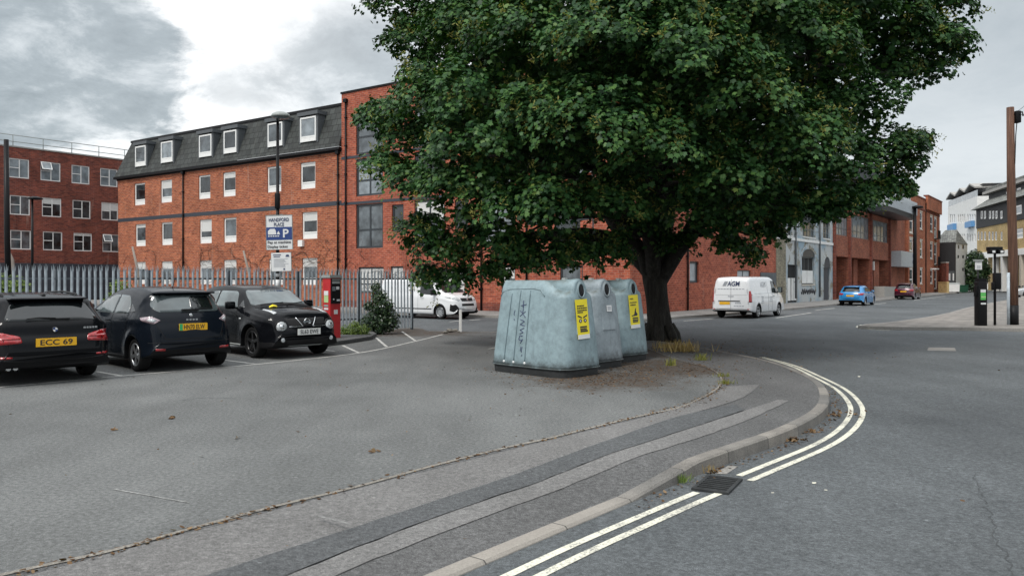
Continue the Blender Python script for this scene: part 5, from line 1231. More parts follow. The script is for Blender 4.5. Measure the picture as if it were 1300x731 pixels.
for sd in (1, -1):
    v1.panel('headlight', 'front', [(sd * .46, .90), (sd * .62, .86), (sd * .88, .96), (sd * .90, 1.06), (sd * .62, 1.0)], 'lamp_clear', off=.008, rounded=.03); v1.panel('headlight', 'R' if sd < 0 else 'L', [(4.50, 1.03), (4.78, .92), (4.84, .99), (4.60, 1.09)], 'lamp_clear', off=.008, rounded=.02)
    v1.panel('fog_surround', 'front', [(sd * .52, .33), (sd * .88, .36), (sd * .90, .66), (sd * .80, .70)], 'trim', off=.006, rounded=.03); v1.panel('fog_surround', 'R' if sd < 0 else 'L', [(4.62, .40), (4.84, .34), (4.84, .62), (4.66, .72)], 'trim', off=.006, rounded=.03)
v1.panel('grille', 'front', [(-.42, .84), (.42, .84), (.46, .99), (-.46, .99)], 'dark_void', off=.006, rounded=.03); v1.panel('grille', 'front', [(-.46, .62), (.46, .62), (.44, .73), (-.44, .73)], 'dark_void', off=.006, rounded=.03); v1.plate('front', 0, .52, '', 'plate_white')
v1.mirror(3.70, 1.12, 'trim', (.14, .24, .26)); v1.handle(2.95, 1.0); v1.seam('R', [(2.70, .32), (2.70, 1.75)]); v1.seam('R', [(3.85, 1.1), (3.9, .82), (3.62, .62), (3.60, .3)]); v1.both('rubbing_strip', [(1.25, .45), (3.55, .45), (3.55, .50), (1.25, .50)], 'trim')
v1.panel('scuttle', 'top', [(4.10, -.74), (4.24, -.76), (4.24, .76), (4.10, .74)], 'trim', off=.006); on = v1.hit('front', 0, .915)[0]; mb = MB(); mb.rbox(on.x - .005, on.x + .02, -.06, .06, .86, .97, .01); mb.build('badge', 'chrome', v1.root)

# ---- white lettered van parked on the street
dirR = (fc.B - fc.A).normalized(); hR = (dirR.x, dirR.y)
v2 = Car('panel_van', 'white lettered work van parked on the street right of the tree, rear doors to us', 'van', Vector((10.45, 37.6, 0)), hR, 4.97, 1.99,
    [(0, .46), (.005, .6), (.015, 1.0), (.04, 1.5), (.09, 1.80), (.17, 1.915), (.32, 1.955), (1, 1.98), (3.0, 1.98), (3.3, 1.95), (3.6, 1.83), (4.0, 1.48), (4.22, 1.29), (4.5, 1.22), (4.74, 1.10), (4.88, .93), (4.94, .7), (4.97, .5)],
    [(0, .40), (.05, .36), (.4, .30), (1.4, .26), (3.4, .26), (4.6, .25), (4.85, .28), (4.97, .36)], (1.0, 3.97, .335), [(0, 1.2), (3.4, 1.16), (4.2, 1.05), (4.97, .85)], tumble=.10, paint='car_white', base=ROADZ, end_a=.20, end_b=.13, roof_a=.16, roof_b=.12, plan_r=.02, bulge=.03)
v2.wheels(spokes=5, rimr=.7, double=True, inset=.02)
v2.both('side_window', [(3.0, 1.2), (3.98, 1.16), (3.70, 1.55), (3.50, 1.78), (3.0, 1.80)], 'car_glass', rounded=.06); v2.panel('windscreen', 'front', [(-.78, 1.3), (.78, 1.3), (.68, 1.85), (-.68, 1.85)], 'car_glass', rounded=.05)
for sd in (1, -1):
    o = v2.panel('tail_light', 'rear', [(sd * .87, .78), (sd * .97, .78), (sd * .955, 1.30), (sd * .90, 1.32), (sd * .86, 1.22)], 'tail_red', off=.01); v2.panel('tail_light', 'R' if sd < 0 else 'L', [(.05, .80), (.17, .80), (.15, 1.30), (.05, 1.32)], 'tail_red', off=.01, rounded=.02)
    v2.panel('reflector', 'rear', [(sd * .80, .42), (sd * .93, .42), (sd * .93, .47), (sd * .80, .47)], 'tail_red', off=.006)
v2.plate('rear', .30, .73, '', 'plate_yellow', .52, .13)
mb = MB(); p, _ = v2.hit('rear', 0, .85); mb.box(p.x - .02, p.x + .01, -.45, .62, .82, .855); mb.build('plate_recess', 'trim', v2.root)
p, _ = v2.hit('rear', .0, 1.6); Ml = frame(p + Vector((-.012, -.12, .06)), (0, -1, 0), (.03, 0, 1)); lettering('AGM', .62, .24, 'ink_blue', v2.root, Ml, bold=True, shear=.15)
for k in range(3): mb = MB(); mb.prism([(-.55 + .06 * k, -.10, 0), (-.42 + .05 * k, .12, 0), (-.38 + .05 * k, .12, 0), (-.50 + .06 * k, -.10, 0)], (0, 0, .002), 0, Ml); mb.build('logo_mark', 'ink_grey', v2.root)
mb = MB()
for k in range(9): p, _ = v2.hit('rear', .62 - k * .15, 1.41); mb.box(p.x - .006, p.x, .62 - k * .15 - .06, .62 - k * .15 + .05, 1.385, 1.425)
for k in range(4): p, _ = v2.hit('rear', -.2 - k * .13, .60); mb.box(p.x - .006, p.x, -.2 - k * .13 - .05, -.2 - k * .13 + .05, .58, .62)
for k in range(3): p, _ = v2.hit('rear', -.25 - k * .10, .74); mb.box(p.x - .006, p.x, -.25 - k * .10 - .04, -.25 - k * .10 + .04, .71, .765)
mb.build('small_print', 'ink_grey', v2.root)
p, nn = v2.hit('R', 1.75, 1.62); Ml = frame(p + Vector((.1, -.02, 0)), (1, 0, 0), (0, .1, 1)); lettering('AGM', .72, .27, 'ink_grey', v2.root, Ml, bold=False)
mb = MB()
for (xx, zz, w_) in ((1.55, 1.02, .30), (1.55, .92, .24), (1.55, .82, .26), (1.5, .72, .4), (2.75, .98, .36), (2.75, .88, .34), (2.75, .78, .34)):
    p, nn = v2.hit('R', xx, zz); mb.box(xx - w_ / 2, xx + w_ / 2, p.y - .006, p.y, zz - .022, zz + .022)
mb.build('small_print', 'ink_grey', v2.root)
v2.seam('rear', [(0, .45), (0, 1.88)], .012); v2.seam('rear', [(-.85, .44), (.85, .44)]); v2.seam('R', [(2.4, .35), (2.4, 1.78)]); v2.seam('R', [(2.92, .35), (2.95, 1.2)]); v2.seam('R', [(.5, 1.18), (2.9, 1.18)]); v2.panel('rear_bumper', 'rear', [(-.93, .42), (.93, .42), (.93, .44), (-.93, .44)], 'trim')
v2.mirror(3.75, 1.2, 'trim', (.14, .26, .28)); v2.handle(3.15, 1.05, 'trim')
o = v2.panel('door_handle', 'rear', [(-.14, 1.04), (.14, 1.04), (.14, 1.08), (-.14, 1.08)], 'ink_grey', off=.012)
v2.seam('rear', [(-.8, 1.12), (.8, 1.12)], .008)

# ---- small cars down the street
def hatch(name, label, loc, head, paint, L=4.0, W=1.74, H=1.42, rim='rim', group=None, plate='plate_yellow', light='tail_red', base=ROADZ):
    k = H / 1.48
    c = Car(name, label, 'car', loc, head, L, W, [(0, .5), (.015, .66), (.05, .80), (.09, .94 * k), (.16, 1.02 * k), (.32, 1.22 * k), (.46, 1.37 * k), (.58, 1.415 * k), (1, 1.46 * k), (1.6, 1.48 * k), (2.1, 1.44 * k), (2.5, 1.31 * k), (2.98, 1.04 * k), (3.3, .965 * k), (L - .3, .83 * k), (L - .08, .68), (L, .5)],
        [(0, .40), (.05, .31), (.3, .24), (1.1, .2), (3, .2), (L - .25, .21), (L, .38)], (.68, .68 + 2.5, .315), [(0, .96 * k), (1, .99 * k), (3, .93 * k), (L, .8)], paint=paint, base=base, tumble=.36, group=group, end_a=.42, end_b=.24)
    c.wheels(rim=rim, spokes=5)
    c.panel('rear_window', 'rear', [(-.60, 1.03 * k), (.60, 1.03 * k), (.50, 1.355 * k), (-.50, 1.355 * k)], 'car_glass', rounded=.06); c.both('side_window', [(.82, 1.05 * k), (1.55, 1.03 * k), (1.55, 1.37 * k), (1.1, 1.34 * k)], 'car_glass', rounded=.05); c.both('side_window', [(1.6, 1.03 * k), (2.6, 1.0 * k), (2.3, 1.25 * k), (1.95, 1.36 * k), (1.6, 1.37 * k)], 'car_glass', rounded=.05); c.panel('windscreen', 'front', [(-.62, 1.06 * k), (.62, 1.06 * k), (.52, 1.38 * k), (-.52, 1.38 * k)], 'car_glass_pale', rounded=.05)
    mb = MB(); mb.rbox(.26, .62, -.54, .54, 1.385 * k, 1.42 * k, .012); mb.build('roof_spoiler', paint, c.root)
    for sd in (1, -1):
        c.panel('tail_light', 'rear', [(sd * .46, .80 * k), (sd * .80, .78 * k), (sd * .80, .96 * k), (sd * .50, .90 * k)], light, off=.008, rounded=.02); c.panel('headlight', 'front', [(sd * .4, .62), (sd * .74, .66), (sd * .72, .76), (sd * .46, .72)], 'lamp_clear')
        c.panel('tail_light', 'L' if sd > 0 else 'R', [(.14, .82 * k), (.38, .86 * k), (.34, .95 * k), (.16, .93 * k)], light, off=.008)
    c.plate('rear', 0, .74 * k, '', plate); c.panel('bumper_valance', 'rear', [(-.62, .27), (.62, .27), (.68, .40), (-.68, .40)], 'trim'); c.mirror(2.35, .97 * k); c.handle(1.75, .87 * k)
    c.seam('R', [(1.57, .28), (1.57, 1.0 * k)]); c.seam('R', [(2.5, .28), (2.55, .95 * k)]); c.seam('rear', [(-.66, .95 * k), (-.6, .60), (.6, .60), (.66, .95 * k)]); c.seam('rear', [(-.8, .5), (.8, .5)])
    return c
hatch('parked_car', 'bright blue hatchback parked on the street in front of the brick offices', at(1079.5, 55.8, 0), hR, 'car_blue', 4.03, 1.74, 1.42)
hatch('parked_car', 'burgundy hatchback parked on the street by the narrow windowed flats', at(1147, 73, 0), hR, 'car_burgundy', 3.97, 1.72, 1.50)
hatch('parked_car', 'silver car half out of frame on the far right roadside', at(1296 + 42, 84, 0), hd(-1, .12), 'car_silver', 4.2, 1.76, 1.46)
# ================================================================ FENCE, SIGNS, STREET FURNITURE
rFn = thing('palisade_fence', 'grey galvanised steel palisade fence behind the parked cars', 'fence', fenceL - fdir * 1.2)
def fl(t, y=0, z=0): return fdir * t + fn * y + Vector((0, 0, z))
Ln = (fenceR - fenceL).length + 1.2
Mf = frame((0, 0, 0), fdir, fn); 
Mf = Matrix((fdir, fn, Vector((0, 0, 1)))).transposed().to_4x4()
def pale_mesh():
    mb = MB(); pr = [(-.034, .0), (-.018, -.022), (0, -.026), (.018, -.022), (.034, 0), (.03, .004), (.016, -.016), (0, -.020), (-.016, -.016), (-.03, .004)]
    mb.prism([(x, y, .06) for x, y in pr], (0, 0, 1.88))
    for x in (-.026, 0, .026): mb.prism([(x - .012, -.024 if x == 0 else -.012, 1.94), (x + .012, -.024 if x == 0 else -.012, 1.94), (x * 1.5, -.03 if x == 0 else -.022, 2.10 if x == 0 else 2.06)], (0, .006, 0))
    return mb.build('pale', 'galv', rFn, Mf)
p0 = pale_mesh(); k = 0; t = .08
while t < Ln - .05:
    o = p0 if k == 0 else p0.copy()
    if k: COL.objects.link(o)
    o.parent = rFn; o.location = fl(t, rnd.uniform(-.006, .006), rnd.uniform(-.012, .012)); o.rotation_euler = (0, rnd.uniform(-.008, .008), rnd.uniform(-.05, .05)); t += .139; k += 1
for z in (.42, 1.72):
    mb = MB(); mb.box(0, Ln, .006, .05, z, z + .05); mb.build('rail', 'galv_dark', rFn, Mf)
for t in np.linspace(.2, Ln - .02, 7):
    mb = MB(); mb.box(t - .04, t + .04, .055, .13, -.1, 1.98); mb.build('post', 'galv_dark', rFn, Mf)

# ---- street lamp carrying the two car park signs
LP = at(352.5, 22.6, 0)
rL = thing('street_lamp', 'tall black street lamp post with a shallow domed head above the car park signs', 'street lamp', LP)
mb = MB(); mb.tube([(0, 0, 0), (0, 0, 1.3)], .075, 14); mb.tube([(0, 0, 1.3), (0, 0, 1.36), (0, 0, 6.35)], [.075, .052, .04], 14); mb.build('pole', 'black_paint', rL)
mb = MB(); mb.tube([(0, 0, 1.45), (0, 0, 1.72)], .058, 14); mb.tube([(0, 0, 1.80), (0, 0, 1.9)], .058, 14); mb.build('white_band', 'sign_white', rL)
mb = MB(); mb.lathe([(.05, 0), (.40, .02), (.42, .06), (.36, .16), (.20, .24), (.06, .27), (.001, .275)], 28, 0, Matrix.Translation((.10, -.04, 6.35)) @ Matrix.Scale(.66, 4)); mb.tube([(0, 0, 6.2), (.02, -.01, 6.42), (.10, -.04, 6.46)], .035, 8); mb.build('lamp_head', 'lamp_grey', rL)
mb = MB(); mb.lathe([(.001, -.03), (.22, -.025), (.30, .015)], 24, 0, Matrix.Translation((.10, -.04, 6.34)) @ Matrix.Scale(.66, 4)); mb.build('lamp_glass', 'pane_light', rL)
mb = MB(); mb.rbox(-.065, .065, -.09, .05, 3.75, 4.2, .02); mb.build('control_box', 'black_paint', rL)
def sign_at(px, py, d): return at(px, d, zpx(py, d))
sd_ = 22.45
Ms = frame(sign_at(354.5, 295, sd_), (1, -.12, 0), (0, 0, 1)); h = .99; w = .79
sg = thing('car_park_sign', 'tall white and blue car park sign fixed on the lamp post', 'sign', Ms.translation)
Q = Matrix.Translation(-Ms.translation) @ Ms @ Matrix.Rotation(R(1.2), 4, 'Z')
mb = MB(); mb.box(-w / 2, w / 2, -h / 2, h / 2, -.02, .0); mb.build('panel', 'sign_white', sg, Q)
mb = MB(); mb.box(-w / 2 + .012, w / 2 - .012, -.215, .15, .002, .006); bl = mb.build('blue_band', 'sign_blue', sg, Q)
mb = MB()
for a in ((-w / 2, w / 2, h / 2 - .012, h / 2), (-w / 2, w / 2, -h / 2, -h / 2 + .012), (-w / 2, -w / 2 + .012, -h / 2 + .012, h / 2 - .012), (w / 2 - .012, w / 2, -h / 2 + .012, h / 2 - .012)): mb.box(a[0], a[1], a[2], a[3], .002, .010)
mb.build('border', 'lamp_grey', sg, Q)
def txt(s_, x, y, w_, h_, mat, par, **k): return lettering(s_, w_, h_, mat, par, Q @ Matrix.Translation((x, y, .012)), **k)
txt('HANDFORD', 0, .36, .60, .105, 'ink_blue', sg, bold=True); txt('PLACE', 0, .225, .30, .105, 'ink_blue', sg, bold=True)
txt('P', .20, -.03, .17, .24, 'sign_white', sg, bold=True); txt('Pay at machine', -.0, -.29, .69, .095, 'ink', sg, bold=True); txt('Display ticket', -.05, -.415, .60, .095, 'ink', sg, bold=True)
mb = MB()  # pale emblem: house-like shapes on the blue
mb.prism([(-.33, -.06, .012), (-.33, .04, .012), (-.27, .10, .012), (-.13, .105, .012), (-.10, .06, .012), (-.08, -.06, .012)], (0, 0, .002)); mb.prism([(-.06, -.06, .012), (-.05, .0, .012), (-.01, .04, .012), (.03, -.06, .012)], (0, 0, .002))
for i in range(5): mb.box(-.33 + i * .07, -.28 + i * .07, -.12, -.09, .012, .014)
mb.build('emblem', 'sign_white', sg, Q)
sd_ = 22.43; Ms = frame(sign_at(357, 332.5, sd_), (1, -.12, 0), (0, 0, 1)); w, h = .585, .52
s2 = thing('notice_board', 'small white notice of small print below the car park sign', 'sign', Ms.translation); Q = Matrix.Translation(-Ms.translation) @ Ms @ Matrix.Rotation(R(1.5), 4, 'Z')
mb = MB(); mb.box(-w / 2, w / 2, -h / 2, h / 2, -.02, 0); mb.build('panel', 'sign_white', s2, Q)
mb = MB(); mb.box(-.24, .0, .19, .215, .002, .004); mb.box(-.22, -.03, .14, .165, .002, .004); mb.box(.06, .11, -.23, -.18, .002, .004); mb.prism([(.13, .14, .002), (.15, .2, .002), (.22, .21, .002), (.25, .14, .002)], (0, 0, .002)); mb.build('heading_print', 'ink_blue', s2, Q)
mb = MB()
for i in range(9): mb.box(-.22, -.22 + rnd.uniform(.3, .44), .08 - i * .028, .09 - i * .028, .002, .004)
mb.build('small_print', 'ink_grey', s2, Q)
mb = MB(); mb.box(-w / 2 - .008, w / 2 + .008, -h / 2 - .008, h / 2 + .008, -.022, -.004); mb.build('border', 'lamp_grey', s2, Q)

# ---- red ticket machine by the fence
TM = gp(421, 428.5, .11)
tm = thing('ticket_machine', 'red pay and display machine with a black panel, standing by the steel fence', 'ticket machine', TM, math.atan2(.72, .69))
mb = MB(); mb.box(-.17, .17, -.19, .19, -.02, 1.66); mb.build('cabinet', 'red_paint', tm, bevel=.012)
mb = MB(); mb.prism([(-.20, -.22, 1.662), (.20, -.22, 1.662), (.20, .22, 1.662), (-.20, .22, 1.662)], (0, 0, .05)); mb.box(-.19, .19, -.2, .2, 1.713, 1.74); mb.build('cap', 'lamp_grey', tm)
mb = MB(); mb.box(-.155, .155, -.215, -.192, .95, 1.64); fp = mb.build('front_panel', 'black_paint', tm, bevel=.006)
for (x0, x1, z0, z1, mt) in ((-.12, .12, 1.50, 1.57, 'lamp_grey'), (.01, .10, 1.34, 1.42, 'sign_white'), (-.12, -.02, 1.3, 1.42, 'pane_light'), (-.10, -.06, 1.05, 1.09, 'chrome'), (.02, .12, 1.02, 1.07, 'chrome'), (-.12, .13, 1.60, 1.625, 'lamp_grey')): mb = MB(); mb.box(x0, x1, -.224, -.2155, z0, z1); mb.build('control', mt, fp)
mb = MB(); mb.box(-.05, .07, -.197, -.1905, .66, .78); mb.build('sticker', 'sign_white', tm)
for (z0, z1, mt) in ((1.18, 1.30, 'sign_white'), (.98, 1.17, 'pale_label'), (.86, .92, 'lamp_grey'), (.78, .83, 'sign_white')): mb = MB(); mb.box(-.178, -.1705, -.10, .11, z0, z1); mb.build('side_label', mt, tm)

# ---- black lamp and pole behind the fence on the left
P_ = at(41, 40, ROADZ); r = thing('street_lamp', 'distant black street lamp with a flat head in front of the dark brick block', 'street lamp', P_)
mb = MB(); mb.tube([(0, 0, 0), (0, 0, 5.95)], [.08, .05], 10); mb.build('pole', 'black_paint', r); mb = MB(); mb.lathe([(.02, 0), (.36, .03), (.34, .09), (.12, .17), (.001, .18)], 18, 0, Matrix.Translation((.14, 0, 5.9))); mb.build('lamp_head', 'black_paint', r)
P_ = at(9.5, 38, ROADZ); r = thing('telegraph_pole', 'thick black telegraph pole behind the fence at the far left', 'pole', P_); mb = MB(); mb.tube([(.1, 0, 0), (-.02, 0, 4), (-.06, 0, 8.6)], [.15, .13, .11], 10); mb.build('shaft', 'black_paint', r)
# lamp by the flats
P_ = at(1161.5, 86, -.02); r = thing('street_lamp', 'dark street lamp standing in front of the narrow windowed brick flats', 'street lamp', P_); mb = MB(); mb.tube([(0, 0, 0), (0, 0, 9.6)], [.22, .16], 10); mb.build('pole', 'black_paint', r); mb = MB(); mb.lathe([(.05, 0), (.62, .05), (.6, .2), (.2, .34), (.001, .36)], 16, 0, Matrix.Translation((.25, 0, 9.5))); mb.build('lamp_head', 'black_paint', r)

# ---- right hand pavement
P_ = gp(1285.5, 412, -.01); r = thing('telegraph_pole', 'weathered brown timber telegraph pole on the paved corner at right', 'pole', P_); topz_ = zpx(136.5, P_.y) + .01
mb = MB(); mb.tube([(.03, 0, -.1), (.02, 0, 2.5), (-.05, 0, topz_ * .6), (-.09, 0, topz_)], [.175, .165, .15, .13], 14); mb.build('shaft', 'pole_wood', r)
mb = MB(); mb.tube([(.03, 0, -.05), (.03, 0, .75)], [.181, .178], 14); mb.build('foot_wrap', 'trim', r)
mb = MB(); mb.rbox(.02, .22, -.2, .04, topz_ - .62, topz_ - .16, .03); mb.tube([(.0, -.1, topz_ - .3), (.30, -.12, topz_ - .2), (.33, -.12, topz_ - .36)], .03, 6); mb.tube([(.1, -.1, topz_ - .6), (.02, -.16, topz_ - 1.1), (-.02, -.17, topz_ - 2.2)], .018, 5); mb.build('junction_box', 'black_paint', r)
mb = MB(); mb.tube([(-.21, -.08, -.05), (-.215, -.08, 2.0)], .055, 10); mb.build('cable_guard', 'galv', r)
for q, (dx, dy, dz) in enumerate(((9, 12, 4), (7, -6, -1.5))):
    a = P_ + Vector((-.05, -.05, topz_ - .25)); b2 = a + Vector((dx, dy, dz)); pts = [a.lerp(b2, t) - Vector((0, 0, .25 * 4 * t * (1 - t))) for t in np.linspace(0, 1, 14)]; mb = MB(); mb.tube(pts, .011, 5); tag(mb.build('overhead_wire', 'black_paint'), ['overhead wire rising right from the top of the timber pole', 'overhead wire dropping right from the top of the timber pole'][q], 'wire')
P_ = gp(1245, 413, -.01); r = thing('ticket_machine', 'slim black ticket machine with a bright green label on the paved corner', 'ticket machine', P_, R(3))
mb = MB(); mb.rbox(-.17, .17, -.14, .14, -.02, 1.66, .02); mb.prism([(-.15, -.13, 1.655), (.15, -.13, 1.655), (.15, .13, 1.655), (-.15, .13, 1.655)], (0, 0, .12)); mb.build('cabinet', 'black_paint', r)
for (x0, x1, z0, z1, mt) in ((-.10, .10, 1.25, 1.36, 'sign_white'), (-.10, .10, .97, 1.245, 'green_label'), (-.09, .11, .80, .86, 'sign_white'), (-.08, .10, 1.06, 1.10, 'pale_label')): mb = MB(); mb.box(x0, x1, -.152 if mt != 'pale_label' else -.156, -.1405, z0, z1); mb.build('label', mt, r)
mb = MB(); mb.rbox(-.21, -.17, -.1, .1, 1.1, 1.5, .01); mb.build('side_hood', 'black_paint', r)
P2 = gp(1241.5, 407.5, -.01); r = thing('sign_post', 'small white sign on a thin post behind the slim black ticket machine', 'sign', P2); mb = MB(); mb.tube([(0, 0, 0), (0, 0, 2.5)], .03, 8); mb.build('post', 'black_paint', r); zt = zpx(342, P2.y); zt2 = zpx(331, P2.y); mb = MB(); mb.box(-.14, .14, -.05, -.032, zt, zt2 - .02); mb.build('panel', 'sign_white', r); mb = MB(); mb.box(-.17, .17, -.09, .05, zt2 - .015, zt2 + .06); mb.build('hood', 'lamp_grey', r); mb = MB(); mb.box(-.08, .08, -.056, -.051, zt + .12, zt + .16); mb.box(-.08, .08, -.056, -.051, zt + .05, zt + .08); mb.build('print', 'ink_grey', r)
P_ = gp(1263, 412.6, -.01); r = thing('camera_post', 'black post with twin camera heads beside the timber telegraph pole', 'camera post', P_); d = P_.y; zt = zpx(314, d)
mb = MB(); mb.tube([(0, 0, -.05), (0, 0, zt)], .045, 12); mb.build('post', 'black_paint', r); mb = MB(); mb.rbox(-.04, .19, -.1, .1, zpx(367, d), zpx(346, d), .02); mb.rbox(-.11, -.04, -.09, .07, zpx(368, d), zpx(358, d), .02); mb.build('control_box', 'black_paint', r)
mb = MB(); mb.rbox(-.26, .24, -.12, .14, zt - .12, zt + .03, .02); mb.build('head_bar', 'black_paint', r)
for x in (-.16, .15): mb = MB(); mb.rbox(x - .10, x + .10, -.20, .08, zt - .24, zt - .08, .02); hd_ = mb.build('camera_head', 'black_paint', r); mb = MB(); mb.box(x - .055, x + .055, -.206, -.199, zt - .20, zt - .12); mb.build('lens_window', 'sign_white', hd_)
bol = None
for i, (px, py) in enumerate(((1281.0, 373.5), (1294, 373), (1299, 374))):
    P_ = at(px, 93 + i, -.02)
    if bol is None:
        bol = thing('bollard', '', 'bollard', P_, group='bollards before the yellow brick block'); mb = MB(); mb.lathe([(.001, 0), (.16, 0), (.16, .8), (.18, .82), (.18, .9), (.13, 1.0), (.001, 1.05)], 12); mb.build('shaft', 'black_paint', bol); o = bol
    else: o = copy_tree(bol); o.location = P_
    o['label'] = ['dark bollard in the gap left of the timber pole foot', 'dark bollard just right of the timber pole before the yellow brick block', 'dark bollard beside the silver car at the right edge'][i]
# wheelie containers and low walls far down the street
P_ = at(1209.5, 106, -.1); r = thing('waste_container', 'white lidded wheeled waste container before the black and white house', 'waste container', P_, R(-20)); mb = MB(); mb.box(-.72, .72, -.5, .5, .2, 1.2, 0, None, 1.06); mb.build('bin', 'white_wall', r, bevel=.03); mb = MB(); mb.prism([(-.76, -.55, 1.2), (-.76, .55, 1.2), (-.76, .4, 1.42), (-.76, -.4, 1.36)], (1.52, 0, 0)); mb.build('lid', 'lamp_grey', r); mb = MB(); [mb.tube([(x, y - .03, .1), (x, y + .03, .1)], .1, 10) for x in (-.6, .6) for y in (-.4, .4)]; mb.build('castor_set', 'trim', r)
gb = None
for i, px in enumerate((1218.6, 1221.6, 1224.8)):
    P_ = at(px, 110 + i * 1.2, -.1)
    if gb is None:
        gb = thing('wheelie_bin', '', 'bin', P_, R(10), group='green wheelie bins by the white gable'); mb = MB(); mb.box(-.27, .27, -.3, .3, .06, 1.0, 0, None, 1.2); mb.build('bin', 'bin_green', gb, bevel=.02); mb = MB(); mb.rbox(-.33, .33, -.4, .38, 1.0, 1.08, .03); mb.build('lid', 'bin_green', gb); mb = MB(); mb.tube([(-.3, .28, .1), (.3, .28, .1)], .1, 10); mb.build('wheel', 'trim', gb); o = gb
    else: o = copy_tree(gb); o.location = P_
    o['label'] = ['green wheelie bin next to the white waste container', 'green wheelie bin in the middle of the row below the white gable', 'green wheelie bin farthest right below the white gable'][i]
fw = Fac(thing('brick_wall', 'dark red brick yard wall beside the black and white house', 'wall', at(1192, 112, -.02)), 1190, 112, 1201.5, 110); fw.wall(zpx(334, 111), .35, 'brick_dark'); fw.trim('coping', 0, fw.W, -.05, .4, zpx(334, 111) + .003, zpx(333, 111) + .05, 'concrete')
fw = Fac(thing('garden_wall', 'low yellow brick wall at the end of the brick flats', 'wall', at(1192, 104, -.02)), 1191, 105, 1202, 103); fw.wall(zpx(358.5, 104), .3, 'brick_yellow'); fw.trim('coping', 0, fw.W, -.04, .34, zpx(358.5, 104) + .003, zpx(358.5, 104) + .09, 'brick_yellow')
# short white post
P_ = gp(584.6, 421, 0); r = thing('marker_post', 'short white marker post at the far edge of the car park', 'post', P_); mb = MB(); mb.box(-.045, .045, -.045, .045, -.05, .72); mb.build('shaft', 'upvc', r, bevel=.01)
for i, (px, py, s_) in enumerate(((578, 420.8, .10), (571, 421.6, .13), (565, 423, .08), (582, 422, .06))):
    bm = bmesh.new(); bmesh.ops.create_icosphere(bm, subdivisions=2, radius=s_)
    for v in bm.verts: v.co *= rnd.uniform(.75, 1.2); v.co.z *= .6
    mb = MB(); mb.bm(bm); o = mb.build('stone', 'edging'); P_ = gp(px, py, 0); o.location = P_ + Vector((0, 0, s_ * .35)); tag(o, ['rough pale stone right next to the white marker post', 'largest pale stone left of the white marker post', 'small pale stone farthest left of the white marker post', 'smallest pale stone touching the white marker post foot'][i], 'stone', 'stones by the white post')

# ---- gully grating
g = [gp(*p, ROADZ) for p in ((873, 620.5), (903, 606), (949.7, 610), (917, 628))]
ctr = sum(g, Vector()) / 4; ux = ((g[2] - g[1]) + (g[3] - g[0])).normalized(); gl = ((g[2] - g[1]).length + (g[3] - g[0]).length) / 2; gw = ((g[1] - g[0]).length + (g[2] - g[3]).length) / 2
r = thing('gully_grate', 'rusty black cast iron gully grating beside the dropped kerb', 'drain', ctr, math.atan2(ux.y, ux.x))
mb = MB()
for a in ((-gl / 2, gl / 2, -gw / 2, -gw / 2 + .03), (-gl / 2, gl / 2, gw / 2 - .03, gw / 2), (-gl / 2, -gl / 2 + .03, -gw / 2 + .03, gw / 2 - .03), (gl / 2 - .03, gl / 2, -gw / 2 + .03, gw / 2 - .03)): mb.box(a[0], a[1], a[2], a[3], .0, .022)
mb.build('rim', 'iron' if 'iron' in M else 'bank_base', r)
mb = MB(); n_ = 8
for i in range(n_): y = -gw / 2 + .05 + (gw - .1) * i / (n_ - 1); mb.box(-gl / 2 + .03, gl / 2 - .03, y - .011, y + .011, .006, .022)
mb.build('bar', 'iron' if 'iron' in M else 'bank_base', r); mb = MB(); mb.box(-gl / 2 + .02, gl / 2 - .02, -gw / 2 + .02, gw / 2 - .02, .003, .005); mb.build('pit', 'dark_void', r)

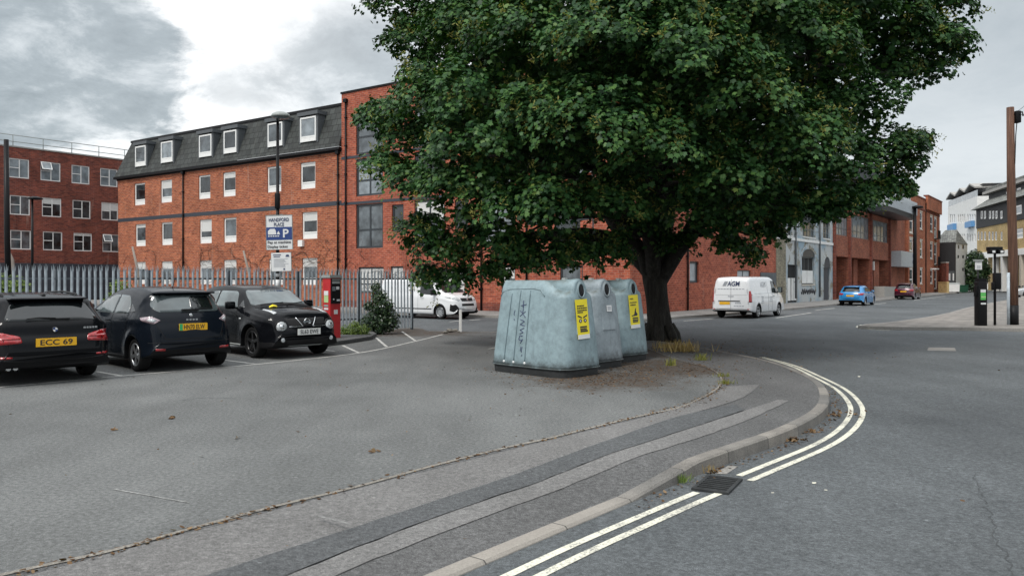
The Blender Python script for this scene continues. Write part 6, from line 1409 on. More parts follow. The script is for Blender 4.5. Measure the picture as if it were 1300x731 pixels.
# ================================================================ BOTTLE BANKS
def superell(hx, hy, n, e=4.0):
    return [(hx * math.copysign(abs(math.cos(t))**(2 / e), math.cos(t)), hy * math.copysign(abs(math.sin(t))**(2 / e), math.sin(t))) for t in [2 * math.pi * i / n for i in range(n)]]
def bottle_bank(loc, rz, mat, label, H=1.73, Lh=.98, Wh=.60, sticker=True, graffiti=False, sc=1):
    r = thing('bottle_bank', label, 'recycling bank', loc, rz, 'bottle banks under the tree'); r.scale = (sc,) * 3
    # body: +x is the end with the hole. Tapered, rounded in plan, shoulders falling to a ridge
    n = 96; rows = []; zs = np.r_[np.linspace(.13, 1.30, 18), np.linspace(1.34, H - .02, 14)]
    mb = MB()
    for z in zs:
        u = (z - .1) / (H - .1); tx = 1 - .135 * u; ty = 1 - .34 * u**1.15
        k = max(0, (z - 1.40) / (H - 1.40)); ty *= math.sqrt(max(0, 1 - (k * .74)**2.8)); tx *= 1 - .018 * k**3
        lo = max(0, (.2 - z) / .1); 
        ring = superell(Lh * tx * (1 - .01 * lo), Wh * ty * (1 - .01 * lo), n, 5.0)
        row = []
        for (x, y) in ring:
            zz = z
            # dip of the shoulder either side of the hole tower
            if k > 0 and x > Lh * .35: zz = z - .22 * k * min(1, (x - Lh * .35) / (Lh * .3)) * min(1, abs(y) / .16)**2
            row.append(Vector((x, y, zz)))
        rows.append(row)
    for row in rows: mb.v += row
    for i in range(len(rows) - 1):
        for q in range(n): mb.f.append([i * n + q, i * n + (q + 1) % n, (i + 1) * n + (q + 1) % n, (i + 1) * n + q]); mb.m.append(0); mb.sm.append(True)
    e_ = (len(rows) - 1) * n; mb.f.append([e_ + q for q in range(n)]); mb.m.append(0); mb.sm.append(True); mb.f.append([q for q in reversed(range(n))]); mb.m.append(0); mb.sm.append(False)
    body = mb.build('body', mat, r); me = body.data
    bvh = BVHTree.FromPolygons([v.co.copy() for v in me.vertices], [list(p.vertices) for p in me.polygons])
    # tower with the hole
    x1 = Lh * .875; mb = MB(); tw = .20; P = [(-tw * 1.12, .75)] + [(-tw, 1.3)] + [(tw * math.cos(t), H - .19 + .20 * math.sin(t)) for t in np.linspace(math.pi, 0, 17)] + [(tw, 1.3), (tw * 1.12, .75)]
    bm = bmesh.new(); back = [bm.verts.new((x1 - .75, y * .75, z - .04)) for y, z in P]; mid = [bm.verts.new((x1 - .06 + (1.5 - z) * .07, y, z)) for y, z in P]; fr = [bm.verts.new((x1 + .0 + (1.5 - z) * .115, y * .86, z - .03 if z > 1 else z)) for y, z in P]
    for A_, B_ in ((back, mid), (mid, fr)):
        for q in range(len(P) - 1): bm.faces.new((A_[q], A_[q + 1], B_[q + 1], B_[q]))
    bm.faces.new(fr); bm.faces.new(list(reversed(back))); mb.bm(bm, 0, None, True); tower = mb.build('hole_tower', mat, r)
    for p in tower.data.polygons:
        if len(p.vertices) > 6: p.use_smooth = False
    Mh = frame((x1 + .002, 0, H - .205), (0, 1, 0), (-.115, 0, 1)) @ Matrix.Diagonal((.70, 1.02, 1, 1))
    mb = MB(); mb.lathe([(.145, -.02), (.145, .012), (.12, .022), (.108, .012), (.105, -.03)], 28, 0, Mh); ring_ = mb.build('hole_rim', mat, r)
    mb = MB(); mb.lathe([(.107, -.01), (.107, .008), (.001, .008)], 24, 0, Mh); mb.build('hole', 'dark_void', ring_)
    # black base
    mb = MB(); P1 = superell(Lh * 1.0, Wh * 1.0, 64, 5); P0 = superell(Lh * .965, Wh * .95, 64, 5); Pm = superell(Lh * .975, Wh * .965, 64, 5); vs = [(x, y, -.01) for x, y in P0] + [(x, y, .085) for x, y in Pm] + [(x, y, .15) for x, y in superell(Lh * .97, Wh * .96, 64, 5)]
    mb.add(vs, [(i, (i + 1) % 64, 64 + (i + 1) % 64, 64 + i) for i in range(64)] + [(64 + i, 64 + (i + 1) % 64, 128 + (i + 1) % 64, 128 + i) for i in range(64)], 0, True); mb.build('base', 'bank_base', r)
    # lip just above the base
    mb = MB(); A_ = superell(Lh * 1.0, Wh * 1.0, 72, 5); mb.tube([(x, y, .145) for x, y in A_ + A_[:2]], .012, 6, cap=False); mb.build('lip', mat, r)
    def surf(x, z, off=.004):
        h = bvh.ray_cast(Vector((x, -3, z)), Vector((0, 1, 0)))
        return h[0] + (h[1] if h[1].y < 0 else -h[1]) * off if h[0] else None
    # recessed panel outline and three ribs on the long side facing -y
    def sline(pts, rad, name, m_):
        Q = [surf(*p, .001) for p in pts]; Q = [q for q in Q if q]; mb = MB(); mb.tube(Q, rad, 6); return mb.build(name, m_, body)
    for x in (-.50, -.25, .03): sline([(x * (1.0 - .10 * (z - .2)), z) for z in np.linspace(.21, 1.46 if x < -.4 else 1.52, 16)], .010, 'rib', 'bank_rib_shade'); p = surf(x * 1.0, .21, .004); mb = MB(); mb.lathe([(.026, 0), (.02, .012), (.001, .014)], 12, 0, frame(p, (1, 0, 0), (0, 0, 1))); mb.build('fixing', 'sign_white', body)
    sline([(-.80, 1.40), (-.72, 1.49), (-.5, 1.545), (.1, 1.56), (.28, 1.53), (.38, 1.42)], .014, 'panel_edge', mat)
    for (x, z, y) in ((-.80, 1.50, 0),): 
        p = surf(x, z, .003)
        if p: mb = MB(); mb.lathe([(.018, 0), (.001, .006)], 10, 0, frame(p, (1, 0, 0), (0, 0, 1))); mb.build('fixing', 'ink', body)
    mb = MB(); mb.rbox(Lh * .45, Lh * .53, -.05, .05, H - .03, H + .02, .01); mb.build('lifting_eye', 'lamp_grey', r)
    # label on the hole end, under the hole
    def esurf(y, z, off=.006):
        h = [b_.ray_cast(Vector((4, y, z)), Vector((-1, 0, 0))) for b_ in (bvh, tb)]; h = [q for q in h if q[0] is not None]; q = max(h, key=lambda q: q[0].x); return q[0] + Vector((off, 0, 0))
    tm_ = tower.data; tb = BVHTree.FromPolygons([v.co.copy() for v in tm_.vertices], [list(p.vertices) for p in tm_.polygons])
    if sticker:
        zc = 1.02 if sticker == 1 else 1.05; h_ = .70; w_ = .33
        a, b2 = esurf(0, zc + h_ / 2), esurf(0, zc - h_ / 2); Mq = frame((a + b2) / 2 + Vector((.012, -.03, 0)), (0, 1, 0), a - b2) @ Matrix.Rotation(R(2), 4, 'Z'); h_ = (a - b2).length
        mb = MB(); mb.box(-w_ / 2, w_ / 2, -h_ / 2, h_ / 2, -.006, .0); st = mb.build('sticker', 'yellow_label', r, Mq)
        mb = MB(); mb.box(-w_ / 2, w_ / 2, -h_ / 2, -h_ / 2 + .075, .001, .003); mb.build('white_strip', 'sign_white', st, Mq)
        mb = MB()
        for z, n1 in ((.235, 5), (.195, 6), (.155, 6), (.12, 4)) if sticker == 1 else ((.27, 3), (.19, 5), (.14, 4)):
            x = -.13
            for q in range(n1): ww_ = rnd.uniform(.025, .055); mb.box(x, min(x + ww_, .14), z - .011, z + .011, .001, .003); x += ww_ + .008
        for z in (-.14, -.18, -.215): mb.box(-.09, rnd.uniform(.08, .12), z - .014, z + .014, .001, .003)
        if sticker == 1:   # glaring eyes
            for s2_ in (-1, 1):
                mb.prism([(s2_ * .015, .035, .001), (s2_ * .13, .075, .001), (s2_ * .13, .05, .001), (s2_ * .02, .01, .001)], (0, 0, .002)); mb.prism([(s2_ * .065 + .042 * math.cos(t), -.03 + .034 * math.sin(t), .001) for t in np.linspace(0, 5.8, 10)], (0, 0, .002))
        else:
            mb.prism([(-.10, -.08, .001), (-.02, -.06, .001), (.03, .06, .001), (.06, .07, .001), (.05, .0, .001), (.10, -.06, .001), (.08, -.09, .001), (-.10, -.10, .001)], (0, 0, .002))
        mb.build('print', 'ink', st, Mq)
        if sticker == 1:
            mb = MB()
            for s2_ in (-1, 1): mb.prism([(s2_ * .065 + .016 * math.cos(t), -.03 + .016 * math.sin(t), .0035) for t in np.linspace(0, 5.5, 8)], (0, 0, .001))
            mb.build('eye_white', 'sign_white', st, Mq)
    else:
        a = esurf(.03, 1.16); mb = MB(); mb.box(-.075, .075, -.06, .06, -.004, .002); Mq = frame(a + Vector((.008, 0, 0)), (0, 1, 0), (-.1, 0, 1)); st = mb.build('sticker', 'sign_white', r, Mq); mb = MB(); [mb.box(-.055, .05, z - .006, z + .006, .0025, .004) for z in (.03, .005, -.02)]; mb.build('print', 'ink_grey', st, Mq)
    if graffiti:
        strokes = [[(-.30, 1.34), (-.31, 1.22)], [(-.36, 1.24), (-.22, 1.27)], [(-.29, 1.25), (-.30, 1.10)], [(-.36, 1.15), (-.22, 1.03)], [(-.23, 1.14), (-.36, 1.05)], [(-.34, .99), (-.23, .96), (-.34, .90), (-.22, .88)], [(-.23, .84), (-.33, .80), (-.24, .76), (-.33, .73)], [(-.25, .69), (-.32, .70), (-.34, .63), (-.28, .61), (-.24, .64), (-.29, .56)], [(-.27, .50), (-.28, .42)], [(-.24, .50), (-.25, .40)], [(-.23, .36), (-.235, .33)], [(-.50, 1.16), (-.52, 1.08), (-.50, 1.06)], [(-.51, 1.00), (-.49, .97)]]
        mb = MB()
        for st_ in strokes:
            Q = []
            for a, b2 in zip(st_[:-1], st_[1:]):
                for t in np.linspace(0, 1, 6): q = surf(.18 + a[0] + (b2[0] - a[0]) * t, a[1] + (b2[1] - a[1]) * t, .002); Q.append(q) if q else None
            Qs = [q for i, q in enumerate(Q) if i == 0 or (q - Q[i - 1]).length > 1e-4]; mb.tube(Qs, .008, 5)
        mb.build('graffiti', 'ink_blue', body)
    return r
M['bank_rib_shade'] = simple('bank_rib_shadow', (.10, .15, .17), .6)  # dark line colour: groove shade put into the raised ribs
bz = math.atan2(-.70, .714)
B1 = gp(687, 473, 0); 
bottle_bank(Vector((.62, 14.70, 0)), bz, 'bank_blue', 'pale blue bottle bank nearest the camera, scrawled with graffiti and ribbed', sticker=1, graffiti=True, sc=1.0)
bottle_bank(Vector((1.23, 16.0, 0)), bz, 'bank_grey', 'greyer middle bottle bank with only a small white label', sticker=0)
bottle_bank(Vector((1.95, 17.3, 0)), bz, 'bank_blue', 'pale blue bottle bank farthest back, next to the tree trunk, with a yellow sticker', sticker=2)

# ================================================================ PLANTS
def leaf_mesh(name, P, Nrm, size, mats, parent, shape='maple', mat_idx=None):
    """P (n,3) positions, Nrm (n,3) facing, size (n,)"""
    n = len(P)
    if shape == 'maple':
        prof = np.array([(0, 0), (.30, -.06), (.52, .12), (.40, .30), (.60, .58), (.26, .60), (0, 1.0), (-.26, .60), (-.60, .58), (-.40, .30), (-.52, .12), (-.30, -.06)], float)
    elif shape == 'oval': prof = np.array([(0, 0), (.22, .2), (.28, .5), (.16, .82), (0, 1), (-.16, .82), (-.28, .5), (-.22, .2)], float)
    elif shape == 'key': prof = np.array([(0, 0), (.14, .25), (.17, .7), (.05, 1), (-.12, .7), (-.1, .3)], float)
    else: prof = np.array([(-.04, 0), (.04, 0), (.03, .6), (0, 1), (-.03, .6)], float)
    k = len(prof)
    Nrm = Nrm / (np.linalg.norm(Nrm, axis=1, keepdims=True) + 1e-9)
    r_ = rng.normal(size=(n, 3)); t = np.cross(Nrm, r_); t /= np.linalg.norm(t, axis=1, keepdims=True) + 1e-9; b_ = np.cross(Nrm, t)
    if shape in ('maple', 'oval'):
        # leaf tips droop: choose the in-plane axis nearest to down, loosened
        dn = np.array([0, 0, -1.0]) + rng.normal(0, .55, (n, 3)); dn = dn - Nrm * (dn * Nrm).sum(1, keepdims=True); b_ = dn / (np.linalg.norm(dn, axis=1, keepdims=True) + 1e-9); t = np.cross(b_, Nrm)
    if shape == 'blade': b_ = Nrm; 
    V = P[:, None, :] + (t[:, None, :] * prof[None, :, 0:1] + b_[:, None, :] * (prof[None, :, 1:2] - (.4 if shape == 'maple' else 0))) * size[:, None, None]
    if shape in ('maple', 'oval'):  # cup the blade
        V += Nrm[:, None, :] * (np.abs(prof[None, :, 0:1]) * -.35 - (prof[None, :, 1:2] - .4)**2 * .25) * size[:, None, None]
    me = bpy.data.meshes.new(name); nv = n * k
    me.vertices.add(nv); me.vertices.foreach_set('co', V.astype(np.float32).ravel())
    me.loops.add(nv); me.loops.foreach_set('vertex_index', np.arange(nv, dtype=np.int32))
    me.polygons.add(n); me.polygons.foreach_set('loop_start', np.arange(0, nv, k, dtype=np.int32)); me.polygons.foreach_set('loop_total', np.full(n, k, dtype=np.int32))
    for x in ([mats] if isinstance(mats, str) else mats): me.materials.append(M[x])
    if mat_idx is not None: me.polygons.foreach_set('material_index', mat_idx.astype(np.int32))
    me.update(calc_edges=True); me.validate()
    o = bpy.data.objects.new(name, me); COL.objects.link(o); o.parent = parent; return o

TB = gp(836, 431, 0)
tree = thing('sycamore_tree', 'huge leafy sycamore tree with a thick dark trunk behind the bottle banks', 'tree', TB)
def W(px, py, d): return np.array(at(px, d, zpx(py, d))) - np.array(TB)
lob = [(505, 10, 22, 1.0), (530, 55, 22, 1.1), (545, 95, 21.5, .9), (488, 150, 20.5, .7), (520, 175, 20, .9), (490, 215, 20, .75), (545, 150, 19.5, 1.2), (590, 135, 17.8, 1.5), (540, 240, 19.5, 1.1), (610, 190, 17.5, 1.4),
  (600, 250, 18, 1.3), (535, 300, 20, .8), (565, 325, 20, .8), (545, 350, 20.5, .45), (585, 355, 20, .5), (630, 310, 18.5, 1.0), (620, 345, 19.5, .5), (660, 330, 19, .7), (690, 325, 19, .8), (650, 275, 17.5, 1.1), (735, 322, 19.5, .8), (700, 265, 17, 1.2), (775, 320, 20.5, .7),
  (770, 265, 17.5, 1.1), (760, 170, 16.3, 1.6), (690, 160, 16.8, 1.4), (850, 200, 16.6, 1.4), (870, 90, 16, 1.6), (770, 70, 16.2, 1.6), (670, 60, 17.2, 1.5), (600, 40, 19, 1.4), (935, 140, 16.6, 1.5), (1000, 70, 17.5, 1.5), (1000, 190, 17.3, 1.4),
  (930, 235, 17, 1.2), (1060, 215, 18.3, 1.1), (1080, 140, 18.8, 1.2), (1125, 195, 19.8, .9), (1150, 215, 20, .55), (1160, 180, 20.3, .55), (1085, 255, 19.6, .55), (1040, 250, 18.6, .7), (985, 262, 18, .7), (945, 285, 19.5, .7), (925, 310, 20.5, .5), (955, 322, 21, .35), (905, 285, 20, .6), (975, 295, 20, .45), (880, 265, 18.5, .8), (1115, 240, 20, .45), (1065, 262, 19, .5), (1100, 250, 19.6, .45), (1020, 265, 18.6, .5), (1000, 278, 19, .5), (1132, 236, 19.8, .4), (1150, 240, 20, .3), (1045, 272, 18.8, .35),
  (1110, 40, 19.6, 1.3), (1175, 60, 20.2, 1.0), (1207, 52, 20.5, .65), (1204, 5, 20.5, .75), (1185, 90, 20.6, .5), (1135, 90, 20, .7), (1050, 20, 18.6, 1.4), (940, 30, 16.8, 1.5), (830, 20, 16.2, 1.5), (730, 10, 17.2, 1.5), (640, -20, 19, 1.5), (560, -40, 21, 1.4), (1140, -30, 20, 1.4), (1040, -60, 19, 1.6), (1200, -50, 21, 1.1), (820, 290, 21, .7), (860, 310, 21.5, .5)]
L0 = [(W(x, y, d), r_) for x, y, d, r_ in lob]
lo_first = len(L0)
cc = np.array((.75, .2, 8.6)); ax = np.array((8.6, 7.2, 5.6))
def okl(p): return p[2] > 2.4
tries = 0
while len(L0) < lo_first + 120 and tries < 9000:  # unseen upper and back lobes, many added to block light
    tries += 1; d = rng.normal(size=3); d /= np.linalg.norm(d); p = cc + d * ax * rng.uniform(.78, .97)
    if d[1] < -.35 and p[2] < 8.6: continue
    if p[2] < 3.6: continue
    # keep the silhouette the picture shows
    w_ = p + np.array(TB); X_ = 650 + 1000 * w_[0] / w_[1]; Y_ = 355 - 1000 * (w_[2] - CAMZ) / w_[1]
    rr = rng.uniform(.9, 1.5); m_ = rr * 1000 / w_[1]
    if X_ - m_ < 488 or X_ + m_ > 1190 or Y_ + m_ > 320: continue
    if X_ + m_ > 1130 and Y_ > -40: continue
    if min(np.linalg.norm(p - q[0]) / (rr + q[1]) for q in L0) < .34: continue
    L0.append((p, rr))
LP_, LN_, LS_, KP_, KN_, KS_ = [], [], [], [], [], []
for i, (p, r_) in enumerate(L0):
    front = i < lo_first
    ns = int((25 if front else 14) * r_ * r_ + 6)
    for s_ in range(ns):
        d = rng.normal(size=3); d[2] = abs(d[2]) * .9 - .30 * rng.random(); d[1] -= .25 if front else 0; d /= np.linalg.norm(d)
        c0 = p + d * np.array((1, 1, .78)) * r_ * rng.uniform(.62, 1.08)
        out = d * .75 + np.array((0, 0, .65)); out /= np.linalg.norm(out)
        k = int(rng.integers(30, 56)); rad = rng.uniform(.20, .42)
        t1 = np.cross(out, rng.normal(size=3)); t1 /= np.linalg.norm(t1); t2 = np.cross(out, t1)
        rr = rad * np.sqrt(rng.random(k)); th = rng.random(k) * 2 * np.pi
        q = c0 + np.cos(th)[:, None] * rr[:, None] * t1 + np.sin(th)[:, None] * rr[:, None] * t2 + out * (-.9 * rr[:, None]**2 + rng.normal(0, .07, (k, 1)))
        LP_.append(q); LN_.append(out * .9 + np.cos(th)[:, None] * t1 * rr[:, None] * 1.1 + np.sin(th)[:, None] * t2 * rr[:, None] * 1.1 + rng.normal(0, .32, (k, 3))); LS_.append(rng.uniform(.065, .125, k))
        if rng.random() < (.30 if front else .08):
            for _ in range(int(rng.integers(1, 4))):
                kc = c0 + out * .06 + rng.normal(0, rad * .5, 3); kn = int(rng.integers(10, 20)); KP_.append(kc + rng.normal(0, .05, (kn, 3)) - np.array((0, 0, 1)) * rng.random((kn, 1)) * .14); KN_.append(rng.normal(size=(kn, 3))); KS_.append(rng.uniform(.06, .10, kn))
    # inner dim leaves
    k = int(70 * r_**2); dq = rng.normal(size=(k, 3)); dq /= np.linalg.norm(dq, axis=1, keepdims=True); LP_.append(p + dq * r_ * .85 * rng.random((k, 1))**.5); LN_.append(rng.normal(0, .6, (k, 3)) + np.array((0, 0, .8))); LS_.append(rng.uniform(.10, .16, k))
k = 24000; d = rng.normal(size=(k, 3)); d /= np.linalg.norm(d, axis=1, keepdims=True); q = cc + d * ax * (rng.random((k, 1))**(1 / 2.2) * .80); q = q[q[:, 2] > 4.3]  # inner leaf fill thickened to darken the crown from within
LP_.append(q); LN_.append(rng.normal(0, .6, q.shape) + np.array((0, 0, .8))); LS_.append(rng.uniform(.14, .22, len(q)))
P = np.concatenate(LP_); print('LEAVES', len(P))
leaf_mesh('crown', P, np.concatenate(LN_), np.concatenate(LS_), 'leaf', tree)
leaf_mesh('seed_keys', np.concatenate(KP_), np.concatenate(KN_), np.concatenate(KS_), 'keys', tree, 'key')
# trunk and limbs
mb = MB()
tr = [(.06, 0, -.1), (.03, 0, .15), (0, 0, .5), (-.06, 0, 1.2), (-.10, 0, 1.9), (-.06, .02, 2.5)]
def rough_tube(pts, rads, n=22, amp=.06):
    pts = [Vector(p) for p in pts]; s0 = len(mb.v); m0 = MB(); m0.tube(pts, rads, n, cap=False)
    for i, v in enumerate(m0.v):
        k_, a_ = divmod(i, n); c_ = pts[k_]; th = 2 * math.pi * a_ / n; f_ = 1 + amp * math.sin(th * 3 + k_ * .25) + amp * .8 * math.sin(th * 5 - k_ * .4) + rnd.uniform(-.02, .02)
        m0.v[i] = c_ + (v - c_) * f_
    mb.add(m0.v, m0.f, 0, True)
T = spline([(p[2], p[0]) for p in tr], 16); 
rough_tube([(x, 0, z) for z, x in T], np.interp([z for z, x in T], [-.1, .1, .4, 1.0, 1.9, 2.5], [.50, .42, .34, .305, .35, .44]), 30, .07)
for a in np.linspace(0, 2 * math.pi, 8)[:-1]: rough_tube([(.03 + .30 * math.cos(a), .30 * math.sin(a), .42), (.04 + .46 * math.cos(a), .46 * math.sin(a), .12), (.05 + .58 * math.cos(a + .1), .58 * math.sin(a + .1), -.06)], [.13, .14, .06], 8, .05)
mains = [((-.10, .0, 1.5), (-.75, -.2, 3.0), (-1.5, -.5, 4.4), (-2.6, -.8, 6.2), (-3.4, -1.0, 8.2)), ((-.04, -.02, 1.7), (.05, -.2, 3.6), (-.1, -.3, 5.6), (.2, -.2, 8), (.4, 0, 11)), ((.0, .0, 1.5), (.75, .1, 2.9), (1.6, .0, 4.2), (2.9, -.2, 5.8), (4.4, -.3, 7.6)), ((-.04, .05, 1.6), (.5, 1.2, 3.6), (1.0, 2.6, 5.6), (1.4, 3.6, 8)), ((-.06, -.05, 1.6), (-.5, -1.4, 3.6), (-.6, -2.9, 5.4), (-.5, -4, 7.4)), ((-.02, -.04, 1.6), (1.0, -1.2, 3.6), (2.0, -2.6, 5.0), (3, -3.6, 6.8)), ((-.08, .04, 1.6), (-1.2, 1.0, 3.6), (-2.6, 2.0, 5.4), (-3.6, 2.8, 7.6))]
ml = []
for m_ in mains:
    pp = [Vector(p) for p in m_]; A_ = np.array(m_); dd_ = np.linspace(0, 1, 14); tt = np.linspace(0, 1, len(m_)); Q = np.stack([np.interp(dd_, tt, A_[:, j]) for j in range(3)], 1)
    for _ in range(2): Q[1:-1] = (Q[:-2] + 2 * Q[1:-1] + Q[2:]) / 4
    Q[1:] += rng.normal(0, .05, Q[1:].shape); rough_tube([tuple(q) for q in Q], np.interp(dd_, [0, .12, .25, 1], [.17, .23, .20, .06]), 12, .05); ml.append(Q)
mb.build('trunk', 'bark', tree)
mb = MB()
allm = np.concatenate([q[3:] for q in ml]); 
for (p, r_) in L0:
    dist = np.linalg.norm(allm - p, axis=1) + np.maximum(0, allm[:, 2] - p[2] - .2) * 1.0; s_ = allm[dist.argmin()]; L_ = np.linalg.norm(p - s_)
    mid = (s_ + p) / 2 + rng.normal(0, .12 * L_ * .5, 3) + np.array((0, 0, .12 * L_)); tt = np.linspace(0, 1, 9)[:, None]; Q = s_ * (1 - tt)**2 + mid * 2 * tt * (1 - tt) + p * tt**2; Q[1:-1] += rng.normal(0, .04, Q[1:-1].shape)
    mb.tube([tuple(q) for q in Q], np.linspace(.03 + .012 * L_, .012, 9), 6, cap=False)
    for _ in range(5):
        dq = rng.normal(size=3); e_ = p + dq / np.linalg.norm(dq) * r_ * .8 * rng.random(); b0 = Q[int(rng.integers(5, 9))]; mb.tube([tuple(b0), tuple((b0 + e_) / 2 + rng.normal(0, .06, 3)), tuple(e_)], [.014, .010, .005], 4, cap=False)
mb.build('branches', 'bark', tree)

def shrub(name, label, cat, base, blobs, n, size, mat, stems=6, shape='oval', group=None):
    r = thing(name, label, cat, base, 0, group); P_, N_, S_ = [], [], []
    tot = sum(b[3]**2 for b in blobs)
    for (x, y, z, rr) in blobs:
        k = int(n * rr * rr / tot); d = rng.normal(size=(k, 3)); d /= np.linalg.norm(d, axis=1, keepdims=True); P_.append(np.array((x, y, z)) + d * rr * rng.uniform(.45, 1.1, (k, 1))); N_.append(d * .6 + np.array((0, -.1, .6)) + rng.normal(0, .4, (k, 3))); S_.append(rng.uniform(.7, 1.3, k) * size)
    P_ = np.concatenate(P_); P_[:, 2] = np.abs(P_[:, 2]) + .01
    leaf_mesh('foliage', P_, np.concatenate(N_), np.concatenate(S_), mat, r, shape)
    mb = MB()
    for i in range(stems):
        b = blobs[i % len(blobs)]; mb.tube([(rnd.uniform(-.1, .1), rnd.uniform(-.1, .1), -.02), (b[0] * .5 + rnd.uniform(-.1, .1), b[1] * .5, b[2] * .5), (b[0] + rnd.uniform(-.1, .1) * 2, b[1], b[2] + b[3] * .7)], [.02, .014, .006], 5)
    mb.build('stem', 'bark', r); return r
b0 = gp(481, 424, 0)
shrub('shrub', 'dark green bush growing against the steel fence beside the red machine', 'shrub', b0, [(0, 0, .40, .42), (.12, 0, .85, .36), (.0, .05, 1.2, .26), (-.12, .1, 1.5, .16), (.28, 0, .45, .36), (-.28, 0, .35, .32), (-.35, .1, .9, .16)], 4200, .085, 'shrub_leaf')
shrub('weed_clump', 'low bright green weeds at the fence foot right of the red machine', 'weeds', gp(449, 424.5, .1), [(0, 0, .12, .24), (.28, 0, .1, .2), (-.25, 0, .1, .18), (.05, .1, .3, .12)], 1300, .06, 'bright_leaf', 3)
shrub('shrub', 'yellow green bushes showing through the fence at the far left', 'shrub', at(16, 33, ROADZ), [(-.3, 0, .8, .8), (.35, 0, .7, .7), (.0, .2, 1.5, .55), (-.7, 0, 1.7, .5), (1.0, .2, .5, .5), (1.6, .3, .9, .35)], 5200, .12, 'bright_leaf', 6)
shrub('shrub', 'slim green bush behind the fence above the middle parked car', 'shrub', at(150, 34, ROADZ), [(0, 0, .8, .6), (.1, 0, 1.5, .4)], 1500, .11, 'bright_leaf', 4)
r = thing('street_tree', 'dark green small tree in front of the yellow brick block', 'tree', at(1236, 117, -.1))
P_, N_, S_ = [], [], []
for (x, y, z, rr) in ((0, 0, 2.6, 1.6), (.6, 0, 4.0, 1.5), (-.6, 0, 3.6, 1.3), (.2, 0, 5.2, 1.1), (.9, 0, 2.2, 1.3), (1.4, -.3, 3.2, 1.0), (-.2, 0, 1.3, 1.2)):
    k = int(500 * rr * rr); d = rng.normal(size=(k, 3)); d /= np.linalg.norm(d, axis=1, keepdims=True); P_.append(np.array((x, y, z)) + d * rr * rng.uniform(.5, 1.1, (k, 1))); N_.append(d + np.array((0, 0, .6)) + rng.normal(0, .4, (k, 3))); S_.append(rng.uniform(.2, .34, k))
leaf_mesh('crown', np.concatenate(P_), np.concatenate(N_), np.concatenate(S_), 'shrub_leaf', r); mb = MB(); mb.tube([(0, 0, 0), (.05, 0, 1.5), (.1, 0, 4)], [.14, .1, .04], 8); mb.build('trunk', 'bark', r)

def tuft(label, px, py, n, h, spread, mat, z=0.0, cat='grass'):
    b = gp(px, py, z); k = n; P_ = np.stack([rng.normal(0, spread, k), rng.normal(0, spread * .6, k), np.zeros(k)], 1); D = np.stack([rng.normal(0, .35, k), rng.normal(0, .35, k), np.ones(k)], 1)
    o = leaf_mesh('grass_tuft', P_, D, rng.uniform(.5, 1.15, k) * h, mat, None, 'blade'); o.location = b; return tag(o, label, cat, 'tufts and weeds by the tree and kerb')
tuft('tall straw coloured dry grass at the right foot of the tree trunk', 864, 446, 150, .29, .24, 'dry_grass')
tuft('shorter dry grass tuft on the left of the straw grass, against the trunk', 844, 442, 50, .2, .14, 'dry_grass')
tuft('small green weed in the dark soil below the trunk', 852, 464, 50, .17, .05, 'yellow_weed'); tuft('small yellow green weed between the trunk and the curved kerb', 892, 457, 80, .17, .08, 'yellow_weed')
tuft('yellow green weed tuft at the bend of the edging stones', 921, 487, 130, .085, .07, 'yellow_weed'); tuft('second yellowish weed just above the edging bend', 918, 478, 90, .08, .07, 'yellow_weed')
tuft('small green weed in the corner between dropped kerb and gully', 864, 611.5, 90, .085, .05, 'bright_leaf', -.12); tuft('dry weed strands above the gully against the kerb', 893, 598, 70, .085, .05, 'dry_grass', ROADZ)
# dry leaf heaps in the gutter
def heap(label, px, py, n, sx, sy):
    b = gp(px, py, ROADZ); P_ = np.stack([rng.normal(0, sx, n), rng.normal(0, sy, n), np.abs(rng.normal(0, .018, n)) + .012], 1); o = leaf_mesh('leaf_heap', P_, rng.normal(0, .5, (n, 3)) + np.array((0, 0, 1)), rng.uniform(.022, .052, n), 'dry_leaf', None); o.location = b; tag(o, label, 'dead leaves', 'dead leaf heaps along the gutter', 'stuff')
heap('largest heap of curled brown dead leaves in the gutter', 1002, 560, 34, .085, .05); heap('small heap of dead leaves behind the largest one in the gutter', 1028, 549, 12, .05, .03); heap('scatter of dead leaves in the bend of the gutter', 1064, 527, 46, .16, .16); heap('dead leaves and grit collected above the gully', 899, 600, 12, .06, .035)
# loose litter: leaf mould and twigs round the bins, the edging and over the car park
Pn = []
def sc(cx, cy, s1, n, th=0, s2=None):
    a = rng.normal(0, s1, n); b = rng.normal(0, s2 or s1, n); Pn.append(np.stack([cx + a * math.cos(th) - b * math.sin(th), cy + a * math.sin(th) + b * math.cos(th)], 1))
sc(1.5, 13.6, .7, 700); sc(2.7, 15.3, .9, 900); sc(4.6, 18.5, 1.6, 800); sc(3.6, 21, 1.8, 600); sc(.2, 14.4, .8, 200, -.7, .3); sc(0, 18, 5, 260); sc(-1, 11, 4, 60)
ei = (np.linspace(.10, .78, 900) * (NP - 1)).astype(int); ew = np.where(ei > NP * .42, rng.normal(.02, .10, 900), rng.normal(-.015, .035, 900)); Pn.append(EP[ei] + rng.normal(0, .02, (900, 2)) + ew[:, None] * np.array((.3, -.9)))
gi = (np.linspace(.30, .62, 420) * (NK - 1)).astype(int); go_ = offset(Kout, -.10)[gi] + rng.normal(0, .045, (420, 2))
Pk = np.concatenate(Pn); Pk = np.c_[Pk, np.full(len(Pk), .012)]; Pg = np.c_[go_, np.full(len(go_), ROADZ + .012)]; Pk = np.concatenate([Pk, Pg])
o = leaf_mesh('leaf_litter', Pk, rng.normal(0, .25, Pk.shape) + np.array((0, 0, 1)), rng.uniform(.018, .055, len(Pk)), 'dry_leaf', None, 'oval'); tag(o, 'brown leaf litter and bits scattered over the tarmac', 'litter', kind='stuff')
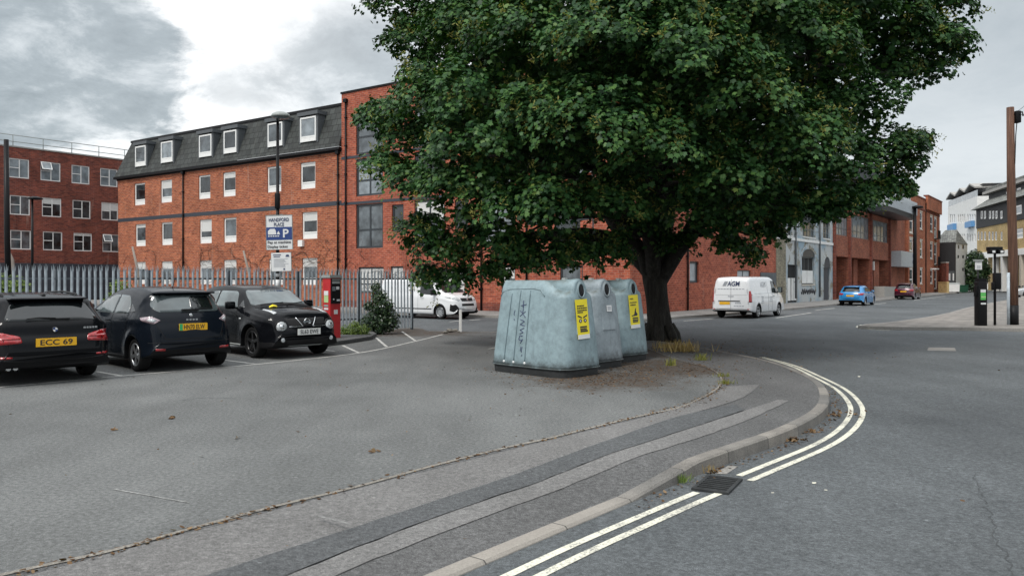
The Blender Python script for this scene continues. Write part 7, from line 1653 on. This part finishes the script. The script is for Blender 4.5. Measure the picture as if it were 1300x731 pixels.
for i, (px, py, s_) in enumerate(((218, 531, .07), (477, 573, .06), (145, 546, .05), (300, 557, .04))):
    b = gp(px, py); k = 3; o = leaf_mesh('fallen_leaf', np.stack([rng.normal(0, .03, k), rng.normal(0, .03, k), np.full(k, .02)], 1), rng.normal(0, .4, (k, 3)) + np.array((0, 0, 1)), np.full(k, s_), 'dry_leaf', None); o.location = b; tag(o, ['pale dead leaf on the tarmac in front of the dark hatchback', 'pale dead leaf on the tarmac nearest the edging stones', 'dark twig like leaf on the tarmac at left', 'small dead leaf in the middle of the tarmac'][i], 'leaf', 'single dead leaves on the car park')

# ================================================================ SKY, LIGHT, CAMERA
SUN_EL, SUN_AZ = R(52), R(-143)      # azimuth measured from +Y towards +X
w = bpy.data.worlds.new('World'); scene.world = w; w.use_nodes = True; nt = w.node_tree; bg = nt.nodes['Background']
sky = N(nt, 'ShaderNodeTexSky', sky_type='NISHITA', sun_disc=False, sun_elevation=SUN_EL, sun_rotation=SUN_AZ, air_density=1.2, dust_density=2.5)
g = N(nt, 'ShaderNodeTexCoord').outputs['Generated']; sep = N(nt, 'ShaderNodeSeparateXYZ'); nt.links.new(g, sep.inputs[0])
az = math_n(nt, 'ARCTAN2', sep.outputs[0], sep.outputs[1]); el = math_n(nt, 'ARCSINE', sep.outputs[2])
cz = math_n(nt, 'ADD', math_n(nt, 'MAXIMUM', sep.outputs[2], 0), .28)
pl = N(nt, 'ShaderNodeCombineXYZ'); nt.links.new(math_n(nt, 'DIVIDE', sep.outputs[0], cz), pl.inputs[0]); nt.links.new(math_n(nt, 'DIVIDE', sep.outputs[1], cz), pl.inputs[1])
n1 = noise(nt, pl.outputs[0], 1.5, 10, .64, .45); n2 = noise(nt, pl.outputs[0], 4.2, 9, .66, .3); nb = noise(nt, pl.outputs[0], .55, 4, .5)
def blob(a0, e0, ra, re, soft, amp):
    dx = math_n(nt, 'DIVIDE', math_n(nt, 'SUBTRACT', az, a0), ra); dy = math_n(nt, 'DIVIDE', math_n(nt, 'SUBTRACT', el, e0), re)
    d = math_n(nt, 'SQRT', math_n(nt, 'ADD', math_n(nt, 'MULTIPLY', dx, dx), math_n(nt, 'MULTIPLY', dy, dy)))
    d = math_n(nt, 'ADD', d, math_n(nt, 'MULTIPLY', math_n(nt, 'SUBTRACT', n1, .5), amp)); d = math_n(nt, 'ADD', d, math_n(nt, 'MULTIPLY', math_n(nt, 'SUBTRACT', n2, .5), amp * .5))
    return smooth(nt, d, 1 + soft, 1 - soft)
def azel(px, py): x, z = (px - 650) / F, (HZ - py) / F; return math.atan(x), math.asin(z / math.sqrt(1 + x * x + z * z))
def pb(px, py, rx, ry, soft, amp):
    a, e = azel(px, py); a2, e2 = azel(px + rx, py - ry); return blob(a, e, abs(a2 - a), abs(e2 - e), soft, amp)
base = ramp(nt, math_n(nt, 'ADD', math_n(nt, 'MULTIPLY', n1, .6), math_n(nt, 'MULTIPLY', n2, .4)), [(.30, (.36, .40, .43)), (.45, (.58, .62, .65)), (.56, (.86, .88, .89))])
base = mixc(nt, .35, base, ramp(nt, nb, [(.35, (.55, .60, .64)), (.65, (.98, .98, .98))]))
dark = ramp(nt, math_n(nt, 'ADD', math_n(nt, 'MULTIPLY', n2, .6), math_n(nt, 'MULTIPLY', n1, .4)), [(.36, (.20, .235, .258)), (.50, (.32, .365, .392)), (.60, (.56, .60, .625))])
c = mixc(nt, pb(260, 40, 190, 130, .55, .8), base, (1.0, 1.0, 1.0))
c = mixc(nt, math_n(nt, 'MULTIPLY', pb(60, 70, 200, 108, .13, 1.3), .95), c, dark)
c = mixc(nt, math_n(nt, 'MULTIPLY', pb(440, 90, 100, 70, .5, 1.2), .75), c, dark)
c = mixc(nt, math_n(nt, 'MULTIPLY', pb(300, 110, 60, 25, .5, 1.4), .55), c, dark)
rs = ramp(nt, el, [(.0, (.60, .63, .65)), (.14, (.46, .505, .535)), (.27, (.25, .295, .325)), (.42, (.30, .34, .37)), (.7, (.7, .73, .75))])
rs = mixc(nt, .18, rs, base)
c = mixc(nt, math_n(nt, 'MULTIPLY', smooth(nt, az, .18, .42), .88), c, rs)
zen = N(nt, 'ShaderNodeMapRange', interpolation_type='SMOOTHSTEP', inp={1: .42, 2: .95, 3: 1.0, 4: 1.9}); nt.links.new(sep.outputs[2], zen.inputs[0])
zc = N(nt, 'ShaderNodeCombineXYZ'); [nt.links.new(zen.outputs[0], zc.inputs[i]) for i in range(3)]
c = mixc(nt, 1, c, zc.outputs[0], 'MULTIPLY')
sk = mixc(nt, 1, sky.outputs[0], (.10, .10, .10), 'MULTIPLY')
c = mixc(nt, .93, sk, c)
nt.links.new(c, bg.inputs['Color']); bg.inputs['Strength'].default_value = 1.0
ld = bpy.data.lights.new('sun', 'SUN'); ld.energy = 1.5; ld.angle = R(14); ld.color = (1, .96, .90); lo_ = bpy.data.objects.new('sun', ld); COL.objects.link(lo_)
sd3 = Vector((math.sin(SUN_AZ) * math.cos(SUN_EL), math.cos(SUN_AZ) * math.cos(SUN_EL), math.sin(SUN_EL))); lo_.rotation_euler = sd3.to_track_quat('Z', 'Y').to_euler()
cam = bpy.data.cameras.new('camera'); cam.sensor_width = 36; cam.lens = F / 1300 * 36; cam.shift_y = (HZ - 365.5) / 1300; cam.clip_end = 4000; cam.clip_start = .05
co = bpy.data.objects.new('camera', cam); COL.objects.link(co); co.location = (0, 0, CAMZ); co.rotation_euler = (R(90), 0, 0); scene.camera = co
scene.view_settings.view_transform = 'Standard'; scene.view_settings.look = 'None'; scene.view_settings.gamma = 1; scene.view_settings.exposure = .45
scene.view_settings.use_curve_mapping = False
scene.render.engine = 'CYCLES'; scene.cycles.max_bounces = 6; scene.cycles.diffuse_bounces = 3; scene.cycles.glossy_bounces = 3; scene.cycles.transmission_bounces = 3; scene.cycles.caustics_reflective = False; scene.cycles.caustics_refractive = False
scene.cycles.use_denoising = True
